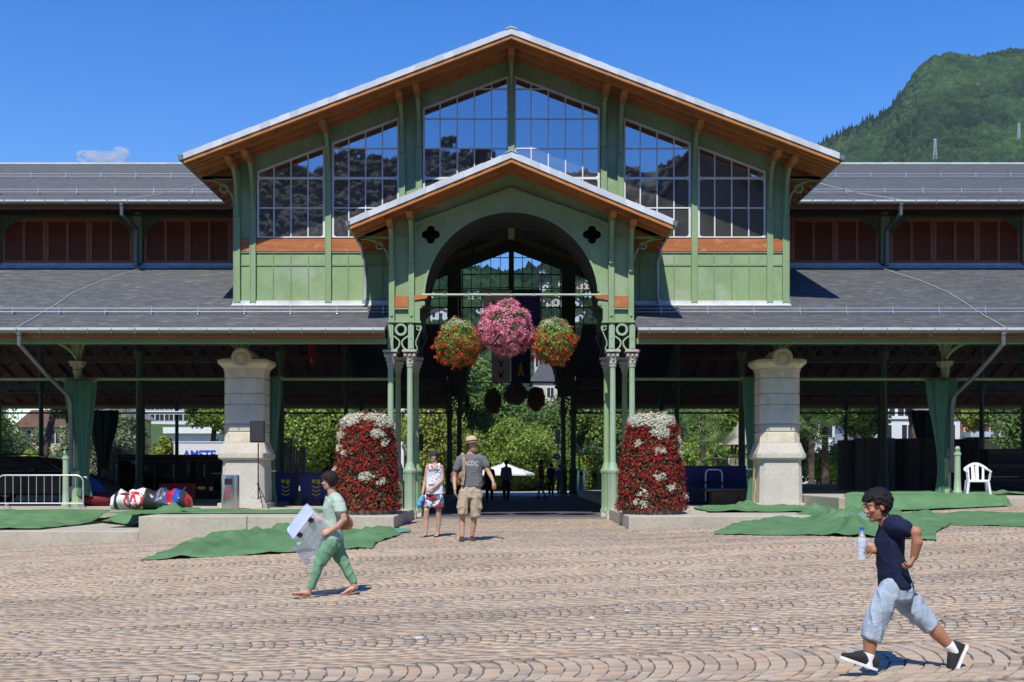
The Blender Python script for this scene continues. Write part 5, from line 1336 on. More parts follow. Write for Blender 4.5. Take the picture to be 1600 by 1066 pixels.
x = X_(403.5, 31.0); stand(x, 31.0, TZ, 1.76, 'black tripod speaker stand in front of the left stone pillar'); speaker(x, 31.0, 2.06, .40, .60, 'black loudspeaker on its stand beside the left stone pillar')
x = X_(654, 35.6); stand(x, 35.6, .01, 1.9, 'thin speaker stand just inside the porch on the left'); speaker(x, 35.6, 1.92, .32, .52, 'black loudspeaker hung inside the porch between the left columns')

# ---------------------------------------------------------------- felt carpets
def carpet(label, quad, zf, amp=.05, nu=60, nv=26, seed=1, wob=.12, thick=.008, folds=(), mat=CARPET, drape=None):
    """a felt sheet: bilinear patch between four corners with a crumpled surface and ragged edges"""
    A, B, C_, D_ = [Vector((*q, 0)) for q in quad]; V = []; sd = seed*13.7
    for j in range(nv+1):
        v = j/nv
        for i in range(nu+1):
            u = i/nu; p = (A*(1-u)+B*u)*(1-v)+(D_*(1-u)+C_*u)*v
            n1 = noise.noise(Vector((u*3.1+sd, v*2.3, 1))); n2 = noise.noise(Vector((u*3.1+sd, v*2.3, 7))); p += Vector((n1, n2, 0))*wob
            q = Vector((p.x*.7+sd, p.y*.9, sd)); r1 = 1-abs(noise.noise(q))*2.6; r1 = max(0, r1)**3; r2 = 1-abs(noise.noise(Vector((p.x*.35+p.y*.5+sd, p.y*.25, sd+4))))*5; r2 = max(0, r2)**2
            z = amp*(.9*r1+1.3*r2)+amp*.5*max(0, noise.noise(q*.8+Vector((9, 9, 9))))
            for (fu, fw, fh, sl) in folds:
                d = (u-fu-sl*(v-.5))/fw; z += fh*math.exp(-d*d)
            e = min(u, 1-u, v, 1-v); z *= .35+.65*sst(0, .08, e)
            V.append((p.x, p.y, zf(p.x, p.y)+.012+z))
    m = MB(); m.add(V, [(j*(nu+1)+i, j*(nu+1)+i+1, (j+1)*(nu+1)+i+1, (j+1)*(nu+1)+i) for j in range(nv) for i in range(nu)])
    o = m.build('felt_carpet', [mat, CARPETB], None, smooth=70)
    md = o.modifiers.new('t', 'SOLIDIFY'); md.thickness = thick; md.offset = 1; md.material_offset_rim = 0
    tag(o, label, 'carpet', 'green felt carpets pulled off the steps'); return o
def G(px, py, zf=zg, D0=20):
    """world x,y where the sight line through a photograph pixel meets the surface zf"""
    D = D0
    for _ in range(40):
        z = zf(X_(px, D), D); D = .5*D+.5*(CZ-z)*F/(py-HZ)
    return (X_(px, D), D)
fl = lambda z: (lambda x, y: z)
c1 = [G(222, 877), G(580, 858), G(640, 829), G(330, 838)]
carpet('flat green felt carpet on the paving before the left terrace, pointed at its left end', c1, zg, .10, 90, 30, 1, .16, folds=[(.32, .05, .16, .3), (.62, .04, .12, -.2)])
carpet('green felt carpet piece draped over the step at the far left', [(-12.9, 25.9), (-10.7, 26.3), (-10.55, 30.5), (-14.5, 30.5)], lambda x, y: -.045+.33*sst(28.6, 30.9, y)-.0, .07, 50, 30, 2, .1)
carpet('green felt strip lying on top of the left terrace edge', [(-9.6, 27.0), (-4.8, 27.2), (-4.6, 29.4), (-9.4, 29.6)], fl(TZ), .03, 60, 14, 3, .08)
carpet('crumpled end of green felt hanging over the left terrace corner', [(-10.9, 30.2), (-8.6, 26.9), (-7.2, 27.6), (-9.0, 30.9)], lambda x, y: -.03+(TZ+.0+.03)*max(sst(30.1, 30.75, y), sst(-9.2, -8.3, x)), .12, 40, 30, 4, .1)
carpet('narrow green felt strip rolled beside the left flower cone', [(-4.6, 27.4), (-2.9, 27.2), (-2.75, 27.7), (-4.5, 28.0)], fl(TZ), .03, 30, 8, 5, .04)
c2 = [G(1118, 836), G(1468, 846), G(1500, 806), G(1180, 800)]
carpet('large crumpled green felt carpet on the plaza right of the entrance', c2, zg, .06, 110, 50, 6, .25, folds=[(.22, .05, .08, .5), (.5, .04, .12, -.4), (.74, .03, .09, .3)])
carpet('green felt carpet sagging off the right terrace block beside the pillar', [(4.7, 27.8), (8.2, 28.2), (8.3, 31.6), (5.0, 31.6)], lambda x, y: TZ+.01, .06, 70, 36, 7, .2, folds=[(.35, .06, .12, .3)])
def face(x, y): return .64-(.64-zg(x, 28.4))*(1-sst(28.15, 28.55, y))
carpet('green felt carpet draped over the front of the raised right slab', [(8.05, 27.5), (12.2, 28.0), (12.3, 29.8), (8.6, 29.8)], lambda x, y: zg(x, y)+(max(.64, zg(x, y))-zg(x, y))*sst(28.0, 28.5, y)+.01, .06, 90, 50, 8, .05)
carpet('pale-backed flap of felt folded over on the right green carpet', [G(1316, 828), G(1372, 826), G(1366, 806), G(1330, 806)], zg, .10, 30, 20, 21, .15, mat=CARPETB)
carpet('green felt roll end beside the left flower cone on the paving', [G(590, 836), G(640, 833), G(642, 829), G(600, 829)], zg, .05, 20, 8, 22, .02, mat=CARPETB)
carpet('long green felt strip on the paving running off to the right', [G(1400, 818), G(1640, 826), G(1640, 803), G(1500, 800)], zg, .03, 80, 20, 9, .08)
carpet('rumpled green felt heap in front of the right slab', [G(1290, 818), G(1420, 812), G(1400, 796), G(1290, 800)], zg, .10, 50, 24, 10, .2, folds=[(.5, .12, .16, .6)])
carpet('bit of green felt behind the white chair', [(12.6, 30.9), (16, 30.9), (16, 33), (12.9, 32.4)], fl(.65), .08, 40, 16, 11, .1)

# ---------------------------------------------------------------- flower cones and hanging baskets
def petals(rng, P_, N_, size, k=4):
    """small flower rosettes: k petals each"""
    n = len(P_); a = np.cross(N_, rng.randn(n, 3)); a /= np.linalg.norm(a, axis=1)[:, None]+1e-9; b = np.cross(N_, a); V = []
    s = size*(.7+.6*rng.rand(n, 1))
    for i in range(k):
        t = 2*pi*i/k; d = a*cos(t)+b*sin(t); e = a*cos(t+pi/2)+b*sin(t+pi/2)
        V.append(np.stack([P_, P_+(d*.6+e*.42)*s*.6+N_*s*.12, P_+d*s*.75+N_*s*.25, P_+(d*.6-e*.42)*s*.6+N_*s*.12], 1))
    V = np.concatenate(V, 1).reshape(-1, 3); T = np.repeat(rng.rand(n), 4*k); return V, np.arange(len(V)).reshape(-1, 4), T
FM = {'red': [(0, (.26, .005, .010)), (.6, (.46, .012, .018)), (1, (.66, .04, .035))], 'silver': [(0, (.52, .54, .40)), (1, (.85, .84, .68))],
      'pink': [(0, (.70, .12, .26)), (.5, (.85, .28, .42)), (1, (.95, .55, .62))], 'orange': [(0, (.55, .05, .015)), (.6, (.72, .10, .03)), (1, (.80, .22, .10))], 'bronze': [(0, (.07, .02, .014)), (.55, (.16, .05, .03)), (.8, (.17, .15, .06)), (1, (.24, .24, .10))],
      'lime': [(0, (.10, .18, .03)), (.6, (.20, .32, .06)), (1, (.42, .52, .16))]}
FM = {k: M_tint('petals_'+k, v, .6, 0, 1, 'attr', 0, translucent=.3, spec=.2) for k, v in FM.items()}
def flower_cone(label, x, y, zb, h, rb, rt, patches, seed):
    rng = np.random.RandomState(seed); t = thing('flower_cone', label, 'flower arrangement', (x, y, zb), 'tall flower cones at the entrance')
    m = MB(); m.lathe([(rb*.86, 0), (rb*.9, .10), (rb*.8, .12)], (x, y, zb), 28); m.build('planter_base', M('grey_planter', (.14, .13, .12), .8), t)
    def rad(u): return (rb+(rt-rb)*u**1.25)*(1 if u < .88 else sqrt(max(0, 1-((u-.88)/.12)**2*.75)))
    m = MB(); m.lathe([(rad(u)*.90, .1+u*(h-.1)*.98) for u in [i/14 for i in range(15)]], (x, y, zb), 24); m.build('soil_frame', M('moss_and_soil', (.03, .02, .012), .95, .3, 12), t)
    def surf(n, bias=1.0, off=0.0, spread=.05):
        u = rng.rand(n)**bias; a = rng.rand(n)*2*pi; lump = np.array([noise.noise(Vector((cos(q)*2.2, sin(q)*2.2, w_*5+seed))) for q, w_ in zip(a, u)])
        r = np.array([rad(q) for q in u])*(1+.07*lump)+off+spread*rng.randn(n)*.5; z = .08+u*(h-.1)
        top = u > .9; p = np.stack([x+r*np.cos(a), y+r*np.sin(a), zb+z+.03*rng.randn(n)], 1)
        nn = np.stack([np.cos(a), np.sin(a), .35+.8*top], 1)+.55*rng.randn(n, 3); nn /= np.linalg.norm(nn, axis=1)[:, None]; return p, nn, u, a
    def patch(u, a):
        w_ = np.zeros(len(u))
        for (pu, pa, ru, ra) in patches:
            d = ((u-pu)/ru)**2+(((a-pa+pi) % (2*pi)-pi)/ra)**2; w_ = np.maximum(w_, (d < 1+.5*rng.randn(len(u))*.5).astype(float))
        return w_ > .5
    p, nn, u, a = surf(9000, .9, -.02); V, Fq, T = leafs(rng, p, nn, .075); o = np_mesh('foliage', V, Fq, FM['bronze'], t, T); o['kind'] = 'stuff'
    p, nn, u, a = surf(5600, .9, .03); k = ~patch(u, a) & (np.array([noise.noise(Vector(q*7)) for q in p]) > -.16); V, Fq, T = petals(rng, p[k], nn[k], .034); o = np_mesh('red_blossoms', V, Fq, FM['red'], t, T); o['kind'] = 'stuff'
    p, nn, u, a = surf(20000, .8, .035); k = patch(u, a) | ((u > .935) & (rng.rand(len(u)) > .15)); V, Fq, T = petals(rng, p[k], nn[k], .040, 3); o = np_mesh('silver_foliage', V, Fq, FM['silver'], t, T); o['kind'] = 'stuff'

def leafs(rng, p, nn, s_):
    n = len(p); a = np.cross(nn, rng.randn(n, 3)); a /= np.linalg.norm(a, axis=1)[:, None]+1e-9; b = np.cross(nn, a); s = s_*(.6+.8*rng.rand(n, 1))
    V = np.stack([p-a*s*.5, p-b*s*.22, p+a*s*.5+nn*s*.2, p+b*s*.22], 1).reshape(-1, 3); return V, np.arange(n*4).reshape(-1, 4), np.repeat(rng.rand(n), 4)
# angles: the camera sees a = -pi/2 (front); left of picture = pi, right = 0
flower_cone('tall cone of red flowers with silver patches left of the passage', X_(573, 27.2), 27.2, TZ, 2.36, .79, .56,
            [(.93, -2.4, .05, .6), (.92, -.7, .05, .5), (.80, -1.05, .045, .26), (.70, -.8, .03, .16), (.60, -2.3, .02, .15), (.36, -1.5, .04, .25), (.3, -1.0, .03, .15), (.79, -2.6, .06, .25), (.66, -2.7, .04, .2), (.42, -2.9, .04, .2)], 3)
flower_cone('tall cone of red flowers with a silver crown right of the passage', X_(1018.5, 27.2), 27.2, TZ, 2.36, .80, .52,
            [(.93, -1.7, .05, 1.3), (.81, -1.35, .06, .36), (.70, -2.2, .025, .12), (.62, -1.4, .02, .2), (.36, -1.45, .025, .2), (.25, -1.1, .03, .15), (.2, -1.95, .03, .14), (.08, -2.0, .03, .25), (.6, -.4, .04, .2), (.72, -.3, .06, .2), (.15, -.2, .04, .3)], 4)

def basket(label, x, y, z, rx, rz, kind, seed, flowers, leaves, dark=False, ztop=None):
    rng = np.random.RandomState(seed); t = thing('hanging_basket', label, 'hanging basket', (x, y, z), 'flower balls hung in the arches')
    m = MB(); m.sphere((x, y, z), 1, 14, 9, (rx*.72, rx*.72, rz*.72)); m.build('basket', M('basket_core', (.02, .03, .012), .95), t)
    m = MB()
    if ztop: m.tube([(x, y, z+rz*.6), (x, y, ztop)], .006, 5)
    m.tube([(x-rx*.4, y, z+rz*.6), (x, y, z+rz*1.15), (x+rx*.4, y, z+rz*.6)], .006, 5); m.build('chain', BLACK, t)
    def surf(n, off):
        d = rng.randn(n, 3); d /= np.linalg.norm(d, axis=1)[:, None]; lump = np.array([noise.noise(Vector(q*2.3)+Vector((seed, 0, 0))) for q in d])[:, None]
        egg = 1+.12*(-d[:, 2:3]) if kind != 'pink' else 1.0
        p = np.array([x, y, z])+d*np.array([rx, rx, rz])*(1+.26*lump+off+.05*rng.randn(n, 1))*egg; nn = d+.5*rng.randn(n, 3); nn /= np.linalg.norm(nn, axis=1)[:, None]; return p, nn, d
    if dark:
        p, nn, d = surf(6000, -.04); V, Fq, T = leafs(rng, p, nn, .10); o = np_mesh('foliage', V, Fq, LM['mid'], t, T); o['kind'] = 'stuff'
        p, nn, d = surf(1200, .02); V, Fq, T = petals(rng, p, nn, .05); o = np_mesh('blossoms', V, Fq, FM[flowers], t, T); o['kind'] = 'stuff'; return
    p, nn, d = surf(7500, -.05); V, Fq, T = leafs(rng, p, nn, .075); o = np_mesh('foliage', V, Fq, FM['lime'] if leaves == 'lime' else LM['mid'], t, T); o['kind'] = 'stuff'
    n = 11000 if kind == 'pink' else 4200
    p, nn, d = surf(n, .03); prob = np.ones(n) if kind == 'pink' else np.clip(.75-d[:, 2]*1.0, .04, 1)
    if kind == 'pink':  # umbels: flowers in tight heads
        c = p[:900]; cn = nn[:900]; k = rng.randint(0, 900, n); p = c[k]+.035*rng.randn(n, 3)+cn[k]*.02; nn = cn[k]+.3*rng.randn(n, 3); nn /= np.linalg.norm(nn, axis=1)[:, None]
    else:
        c = p[:420][rng.rand(420) < prob[:420]]; k = rng.randint(0, len(c), n); p = c[k]+.03*rng.randn(n, 3)
    V, Fq, T = petals(rng, p, nn, .034 if kind == 'pink' else .028); o = np_mesh('blossoms', V, Fq, FM[flowers], t, T); o['kind'] = 'stuff'
    if kind != 'pink':
        p, nn, d = surf(4000, .02); k = d[:, 2] > .35+.3*rng.rand(4000); V, Fq, T = petals(rng, p[k], nn[k], .026, 3); o = np_mesh('white_blossoms', V, Fq, FM['silver'], t, T); o['kind'] = 'stuff'
        p, nn, d = surf(60, .12); V, Fq, T = petals(rng, p, nn, .04); o = np_mesh('stray_blossoms', V, Fq, FM[flowers], t, T); o['kind'] = 'stuff'
    else:
        p, nn, d = surf(150, .10); p[:, 2] -= .05; V, Fq, T = petals(rng, p, nn, .04); o = np_mesh('stray_blossoms', V, Fq, FM[flowers], t, T); o['kind'] = 'stuff'
Y = 30.9
basket('large round ball of pink flowers hanging in the middle of the entrance arch', X_(790, Y), Y, Z_(514, Y), .64, .64, 'pink', 5, 'pink', 'mid', ztop=6.0)
basket('orange-flowered hanging basket at the left of the pink ball', X_(716, Y), Y, Z_(532, Y), .53, .60, 'or', 6, 'orange', 'lime', ztop=6.0)
basket('orange-flowered hanging basket at the right of the pink ball', X_(865, Y), Y, Z_(530, Y), .51, .60, 'or', 7, 'orange', 'lime', ztop=6.0)
Y = 61.7
basket('dark flower ball in the far arch, left of three', X_(770, Y), Y, Z_(627, Y), .42, .62, 'pink', 8, 'orange', 'mid', True, 4.9)
basket('dark flower ball in the far arch, middle of three and the roundest', X_(806, Y), Y, Z_(615, Y), .58, .55, 'pink', 9, 'pink', 'mid', True, 4.9)
basket('dark flower ball in the far arch, right of three', X_(838, Y), Y, Z_(623, Y), .44, .58, 'pink', 10, 'orange', 'mid', True, 4.9)

# ---------------------------------------------------------------- banners
def banner(label, x0, x1, y, z0, z1, mat, marks):
    t = thing('banner', label, 'banner', ((x0+x1)/2, y, z0)); m = MB(); nu, nv = 14, 16; V = []
    for j in range(nv+1):
        for i in range(nu+1):
            u, v = i/nu, j/nv; V.append((x0+(x1-x0)*u, y+.04*sin(u*7+v*2)*(1-v*.3), z0+(z1-z0)*v))
    m.add(V, [(j*(nu+1)+i, j*(nu+1)+i+1, (j+1)*(nu+1)+i+1, (j+1)*(nu+1)+i) for j in range(nv) for i in range(nu)])
    o = m.build('cloth', mat, t, smooth=True); md = o.modifiers.new('s', 'SOLIDIFY'); md.thickness = .004
    m = MB(); m.tube([(x0-.03, y, z1), (x1+.03, y, z1)], .015, 6); m.build('rod', BLACK, t)
    xm = (x0+x1)/2; h = z1-z0; yf = y-.065
    if marks == 'moons':
        m = MB()
        for k in range(3):
            zc = z0+h*(.26+.27*k); R = (x1-x0)*.17
            out = [(xm+R*cos(radians(a)), zc+R*sin(radians(a))) for a in range(160, 381, 15)]; inn = [(xm+R*.86*cos(radians(a)), zc+R*.30+R*.86*sin(radians(a))) for a in range(370, 169, -15)]
            m.prism(out+inn, yf, yf+.004)
            zs = zc-h*.12; st_ = []
            for q in range(12): r = R*(.95 if q % 2 == 0 else .38); st_.append((xm+r*cos(pi/2+q*pi/6), zs+r*sin(pi/2+q*pi/6)))
            m.prism(st_, yf, yf+.004)
        m.build('crescents_and_stars', M('banner_plum', (.16, .02, .06), .8), t)
    else:
        m = MB(); s = (x1-x0)*.36; zb = z0+h*.16
        pl = [(-.5, 0), (-.5, .42), (-.32, .55), (-.28, 1.3), (-.34, 1.35), (0, 2.4), (.34, 1.35), (.28, 1.3), (.32, .55), (.5, .42), (.5, 0), (.12, 0), (.12, .28), (0, .38), (-.12, .28), (-.12, 0)]
        plate(m, [(xm+a*s*.85, zb+b*s*.85) for a, b in pl], [circ(xm, zb+1.35*s*.85, s*.08, 10)], yf, yf+.004); m.build('tower_emblem', M('banner_yellow', (.62, .42, .03), .8), t)
WB = M('banner_white_cloth', (.62, .58, .64), .85, .05, 2); BB = M('banner_blue_cloth', (.035, .03, .17), .85, .1, 2)
Y = 40.2
banner('grey-white banner high behind the flower balls, its lower half hidden', X_(756, Y), X_(799.5, Y), Y, Z_(541, Y), Z_(453, Y), WB, 'moons')
banner('dark blue banner high behind the pink flower ball', X_(800.5, Y), X_(845, Y), Y, Z_(541, Y), Z_(453, Y), BB, 'tower')
Y = 57.5
banner('grey-white banner with plum crescents and stars, lower of the white ones', X_(768, Y), X_(797.5, Y), Y, Z_(597, Y), Z_(532, Y), WB, 'moons')
banner('dark blue banner with yellow tower, lower of the blue ones', X_(798.5, Y), X_(829, Y), Y, Z_(598, Y), Z_(532, Y), BB, 'tower')
banner('small red and white flag hanging under the left wing roof', X_(482, 40), X_(492, 40), 40, Z_(572, 40), Z_(534, 40), M('flag_red', (.30, .01, .03), .8), 'tower')
# ---------------------------------------------------------------- car, fridges, cases, bins and other things under the roof
def text_obj(s, size, mat, loc, rot=(pi/2, 0, 0), extrude=.002, name='lettering', parent=None, bold=0.0, sx=1.0, align='CENTER'):
    cu = bpy.data.curves.new(name, 'FONT'); cu.body = s; cu.size = size; cu.extrude = extrude; cu.offset = bold; cu.align_x = align
    ob = bpy.data.objects.new(name, cu); COL.objects.link(ob)
    dg = bpy.context.evaluated_depsgraph_get(); me = bpy.data.meshes.new_from_object(ob.evaluated_get(dg)); bpy.data.objects.remove(ob)
    me.materials.clear(); me.materials.append(mat); me.name = name
    o = bpy.data.objects.new(name, me); link(o, parent); b = base_of(parent); o.location = Vector(loc)-b; o.rotation_euler = rot; o.scale = (sx, 1, 1); return o
def car(xn, y, zb, label):
    """dark estate car, nose to the right at xn, seen from its side"""
    t = thing('estate_car', label, 'car', (xn-2.2, y, zb)); L = 4.5; x0 = xn-L; paint = M('black_car_paint', (.012, .013, .016), .18, .05, 2, spec=.7)
    low = [(0, .35), (0, .75), (.08, .98), (3.05, .98), (3.9, .86), (4.38, .72), (4.5, .55), (4.48, .3), (4.3, .24), (.15, .24)]
    up = [(.10, .97), (.22, 1.40), (.5, 1.47), (2.2, 1.50), (2.55, 1.44), (3.35, .97)]
    m = MB(); m.prism([(x0+a, zb+b) for a, b in low], y, y+1.78); o = m.build('body', paint, t, smooth=30); md = o.modifiers.new('b', 'BEVEL'); md.width = .06; md.segments = 3; md.angle_limit = radians(25); md.limit_method = 'ANGLE'
    m = MB(); n = len(up); a = [(x0+p, y+.08+(q-.97)*.28, zb+q) for p, q in up]; b = [(x0+p, y+1.70-(q-.97)*.28, zb+q) for p, q in up]
    m.add(a+b, [tuple(range(n)), tuple(range(2*n-1, n-1, -1))]+[(i, i+n, (i+1) % n+n, (i+1) % n) for i in range(n)]); o = m.build('cabin', paint, t, smooth=30); md = o.modifiers.new('b', 'BEVEL'); md.width = .04; md.segments = 2
    gl = M('car_window_glass', (.015, .02, .025), .05, 0, 1, spec=.8)
    for w_ in ([(.36, 1.05), (.42, 1.36), (1.05, 1.39), (1.05, 1.05)], [(1.12, 1.05), (1.12, 1.39), (1.95, 1.41), (1.95, 1.05)], [(2.02, 1.05), (2.02, 1.41), (2.3, 1.40), (2.95, 1.05)]):
        m = MB(); m.add([(x0+p, y+.06+(q-.97)*.28, zb+q) for p, q in w_]+[(x0+p, y+.075+(q-.97)*.28, zb+q) for p, q in w_], [(0, 1, 2, 3), (7, 6, 5, 4), (0, 4, 5, 1), (1, 5, 6, 2), (2, 6, 7, 3), (3, 7, 4, 0)]); m.build('side_window', gl, t)
    m = MB(); m.add([(x0+2.62, y+.3, zb+1.42), (x0+3.30, y+.2, zb+1.0), (x0+3.30, y+1.55, zb+1.0), (x0+2.62, y+1.45, zb+1.42), (x0+2.64, y+.3, zb+1.44), (x0+3.33, y+.2, zb+1.01), (x0+3.33, y+1.55, zb+1.01), (x0+2.64, y+1.45, zb+1.44)], [(0, 1, 2, 3), (7, 6, 5, 4), (0, 4, 5, 1), (1, 5, 6, 2), (2, 6, 7, 3), (3, 7, 4, 0)]); m.build('windscreen', gl, t)
    for cx_ in (.85, 3.65):
        for yy in (y-.02, y+1.60):
            m = MB(); v = MB(); v.lathe([(.001, 0), (.31, 0), (.325, .03), (.325, .17), (.31, .2), (.001, .2)], (0, 0, 0), 24); m.v = [(x0+cx_+p[0], yy+p[2], zb+.325+p[1]) for p in v.v]; m.f = v.f; m.m = v.m; w2 = m.build('wheel', BLACK, t, smooth=35)
            m = MB(); v = MB(); v.lathe([(.001, 0), (.20, 0), (.21, .02), (.001, .03)], (0, 0, 0), 18); m.v = [(x0+cx_+p[0], yy-.012+p[2], zb+.325+p[1]) for p in v.v]; m.f = v.f; m.m = v.m; m.build('rim', CHROME, w2)
    for yy in (y+.18, y+1.5):
        m = MB(); m.tube([(x0+.5, yy, zb+1.48), (x0+.6, yy, zb+1.56), (x0+2.1, yy, zb+1.58), (x0+2.3, yy, zb+1.50)], .016, 6); m.build('roof_rail', BLACK, t)
    m = MB(); m.bbox(x0+4.28, x0+4.46, y+.05, y+.35, zb+.62, zb+.74, .02); m.build('headlight', GLASSF, t)
    m = MB(); m.bbox(x0+2.35, x0+2.5, y-.12, y+.05, zb+1.0, zb+1.12, .03); m.build('wing_mirror', paint, t)
    for z in (.80, .86): m = MB(); m.box(x0+1.85, x0+2.0, y-.012, y+.01, zb+z, zb+z+.02); m.build('door_handle', paint, t)
    m = MB()
    for p in (1.08, 2.0, 2.95): m.box(x0+p, x0+p+.008, y-.004, y+.01, zb+.35, zb+.97)
    m.build('door_gap', BLACK, t)
car(X_(152, 37), 37, TZ, 'dark estate car with roof rails parked under the left wing behind the barrier')
def fridge(x, y, zb, w_, h, label, col=None):
    t = thing('display_fridge', label, 'fridge', (x, y, zb), 'drinks fridges in a row under the left wing'); dk = col or BLACK
    m = MB(); m.bbox(x-w_/2, x+w_/2, y, y+.65, zb, zb+h, .015); m.build('cabinet', dk, t)
    m = MB(); a, b = x-w_/2+.04, x+w_/2-.04; 
    for (p, q, r, s) in ((a, a+.05, zb+.28, zb+h-.22), (b-.05, b, zb+.28, zb+h-.22), (a, b, zb+.25, zb+.30), (a, b, zb+h-.24, zb+h-.19)): m.box(p, q, y-.05, y-.002, r, s)
    d = m.build('door', M('fridge_door_frame', (.05, .05, .055), .4), t); m = MB(); m.box(a+.05, b-.05, y-.03, y-.024, zb+.3, zb+h-.24); m.build('glass', M_glass('fridge_glass', (.3, .33, .36), .06), d)
    m = MB(); m.tube([(b-.08, y-.08, zb+.8), (b-.08, y-.08, zb+1.25)], .012, 6); m.build('handle', GALV, d)
    m = MB()
    for k in range(5): m.box(a+.05, b-.05, y-.015, y-.003, zb+.38+k*.29, zb+.40+k*.29)
    m.build('shelf', M('fridge_shelf', (.12, .14, .16), .5), t); m = MB(); m.box(a, b, y-.02, y-.002, zb+.05, zb+.2); m.build('vent_grille', M('fridge_vent', (.035, .035, .04), .6), t)
for k, (px, w_, lb) in enumerate([(203, .92, 'dark glass-door fridge, leftmost of the row'), (230, .9, 'dark glass-door fridge, second from the left of the row'), (258, .85, 'dark fridge in the middle of the row behind the rolled banner'), (283, .85, 'dark fridge right of the middle, behind the red box'), (307, .8, 'dark fridge beside the pale upright strip'), (333, .9, 'dark fridge nearest the left stone pillar')]):
    fridge(X_(px, 42+.1*(k % 2)), 42+.1*(k % 2), TZ, w_*1.05, 1.62, lb)
t = thing('crate', 'red crate with white smile mark behind the rolled banner', 'crate', (X_(274, 37), 37, TZ)); x = X_(274, 37)
m = MB(); m.bbox(x-.52, x+.52, 37, 37.5, TZ, TZ+.62, .02); m.build('box', M('red_plastic', (.45, .012, .02), .5), t); m = MB(); strip(m, [(x+.32*cos(a), TZ+.5+.15*sin(a)) for a in [pi+i*pi/8 for i in range(9)]], .06, 36.98, 36.998); m.build('white_mark', WHITE, t)
# heap of bags
def sack(x, y, zb, sx_, sy_, sz_, mat, label, seed):
    m = MB(); m.sphere((x, y, zb+sz_*.45), 1, 18, 12, (sx_, sy_, sz_*.55)); V = []
    for v in m.v:
        p = Vector(v); n = noise.noise(p*2.3+Vector((seed, 0, 0)))*.28+noise.noise(p*6+Vector((seed, 3, 0)))*.10; c = Vector((x, y, zb+sz_*.45)); q = c+(p-c)*(1+n); V.append((q.x, q.y, max(q.z, zb+.004)))
    m.v = V; o = m.build('fabric_bundle', mat, None, smooth=60); tag(o, label, 'bundle', 'bundles of fabric heaped behind the barrier'); return o
sack(X_(140, 34), 34, TZ, .48, .4, .85, M('blue_fabric', (.02, .07, .30), .8), 'blue fabric bundle, topmost of the heap at the column', 1)
sack(X_(165, 34.4), 34.4, TZ, .42, .4, .80, BLACK, 'black fabric bundle right of the blue one', 2)
sack(X_(150, 33.5), 33.5, TZ, .6, .35, .38, M('dark_red_fabric', (.16, .012, .02), .8), 'dark red fabric bundle at the bottom of the heap', 3)
# rolled event banner on the terrace
t = thing('rolled_banner', 'rolled black and white event banner with red ring emblem lying on the left terrace', 'rolled banner', (X_(235, 29.5), 29.5, TZ)); xa, xb, y, r = X_(176, 29.5), X_(298, 29.5), 29.5, .27
mm, tt_, bb_, oo_ = new_mat('rolled_banner_print'); tc = tt_.nodes.new('ShaderNodeTexCoord'); sp = tt_.nodes.new('ShaderNodeSeparateXYZ'); tt_.links.new(tc.outputs['Object'], sp.inputs[0])
mr = tt_.nodes.new('ShaderNodeMapRange'); mr.inputs['From Min'].default_value = -1.05; mr.inputs['From Max'].default_value = 1.05; tt_.links.new(sp.outputs[0], mr.inputs[0])
c = ramp(tt_, mr.outputs[0], [(0, (.7, .7, .7)), (.09, (.03, .03, .03)), (.14, (.72, .72, .72)), (.44, (.03, .03, .03)), (.60, (.10, .11, .12)), (.70, (.03, .12, .5)), (.73, (.6, .02, .03)), (.80, (.02, .08, .42)), (.88, (.04, .04, .05)), (.95, (.5, .02, .03))], 'CONSTANT'); tt_.links.new(c, bb_.inputs[0]); bb_.inputs['Roughness'].default_value = .35
m = MB(); nu, nv = 40, 20; V = []
for i in range(nu+1):
    u = i/nu; rr_ = r*(1-.35*abs(2*u-1)**6)*(1+.05*sin(u*23))
    for j in range(nv): a = 2*pi*j/nv; q = .92+.26*noise.noise(Vector((u*9, cos(a)*1.5, sin(a)*1.5)))+.08*noise.noise(Vector((u*40, cos(a)*3, sin(a)*3))); V.append((xa+(xb-xa)*u, y+rr_*q*cos(a)*1.3, TZ+.02+max(0, rr_*q*(1+sin(a)))))
m.add(V, [(i*nv+j, i*nv+(j+1) % nv, (i+1)*nv+(j+1) % nv, (i+1)*nv+j) for i in range(nu) for j in range(nv)]+[tuple(range(nv)), tuple(range(nu*nv, nu*nv+nv))]); o = m.build('roll', mm, t, smooth=50)
bv = BVHTree.FromPolygons([Vector(v) for v in m.v], m.f)
def project(o_, bv_, off=.006, ydir=1):
    """lay a flat mark onto a curved surface in front of it"""
    mw = Matrix.LocRotScale(o_.location+base_of(o_.parent), o_.rotation_euler, o_.scale); inv = mw.inverted()
    for v in o_.data.vertices:
        p = mw @ v.co; h = bv_.ray_cast(Vector((p.x, p.y-3*ydir, p.z)), Vector((0, ydir, 0)))
        if h[0] is not None: v.co = inv @ Vector((p.x, h[0].y-off*ydir, p.z))
redm = M('print_red', (.62, .03, .03), .4, 0, 1)
m = MB(); cx_, cz_ = X_(214, 29.5), TZ+.27
m2 = MB()
for i in range(28):
    a0, a1 = 2*pi*i/28, 2*pi*(i+1)/28; m2.add([(cx_+ra*cos(a)*1.15, y-1, cz_+ra*sin(a)) for ra, a in ((.17, a0), (.23, a0), (.23, a1), (.17, a1))], [(0, 1, 2, 3)])
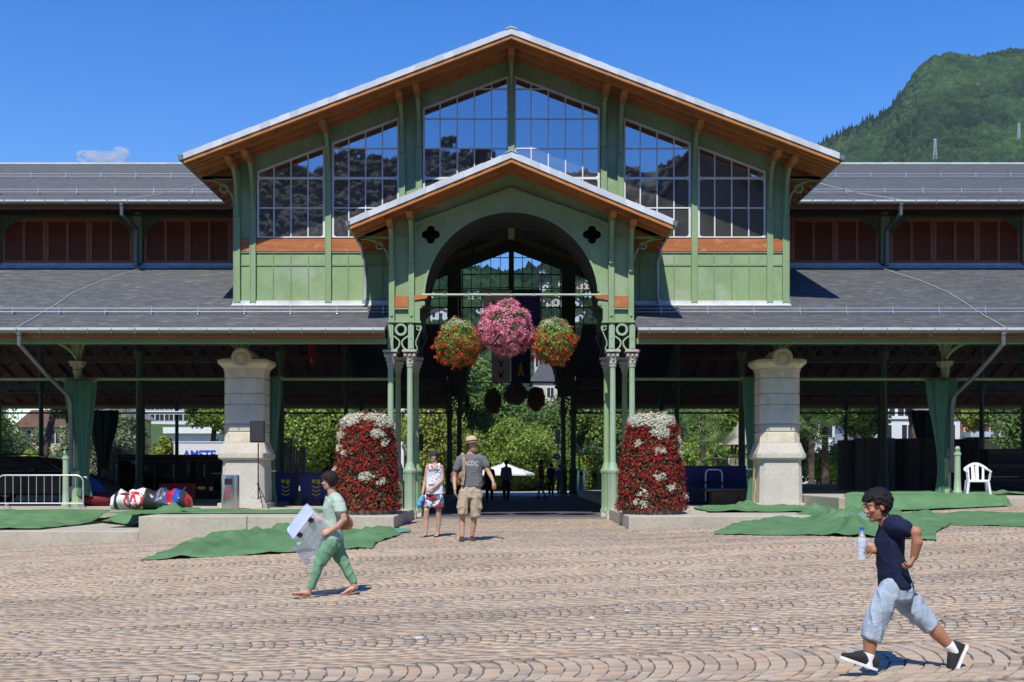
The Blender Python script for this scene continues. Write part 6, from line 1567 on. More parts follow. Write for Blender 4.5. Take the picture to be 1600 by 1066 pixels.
for (p, q) in (((-.10, -.18), (0, .22)), ((0, .22), (.10, -.18)), ((-.08, -.02), (.08, -.02))): 
    for k in range(5): a = (p[0]+(q[0]-p[0])*k/5, p[1]+(q[1]-p[1])*k/5); b = (p[0]+(q[0]-p[0])*(k+1)/5, p[1]+(q[1]-p[1])*(k+1)/5); m2.add([(cx_+a[0]-.028, y-1, cz_+a[1]), (cx_+a[0]+.028, y-1, cz_+a[1]), (cx_+b[0]+.028, y-1, cz_+b[1]), (cx_+b[0]-.028, y-1, cz_+b[1])], [(0, 1, 2, 3)])
o = m2.build('ring_emblem', redm, t, fix=False); project(o, bv, .012)
for k in (.64, ): m = MB(); m.tube([(xa+(xb-xa)*k, y+(r*1.02)*1.3*cos(a), TZ+.02+r*1.03*(1+sin(a))) for a in [2*pi*i/20 for i in range(21)]], .014, 6, False); m.build('strap', M('blue_white_strap', (.15, .25, .55), .6), t)

# blue wheeled containers
def container(x, y, zb, w_, h, label, glyph=True):
    t = thing('blue_container', label, 'container', (x, y, zb), 'blue recycling containers left of the flower cone'); bl = M('blue_bin_plastic', (.006, .025, .16), .45, .1, 3)
    m = MB(); vs = [(x-w_*.42, y+.08, zb+.12), (x+w_*.42, y+.08, zb+.12), (x+w_*.42, y+.62, zb+.12), (x-w_*.42, y+.62, zb+.12), (x-w_/2, y, zb+h), (x+w_/2, y, zb+h), (x+w_/2, y+.7, zb+h), (x-w_/2, y+.7, zb+h)]
    m.add(vs, [(0, 3, 2, 1), (0, 1, 5, 4), (1, 2, 6, 5), (2, 3, 7, 6), (3, 0, 4, 7), (4, 5, 6, 7)]); m.build('body', bl, t)
    m = MB(); m.bbox(x-w_/2-.03, x+w_/2+.03, y-.03, y+.73, zb+h-.05, zb+h+.01, .01); m.build('rim', bl, t)
    for s in (-1, 1): m = MB(); m.v = []; v = MB(); v.lathe([(.001, 0), (.1, 0), (.1, .05), (.001, .05)], (0, 0, 0), 14); m.v = [(x+s*w_*.32+q[0], y+.05+q[2], zb+.10+q[1]) for q in v.v]; m.f = v.f; m.m = v.m; m.build('wheel', BLACK, t)
    if glyph:
        m = MB(); cx_ = x+.08*w_
        for k in range(3): z = zb+h*(.30+.12*k); strip(m, [(cx_-.12, z+.06), (cx_, z), (cx_+.12, z+.06)], .035, y-.012+.05*(1-(z-zb)/h), y-.006+.05*(1-(z-zb)/h))
        m.box(cx_-.12, cx_-.02, y-.01, y, zb+h*.70, zb+h*.80); m.box(cx_+.02, cx_+.12, y-.01, y, zb+h*.66, zb+h*.80)
        m.build('arrow_mark', M('yellow_mark', (.55, .48, .04), .6), t)
container(X_(443, 34.3), 34.3, TZ, .72, .95, 'blue container standing left, nearest the curtain'); container(X_(490, 34.0), 34.0, TZ, .88, .96, 'blue container with yellow arrows right of the other')
m = MB(); V = []
for j in range(13):
    for i in range(25):
        u, v = i/24, j/12; V.append((X_(508+55*u, 33.2), 33.6+v*.9+.05*sin(u*9), TZ+.35+.9*u-.2*v+.10*sin(u*12+v*4)*(1-u)))
m.add(V, [(j*25+i, j*25+i+1, (j+1)*25+i+1, (j+1)*25+i) for j in range(12) for i in range(24)]); o = m.build('tarpaulin', BLACK, None, smooth=True); tag(o, 'black tarpaulin stretched between the blue container and the flower cone', 'tarpaulin')
# playground
t = thing('playground_tower', 'wooden playground tower with bars behind the blue containers', 'playground', (X_(453, 63.2), 63.2, 0)); PW_ = M('grey_play_wood', (.36, .29, .20), .85, .2, 3)
for i in range(12): m = MB(); x = X_(432+4.0*i, 63.2); m.box(x-.05, x+.05, 63.1, 63.2, .5, 2.55+.15*sin(i*2)); m.build('board', PW_, t)
for px in (434, 455, 476): m = MB(); x = X_(px, 63.3); m.box(x-.08, x+.08, 63.25, 63.4, -.1, 3.0 if px < 470 else 2.6); m.build('post', PW_, t)
m = MB(); m.box(X_(432, 63.3), X_(478, 63.3), 63.2, 64.6, .75, .85); m.build('deck', PW_, t); m = MB(); m.box(X_(432, 63.3), X_(457, 63.3), 63.2, 64.6, 3.0, 3.12); m.build('top_board', PW_, t)
m = MB(); m.sphere((X_(443, 63.6), 63.6, 2.5), .42, 14, 10); m.build('ball', M('play_ochre', (.42, .30, .08), .7), t, smooth=True)
# cone roofed playhouse
PX = 1158; D = 66; x = X_(PX, D); t = thing('playhouse', 'wooden playhouse with tall flared shingle cone roof right of the palms', 'playhouse', (x, D, 0))
z0, z1 = Z_(695, D), Z_(653, D); n = 15; prof = [(1.28*(1-k/n)**1.7*.98+.09, z0+(z1-z0)*(k/n)) for k in range(n+1)]
shm = M('shingle_grey', (.42, .39, .34), .85, .2, 3, fine=.15); m = MB(); m.lathe([(r*.97, z) for r, z in prof], (x, D, 0), 24); m.build('roof', shm, t)
m = MB(); rng = random.Random(9)
for k in range(n):
    r0, za = prof[k]; r1, zb_ = prof[k+1]; c_ = max(8, int(2*pi*r0/.16))
    for i in range(c_):
        a0, a1 = 2*pi*(i+.04+.5*(k % 2))/c_, 2*pi*(i+.96+.5*(k % 2))/c_; o_ = .035+.02*rng.random()
        m.add([(x+(r0+o_)*cos(a0), D+(r0+o_)*sin(a0), za-.02), (x+(r0+o_)*cos(a1), D+(r0+o_)*sin(a1), za-.02), (x+(r1+.012)*cos(a1), D+(r1+.012)*sin(a1), zb_+.02), (x+(r1+.012)*cos(a0), D+(r1+.012)*sin(a0), zb_+.02)], [(0, 1, 2, 3)])
o = m.build('shingles', shm, t, fix=False); o['kind'] = 'stuff'
m = MB(); m.lathe([(.09, z1), (.07, z1+.15), (.03, z1+.2), (.02, z1+.5), (.001, z1+.55)], (x, D, 0), 8); m.build('finial', WHITE, t)
for dx, lx in ((-.75, -.45), (.55, .25), (-.2, -.2)): m = MB(); m.bar((x+dx-lx*.0+(-.55 if dx < 0 and dx > -.7 else 0), D+(.5 if dx == -.2 else -.5), -.1), (x+dx*.8, D+(.5 if dx == -.2 else -.5), z0+.1), .13, .13); m.build('post', PW_, t)
for i in range(9): m = MB(); xx = X_(1136+6*i, D); m.box(xx-.08, xx+.08, D-.8, D-.74, .6, 2.05+.12*sin(i*3)); m.build('board', M('pale_boards', (.50, .45, .38), .85), t)
# truck trailer
D = 66.5; t = thing('truck_trailer', 'white truck trailer with big blue lettering behind the fridges', 'trailer', (X_(330, D), D, 0)); x0, x1 = X_(271, D), X_(420, D); m = MB(); m.bbox(x0, x1, D, D+2.5, .9, Z_(690, D), .03); m.build('box', M('trailer_white', (.74, .75, .76), .4, .03, 1), t)
m = MB(); m.box(x0, x1, D-.02, D, Z_(692.5, D), Z_(690.5, D)); m.build('roof_rail', GALV, t); m = MB(); m.box(x0+.4, x1-.2, D+.2, D+2.3, .5, .9); m.build('chassis', BLACK, t)
for k in range(3): m = MB(); v = MB(); v.lathe([(.001, 0), (.48, 0), (.5, .05), (.5, .3), (.001, .3)], (0, 0, 0), 18); m.v = [(x0+1.2+k*1.3+q[0], D+.02+q[2], .5+q[1]) for q in v.v]; m.f = v.f; m.m = v.m; m.build('wheel', BLACK, t)
text_obj('AMSTE', .66, M('lettering_blue', (.01, .07, .50), .5, 0, 1), (X_(286, D-.02), D-.012, Z_(716.5, D)), parent=t, bold=.022, sx=.95, align='LEFT', extrude=.004)
# park railing, low wall
t = thing('park_railing', 'dark iron railing with upright bars behind the parked car', 'railing', (X_(60, 62.8), 62.8, 0)); f = None; xa, xb = X_(-30, 62.8), X_(122, 62.8)
m = MB(); m.box(xa, xb, 62.78, 62.82, 1.9, 1.96); m.box(xa, xb, 62.78, 62.82, .9, .95); m.build('rail', IRON_SHADE, t); k = xa
m = MB()
while k < xb: m.box(k-.012, k+.012, 62.79, 62.81, 0, 1.95); k += .13
o = m.build('bars', IRON_SHADE, t); o['kind'] = 'stuff'
m = MB(); m.box(X_(-40, 66.9), X_(640, 66.9), 66.8, 67.05, -.1, .75); o = m.build('park_wall', M('park_wall_render', (.40, .37, .33), .9, .1, 1)); tag(o, 'low pale wall along the park left of the passage', 'wall')
# container fence grey panel left of fridges
m = MB(); 
t = thing('grey_container', 'pair of pale grey bins left of the fridges', 'bin', (X_(172, 45), 45, TZ))
for px in (163, 173, 183): m = MB(); x = X_(px, 45); m.bbox(x-.11, x+.11, 45, 45.4, TZ, TZ+1.1, .02); m.build('panel', M('grey_bin_plastic', (.16, .18, .20), .5), t)

# black rolls of flooring on the right slab
def roll(x, y, zb, rx, h, label, seed):
    rng = random.Random(seed); t = thing('floor_roll', label, 'roll', (x, y, zb), 'upright black rolls of flooring'); bm_ = M('rubber_roll', (.10, .10, .115), .75, .2, 3)
    m = MB(); n = 64; V = []; 
    for z in (zb, zb+h):
        for i in range(n):
            a = 2*pi*i/n; r = rx*(1+.012*sin(a*7+seed)+.006*rng.uniform(-1, 1)*(1 if z == zb else 0)); 
            V.append((x+r*cos(a), y+r*sin(a), z))
    m.add(V, [(i, (i+1) % n, (i+1) % n+n, i+n) for i in range(n)]+[tuple(range(n, 2*n)), tuple(range(n))[::-1]]); m.build('roll', bm_, t, smooth=20)
    m = MB(); pts = [(x+(rx*.05+rx*.9*k/90)*cos(k*.42), y+(rx*.05+rx*.9*k/90)*sin(k*.42), zb+h+.004) for k in range(91)]
    for p, q in zip(pts, pts[1:]): m.bar(p, q, .012, .006)
    m.build('spiral_edge', BLACK, t)
    m = MB()
    for k in range(7): a = -pi/2+rng.uniform(-1.2, 1.2); m.bar((x+rx*1.004*cos(a), y+rx*1.004*sin(a), zb+.0), (x+rx*1.004*cos(a+.01), y+rx*1.004*sin(a+.01), zb+h), .006, .012)
    m.build('ply_edge', BLACK, t)
Y = 40.5
for k, (pa, pb, h, dy, lb) in enumerate([(1313, 1345, 1.74, 0, 'upright black roll, narrow leftmost one'), (1340, 1402, 1.80, -.4, 'widest upright black roll, second from the left'), (1398, 1450, 1.80, .1, 'upright black roll in the middle of the row'), (1443, 1480, 1.78, -.2, 'upright black roll just left of the green curtain'), (1478, 1512, 1.78, .2, 'upright black roll hidden behind the curtain and column'), (1508, 1542, 1.79, -.1, 'upright black roll, rightmost behind the white chair')]):
    y = Y+dy; xa, xb = X_(pa, y), X_(pb, y); roll((xa+xb)/2, y+.3, .64, (xb-xa)/2, h, lb, k)
def case(x, y, z, w_, h, label):
    t = thing('flight_case', label, 'flight case', (x, y, z), 'black flight cases stacked at the far right'); m = MB(); m.bbox(x-w_/2, x+w_/2, y, y+.7, z, z+h, .012); m.build('box', BLACK, t)
    m = MB(); m.box(x-w_/2+.02, x+w_/2-.02, y-.006, y-.001, z+h-.15, z+h-.05); m.build('edge_strip', M('case_edge_grey', (.06, .06, .065), .5), t)
    m = MB(); m.tube([(x-.22, y-.01, z+h*.45), (x-.22, y-.05, z+h*.42), (x+.22, y-.05, z+h*.42), (x+.22, y-.01, z+h*.45)], .012, 6); m.build('handle', M('case_handle', (.10, .10, .11), .4), t)
for k, (z, lb) in enumerate([(0, 'bottom'), (.46, 'middle'), (.92, 'top')]):
    case(X_(1578, 38), 38, .65+z, 1.45, .455, lb+' black flight case of the nearer stack at the right edge')
    case(X_(1625, 38.2), 38.2, .65+z, .9, .455, lb+' black flight case of the outer stack, mostly outside the picture')
# white garden chair
def chair(x, y, zb, rz, label):
    t = thing('garden_chair', label, 'chair', (x, y, zb), None, rz); w2, d2 = .25, .23
    def B(): return MB()
    W2 = lambda mb, nm, p=t: mb.build(nm, WHITE, p, smooth=30, local=True)
    m = B(); m.bbox(-w2, w2, -d2, d2, .40, .425, .01); m.bbox(-w2, w2, -d2-.01, -d2+.02, .36, .425, .01); W2(m, 'seat')
    for (sx_, sy_) in ((-1, -1), (1, -1), (-1, 1), (1, 1)):
        m = B(); m.bar((sx_*(w2-.02), sy_*(d2-.02), .41), (sx_*(w2+.03), sy_*(d2+.05), 0), .055, .035); W2(m, 'leg')
    for s in (-1, 1):
        m = B(); m.bar((s*(w2+.0), -d2+.02, .40), (s*(w2+.035), -d2-.02, .64), .05, .03)
        pts = [(s*(w2+.035), -d2-.05, .63), (s*(w2+.045), -.05, .65), (s*(w2+.03), d2*.9, .69), (s*(w2-.03), d2+.06, .74)]
        for p, q in zip(pts, pts[1:]): m.bar(p, q, .055, .025)
        W2(m, 'armrest')
    m = B(); top = [(-w2-.02+.54*i/10, d2+.05+.05*sin(pi*i/10), .70+.14*sin(pi*i/10)) for i in range(11)]
    for p, q in zip(top, top[1:]): m.bar(p, q, .03, .07)
    W2(m, 'top_rail')
    for k, (px, wd) in enumerate([(-.18, .035), (-.065, .05), (0.03, .05), (.17, .035)]):
        m = B(); m.bar((px, d2-.0, .42), (px*1.08, d2+.085, .80-.25*abs(px)), wd*1.6, .015, (0, 1, 0)); W2(m, 'back_slat')
chair(X_(1527, 29.6), 29.6, .645, radians(-14), 'white plastic garden chair with armrests on the raised right slab')
# blue panel stack, crate, trolley bar
bp = M('blue_panel_paint', (.008, .022, .13), .4, .15, 2); t = thing('display_board', 'large dark blue board standing right of the flower cone', 'board', (X_(1120, 35.5), 35.5, TZ)); m = MB(); m.box(X_(1060, 35.5), X_(1166, 35.5), 35.5, 35.58, TZ, Z_(728, 35.5)); m.build('sheet', bp, t)
for k in range(4): m = MB(); z = TZ+.2+.22*k; m.box(X_(1060, 35.5), X_(1166, 35.5), 35.47, 35.498, z, z+.02); m.build('rib', bp, t)
cr = M('crate_plywood', (.20, .11, .06), .8, .2, 2); t = thing('wooden_crate', 'brown wooden crate with red straps before the blue board', 'crate', (X_(1140, 34.2), 34.2, TZ)); xa, xb = X_(1113, 34.2), X_(1172, 34.2); m = MB(); m.bbox(xa, xb, 34.2, 34.9, TZ, TZ+.40, .01); m.build('box', cr, t)
m = MB(); m.bbox(xa-.2, xb+.02, 34.15, 34.95, TZ+.41, TZ+.50, .01); m.build('lid', M('grey_lid', (.10, .11, .13), .6), t)
for px in (1122, 1155): m = MB(); x = X_(px, 34.2); m.box(x-.015, x+.015, 34.185, 34.198, TZ, TZ+.41); m.build('strap', M('red_strap', (.40, .02, .03), .6), t)
t = thing('hand_trolley', 'trolley with white tubular handle and dark cables in front of the blue board', 'trolley', (X_(1115, 34.8), 34.8, TZ)); x = X_(1115, 34.8); z = Z_(734, 34.8)
m = MB(); m.tube([(x-.24, 34.8, TZ+.1), (x-.24, 34.8, z-.12), (x-.2, 34.8, z-.02), (x-.12, 34.8, z), (x+.14, 34.8, z), (x+.22, 34.8, z-.02), (x+.26, 34.8, z-.12), (x+.26, 34.8, TZ+.1)], .022, 8); m.build('handle', WHITE, t, smooth=True)
m = MB(); m.bbox(x-.7, x+.5, 34.83, 35.3, TZ+.05, TZ+.55, .02); m.build('box', M('navy_case', (.01, .018, .06), .6), t)
rng = random.Random(5)
for k in range(6): m = MB(); m.tube([(x-.7+1.2*i/10, 34.75+.05*rng.random(), TZ+.64+.05*sin(i*1.1+k)+.03*rng.random()) for i in range(11)], .010, 5); m.build('cable', BLACK, t)
m = MB(); m.tube([(6.82+.02*sin(i*1.3), 32.4-.02*i, TZ+1.35-.13*i+.05*cos(i)) for i in range(11)], .012, 6); o = m.build('yellow_rope', M('yellow_cord', (.65, .55, .05), .6), None, smooth=True); tag(o, 'yellow cord hanging between the green curtain and right stone pillar', 'cord')
t = thing('parasol', 'large open white parasol on the sunlit terrace beyond the passage', 'parasol', (X_(788, 74), 74, 0)); x = X_(788, 74); m = MB(); n = 8
za, zb_ = Z_(740, 74), Z_(725, 74)+.1; m.add([(x, 74, zb_)]+[(x+1.95*cos(2*pi*i/n), 74+1.7*sin(2*pi*i/n), za) for i in range(n)]+[(x, 74, zb_-.04)]+[(x+1.95*cos(2*pi*i/n), 74+1.7*sin(2*pi*i/n), za-.12) for i in range(n)], [(0, i+1, (i+1) % n+1) for i in range(n)]+[(n+1, (i+1) % n+n+2, i+n+2) for i in range(n)]+[(i+1, i+n+2, (i+1) % n+n+2, (i+1) % n+1) for i in range(n)]); m.build('canopy', WHITE, t)
m = MB(); m.tube([(x, 74, 0), (x, 74, zb_)], .035, 8); m.build('pole', GALV, t)
t = thing('signpost', 'signpost with white board and blue round sign beyond the passage', 'sign', (X_(872, 63.5), 63.5, 0)); x = X_(872, 63.5); m = MB(); m.tube([(x, 63.5, 0), (x, 63.5, 3.4)], .04, 8); m.build('pole', GALV, t)
m = MB(); m.box(x-.16, x+.13, 63.42, 63.46, Z_(694, 63.5), Z_(671, 63.5)); m.build('board', M('sign_pale', (.55, .58, .62), .5), t); m = MB(); v = MB(); v.lathe([(.001, 0), (.17, 0), (.17, .02), (.001, .02)], (0, 0, 0), 20); m.v = [(x-.05+q[0], 63.40+q[2], Z_(714, 63.5)+q[1]) for q in v.v]; m.f = v.f; m.m = v.m; m.build('round_sign', M('sign_blue', (.02, .10, .45), .5), t)
m = MB(); m.box(x-.14, x+.04, 63.385, 63.398, Z_(716, 63.5), Z_(712.5, 63.5)); m.build('sign_mark', WHITE, t)
t = thing('climbing_frame', 'bright green framed play structure with net behind the right columns', 'play structure', (X_(935, 65), 65, 0)); gm = M('bright_green_tube', (.05, .45, .08), .5)
for (a, b) in (((905, 709), (968, 709)), ((935, 764), (935, 712)), ((948, 764), (948, 712)), ((905, 764), (905, 709)), ((962, 764), (962, 709))): m = MB(); p, q = P(*a, 65), P(*b, 65); m.tube([p, q], .05, 8); m.build('tube', gm, t)
for (a, b) in (((890, 709), (898, 692)), ((898, 692), (910, 706)), ((910, 706), (926, 691)), ((926, 691), (936, 704))): m = MB(); m.tube([P(*a, 65.5), P(*b, 65.5)], .03, 6); m.build('net_rope', WHITE, t)
t = thing('tubular_sculpture', 'white tubular frame sculpture in the park behind the left porch columns', 'sculpture', (X_(640, 72), 72, 0))
for pts in ([(612, 716), (620, 690), (617, 668), (628, 640), (640, 655), (636, 690)], [(620, 668), (638, 680), (634, 712)], [(669, 640), (671, 672), (660, 686)], [(628, 640), (652, 636), (669, 640)], [(640, 700), (622, 690)]): m = MB(); m.tube([P(a, b, 72) for a, b in pts], .09, 8); m.build('tube', WHITE, t, smooth=True)
m = MB(); v = X_(629, 71.5); m.tube([(v, 71.5, 0), (v, 71.5, Z_(690, 71.5))], .1, 8); m.build('tube', WHITE, t)
t = thing('red_tank', 'small red cylinder on the terrace left of the blue containers', 'canister', (X_(429, 36), 36, TZ)); m = MB(); m.lathe([(.11, 0), (.12, .05), (.12, 1.0), (.08, 1.1), (.03, 1.14)], (X_(429, 36), 36, TZ), 14); m.build('cylinder', M('red_canister', (.55, .02, .02), .4), t, smooth=35); m = MB(); m.lathe([(.04, 1.14), (.04, 1.2)], (X_(429, 36), 36, TZ), 8); m.build('valve', BLACK, t)
# ---------------------------------------------------------------- people
def skin_mat(n, c): 
    m = M(n, c, .55, .05, 8, fine=.03); b = [q for q in m.node_tree.nodes if q.type == 'BSDF_PRINCIPLED'][0]
    b.inputs['Subsurface Weight'].default_value = .15; b.inputs['Subsurface Radius'].default_value = (.02, .008, .004); return m
def vox(mb, size, it=4, folds=None):
    """union of overlapping solids into one continuous surface, smoothed; folds=(amplitude, scale, stretch) presses creases into it"""
    me = bpy.data.meshes.new('v'); me.from_pydata([tuple(v) for v in mb.v], [], mb.f)
    bm = bmesh.new(); bm.from_mesh(me); bmesh.ops.remove_doubles(bm, verts=bm.verts, dist=1e-6)
    bmesh.ops.recalc_face_normals(bm, faces=bm.faces); bm.to_mesh(me); bm.free()
    ob = bpy.data.objects.new('v', me); COL.objects.link(ob)
    r = ob.modifiers.new('r', 'REMESH'); r.mode = 'VOXEL'; r.voxel_size = size; r.adaptivity = 0
    s = ob.modifiers.new('s', 'SMOOTH'); s.factor = .5; s.iterations = it
    dg = bpy.context.evaluated_depsgraph_get(); out = bpy.data.meshes.new_from_object(ob.evaluated_get(dg)); bpy.data.objects.remove(ob)
    if folds:
        a, k, st = folds; N_ = [v.normal.copy() for v in out.vertices]
        for v, n in zip(out.vertices, N_):
            q = Vector((v.co.x*st[0], v.co.y*st[1], v.co.z*st[2]))*k; f = 1-abs(noise.noise(q))*2.2; g = noise.noise(q*2.1+Vector((5, 5, 5))); v.co += n*a*(max(0, f)**2-.35+.35*g)
    out.polygons.foreach_set('use_smooth', [True]*len(out.polygons)); return out
def as_obj(me, name, mat, parent):
    b = base_of(parent); me.transform(Matrix.Translation(-b)); me.materials.clear(); me.materials.append(mat); me.name = name
    o = bpy.data.objects.new(name, me); link(o, parent); return o
def limb(m, pts, rs, n=14):
    pts = [Vector(p) for p in pts]
    m.tube(pts, list(rs), n)
    for p, r in zip(pts, rs): m.sphere(p, r, n, 9)
def loft(m, rings, n=22):
    """rings: (centre, vector u, vector v) ellipses; ends are rounded"""
    vs = []; k = len(rings)
    for c, u, v in rings:
        c, u, v = Vector(c), Vector(u), Vector(v)
        for j in range(n): t = 2*pi*j/n; vs.append(c+u*cos(t)+v*sin(t))
    m.add(vs, [(i*n+j, i*n+(j+1) % n, (i+1)*n+(j+1) % n, (i+1)*n+j) for i in range(k-1) for j in range(n)]+[tuple(range(n-1, -1, -1)), tuple(range((k-1)*n, k*n))])
def frame(fwd, up):
    f = Vector(fwd).normalized(); u = (Vector(up)-f*Vector(up).dot(f)).normalized(); l = f.cross(u); return l, f, u    # lateral, forward, up
def ell(m, c, L, r, n=14):
    """ellipsoid with axes along the frame L"""
    b = MB(); b.sphere((0, 0, 0), 1, n, 10); c = Vector(c); m.add([c+L[0]*v[0]*r[0]+L[1]*v[1]*r[1]+L[2]*v[2]*r[2] for v in b.v], b.f)
def head(m, c, L, k=1.0):
    g = lambda l, f, u: Vector(c)+(L[0]*l+L[1]*f+L[2]*u)*k
    e = lambda p, r, n=14: ell(m, g(*p), L, [q*k for q in r], n)
    e((0, -.010, .032), (.075, .095, .086), 20); e((0, .022, -.025), (.062, .066, .088), 18); e((0, .052, -.088), (.030, .030, .024)); e((0, .02, -.075), (.052, .05, .035))
    m.tube([g(0, .082, .018), g(0, .103, -.018), g(0, .096, -.030)], [.009*k, .014*k, .013*k], 8); m.sphere(g(0, .104, -.022), .013*k, 8, 6)
    for s in (-1, 1):
        e((s*.076, -.004, -.005), (.009, .020, .031)); e((s*.014, .094, -.028), (.009, .010, .008), 8); e((s*.030, .078, .032), (.024, .014, .009), 10); e((s*.038, .065, -.020), (.026, .022, .022), 10)
    e((0, .084, -.052), (.024, .014, .007), 10); e((0, .083, -.063), (.021, .014, .008), 10)
def face_bits(t, c, L, k=1.0, brow=None, lips=None, glasses=False):
    g = lambda l, f, u: Vector(c)+(L[0]*l+L[1]*f+L[2]*u)*k
    for s in (-1, 1):
        m = MB(); ell(m, g(s*.031, .077, .010), L, (.0115*k, .009*k, .0062*k), 12); eye = m.build('eye', M_eye(), t, smooth=True); m = MB(); ell(m, g(s*.031, .0835, .010), L, (.0058*k, .0035*k, .0058*k), 10); m.build('iris', BLACK, eye)
        m = MB(); m.tube([g(s*.014, .093, .028), g(s*.032, .090, .034), g(s*.050, .074, .029)], [.003*k, .004*k, .002*k], 6); m.build('eyebrow', brow or BLACK, t)
    m = MB(); m.tube([g(-.022, .090, -.057), g(0, .0985, -.0575), g(.022, .090, -.057)], [.002*k, .0045*k, .002*k], 6); m.build('lips', lips or M('lips', (.26, .09, .07), .95, 0, 1, spec=0.), t)
    if glasses:
        m = MB()
        for s in (-1, 1): m.tube([g(s*.033+.022*cos(a), .100, .010+.017*sin(a)) for a in [2*pi*i/14 for i in range(15)]], .002*k, 5, False); m.tube([g(s*.055, .098, .014), g(s*.080, .0, .012)], .002*k, 5)
        m.build('glasses', BLACK, t)
_me = {}
def M_eye():
    if 'e' not in _me: _me['e'] = M('eye_white', (.40, .36, .33), .6, 0, 1, spec=.1)
    return _me['e']
def hair(t, c, L, mask, mat, k=1.0, off=.012, r=.014, n=520, voxel=.006, seed=1, jag=.006):
    rng = random.Random(seed); m = MB()
    while n > 0:
        d = Vector((rng.gauss(0, 1), rng.gauss(0, 1), rng.gauss(0, 1))).normalized(); p = Vector((d.x*.075, d.y*.097-.010, d.z*.090+.032)); n -= 1
        if p.z < .0: p.x *= .95
        if not mask(p.x, p.y, p.z): continue
        q = p+d*(off+rng.uniform(-jag, jag)); m.sphere(Vector(c)+(L[0]*q.x+L[1]*q.y+L[2]*q.z)*k, r*k*rng.uniform(.75, 1.25), 7, 5)
    me = vox(m, voxel, 1); return as_obj(me, 'hair', mat, t)
def hand(m, wr, d, n, s=1.0, curl=.5, thumb=1, spread=1.0):
    """palm, four unequal fingers and a thumb; d: towards the fingers, n: out of the back of the hand, thumb=+-1 picks its side"""
    d = Vector(d).normalized(); n = (Vector(n)-d*Vector(n).dot(d)).normalized(); t = d.cross(n)*thumb; wr = Vector(wr)
    loft(m, [(wr-d*.01*s, t*.024*s, n*.018*s), (wr+d*.025*s, t*.034*s, n*.017*s), (wr+d*.060*s, t*.043*s, n*.015*s), (wr+d*.090*s, t*.042*s, n*.012*s), (wr+d*.097*s, t*.036*s, n*.009*s)], 14)
    for i, (o, L_) in enumerate(((.0335, .068), (.0115, .078), (-.0115, .072), (-.033, .055))):
        p0 = wr+d*(.080-.004*abs(i-1))*s+t*o*s; a = 0; pts = [p0]; dd = d+t*o*2.2*spread
        for k, fr in enumerate((.45, .32, .25)):
            a += curl*(.75 if k == 0 else 1.0); dr = (dd*cos(a)-n*sin(a)).normalized(); pts.append(pts[-1]+dr*L_*fr*1.12*s)
        limb(m, pts, [.0092*s, .0088*s, .0080*s, .0068*s], 8)
    p0 = wr+d*.018*s+t*.020*s; p1 = p0+(d*.55+t*.75-n*.25).normalized()*.042*s; p2 = p1+(d*.85+t*.30-n*.45*min(1, curl+.2)).normalized()*.033*s; p3 = p2+(d*.9-n*.5*min(1, curl+.2)).normalized()*.024*s
    limb(m, [p0, p1, p2, p3], [.015*s, .0115*s, .010*s, .0075*s], 8)
def bare_foot(m, heel, toe, up, w_=.045, s=1.0):
    heel, toe = Vector(heel), Vector(toe); d = toe-heel; L_ = d.length; d.normalize(); up = (Vector(up)-d*Vector(up).dot(d)).normalized(); lt = d.cross(up)
    loft(m, [(heel+d*.01+up*.028, lt*.022, up*.022), (heel+d*.03*s+up*.032, lt*.031, up*.03), (heel+d*L_*.35+up*.034, lt*.033, up*.032), (heel+d*L_*.62+up*.024, lt*w_*.92, up*.022), (heel+d*L_*.80+up*.015, lt*w_*.95, up*.014), (heel+d*L_*.86+up*.012, lt*w_*.8, up*.011)], 16)
    for i, (o, l, r) in enumerate(((-.62, .20, .0125), (-.22, .19, .0095), (.08, .175, .009), (.36, .155, .0085), (.62, .13, .008))): 
        p = heel+d*L_*.80+lt*w_*o*1.1+up*.012; limb(m, [p, p+d*L_*l*.95], [r*1.05, r], 8)
def shoe(t, heel, toe, up, w_, h, mat, solemat, name='shoe', sole_h=.02, collar=.6, slope=1.0):
    heel, toe = Vector(heel), Vector(toe); d = toe-heel; L_ = d.length; d.normalize(); up = (Vector(up)-d*Vector(up).dot(d)).normalized(); lt = d.cross(up)
    prof = [(0, .55), (.04, .75), (.15, .82), (.35, .80), (.6, 1.0), (.78, 1.02), (.9, .85), (.97, .55), (1.0, .2)]
    m = MB(); rings = []
    for (u, wv) in prof:
        hh = h*(1.0 if u < .38 else max(.30, 1-(u-.38)*1.25*slope)); hh = h*.75 if u == 0 else hh; hh = h*.28 if u == 1 else hh
        rings.append((heel+d*L_*u+up*(sole_h+hh*.42), lt*w_*wv*.96, up*hh*.58))
    loft(m, rings, 20); me = vox(m, .005, 3); o = as_obj(me, name, mat, t)
    m = MB(); a = []; b = []
    for (u, wv) in prof: a.append((u, wv))
    out = [(u, wv) for u, wv in prof]+[(u, -wv) for u, wv in prof[::-1]]; vs = []
    for z in (0, sole_h):
        for (u, wv) in out: vs.append(heel-d*.004+d*(L_+.008)*u+lt*w_*wv*1.08+up*z)
    n = len(out); m.add(vs, [tuple(range(n)), tuple(range(2*n-1, n-1, -1))]+[(i, (i+1) % n, (i+1) % n+n, i+n) for i in range(n)]); m.build('sole', solemat, o, smooth=40)
    return o
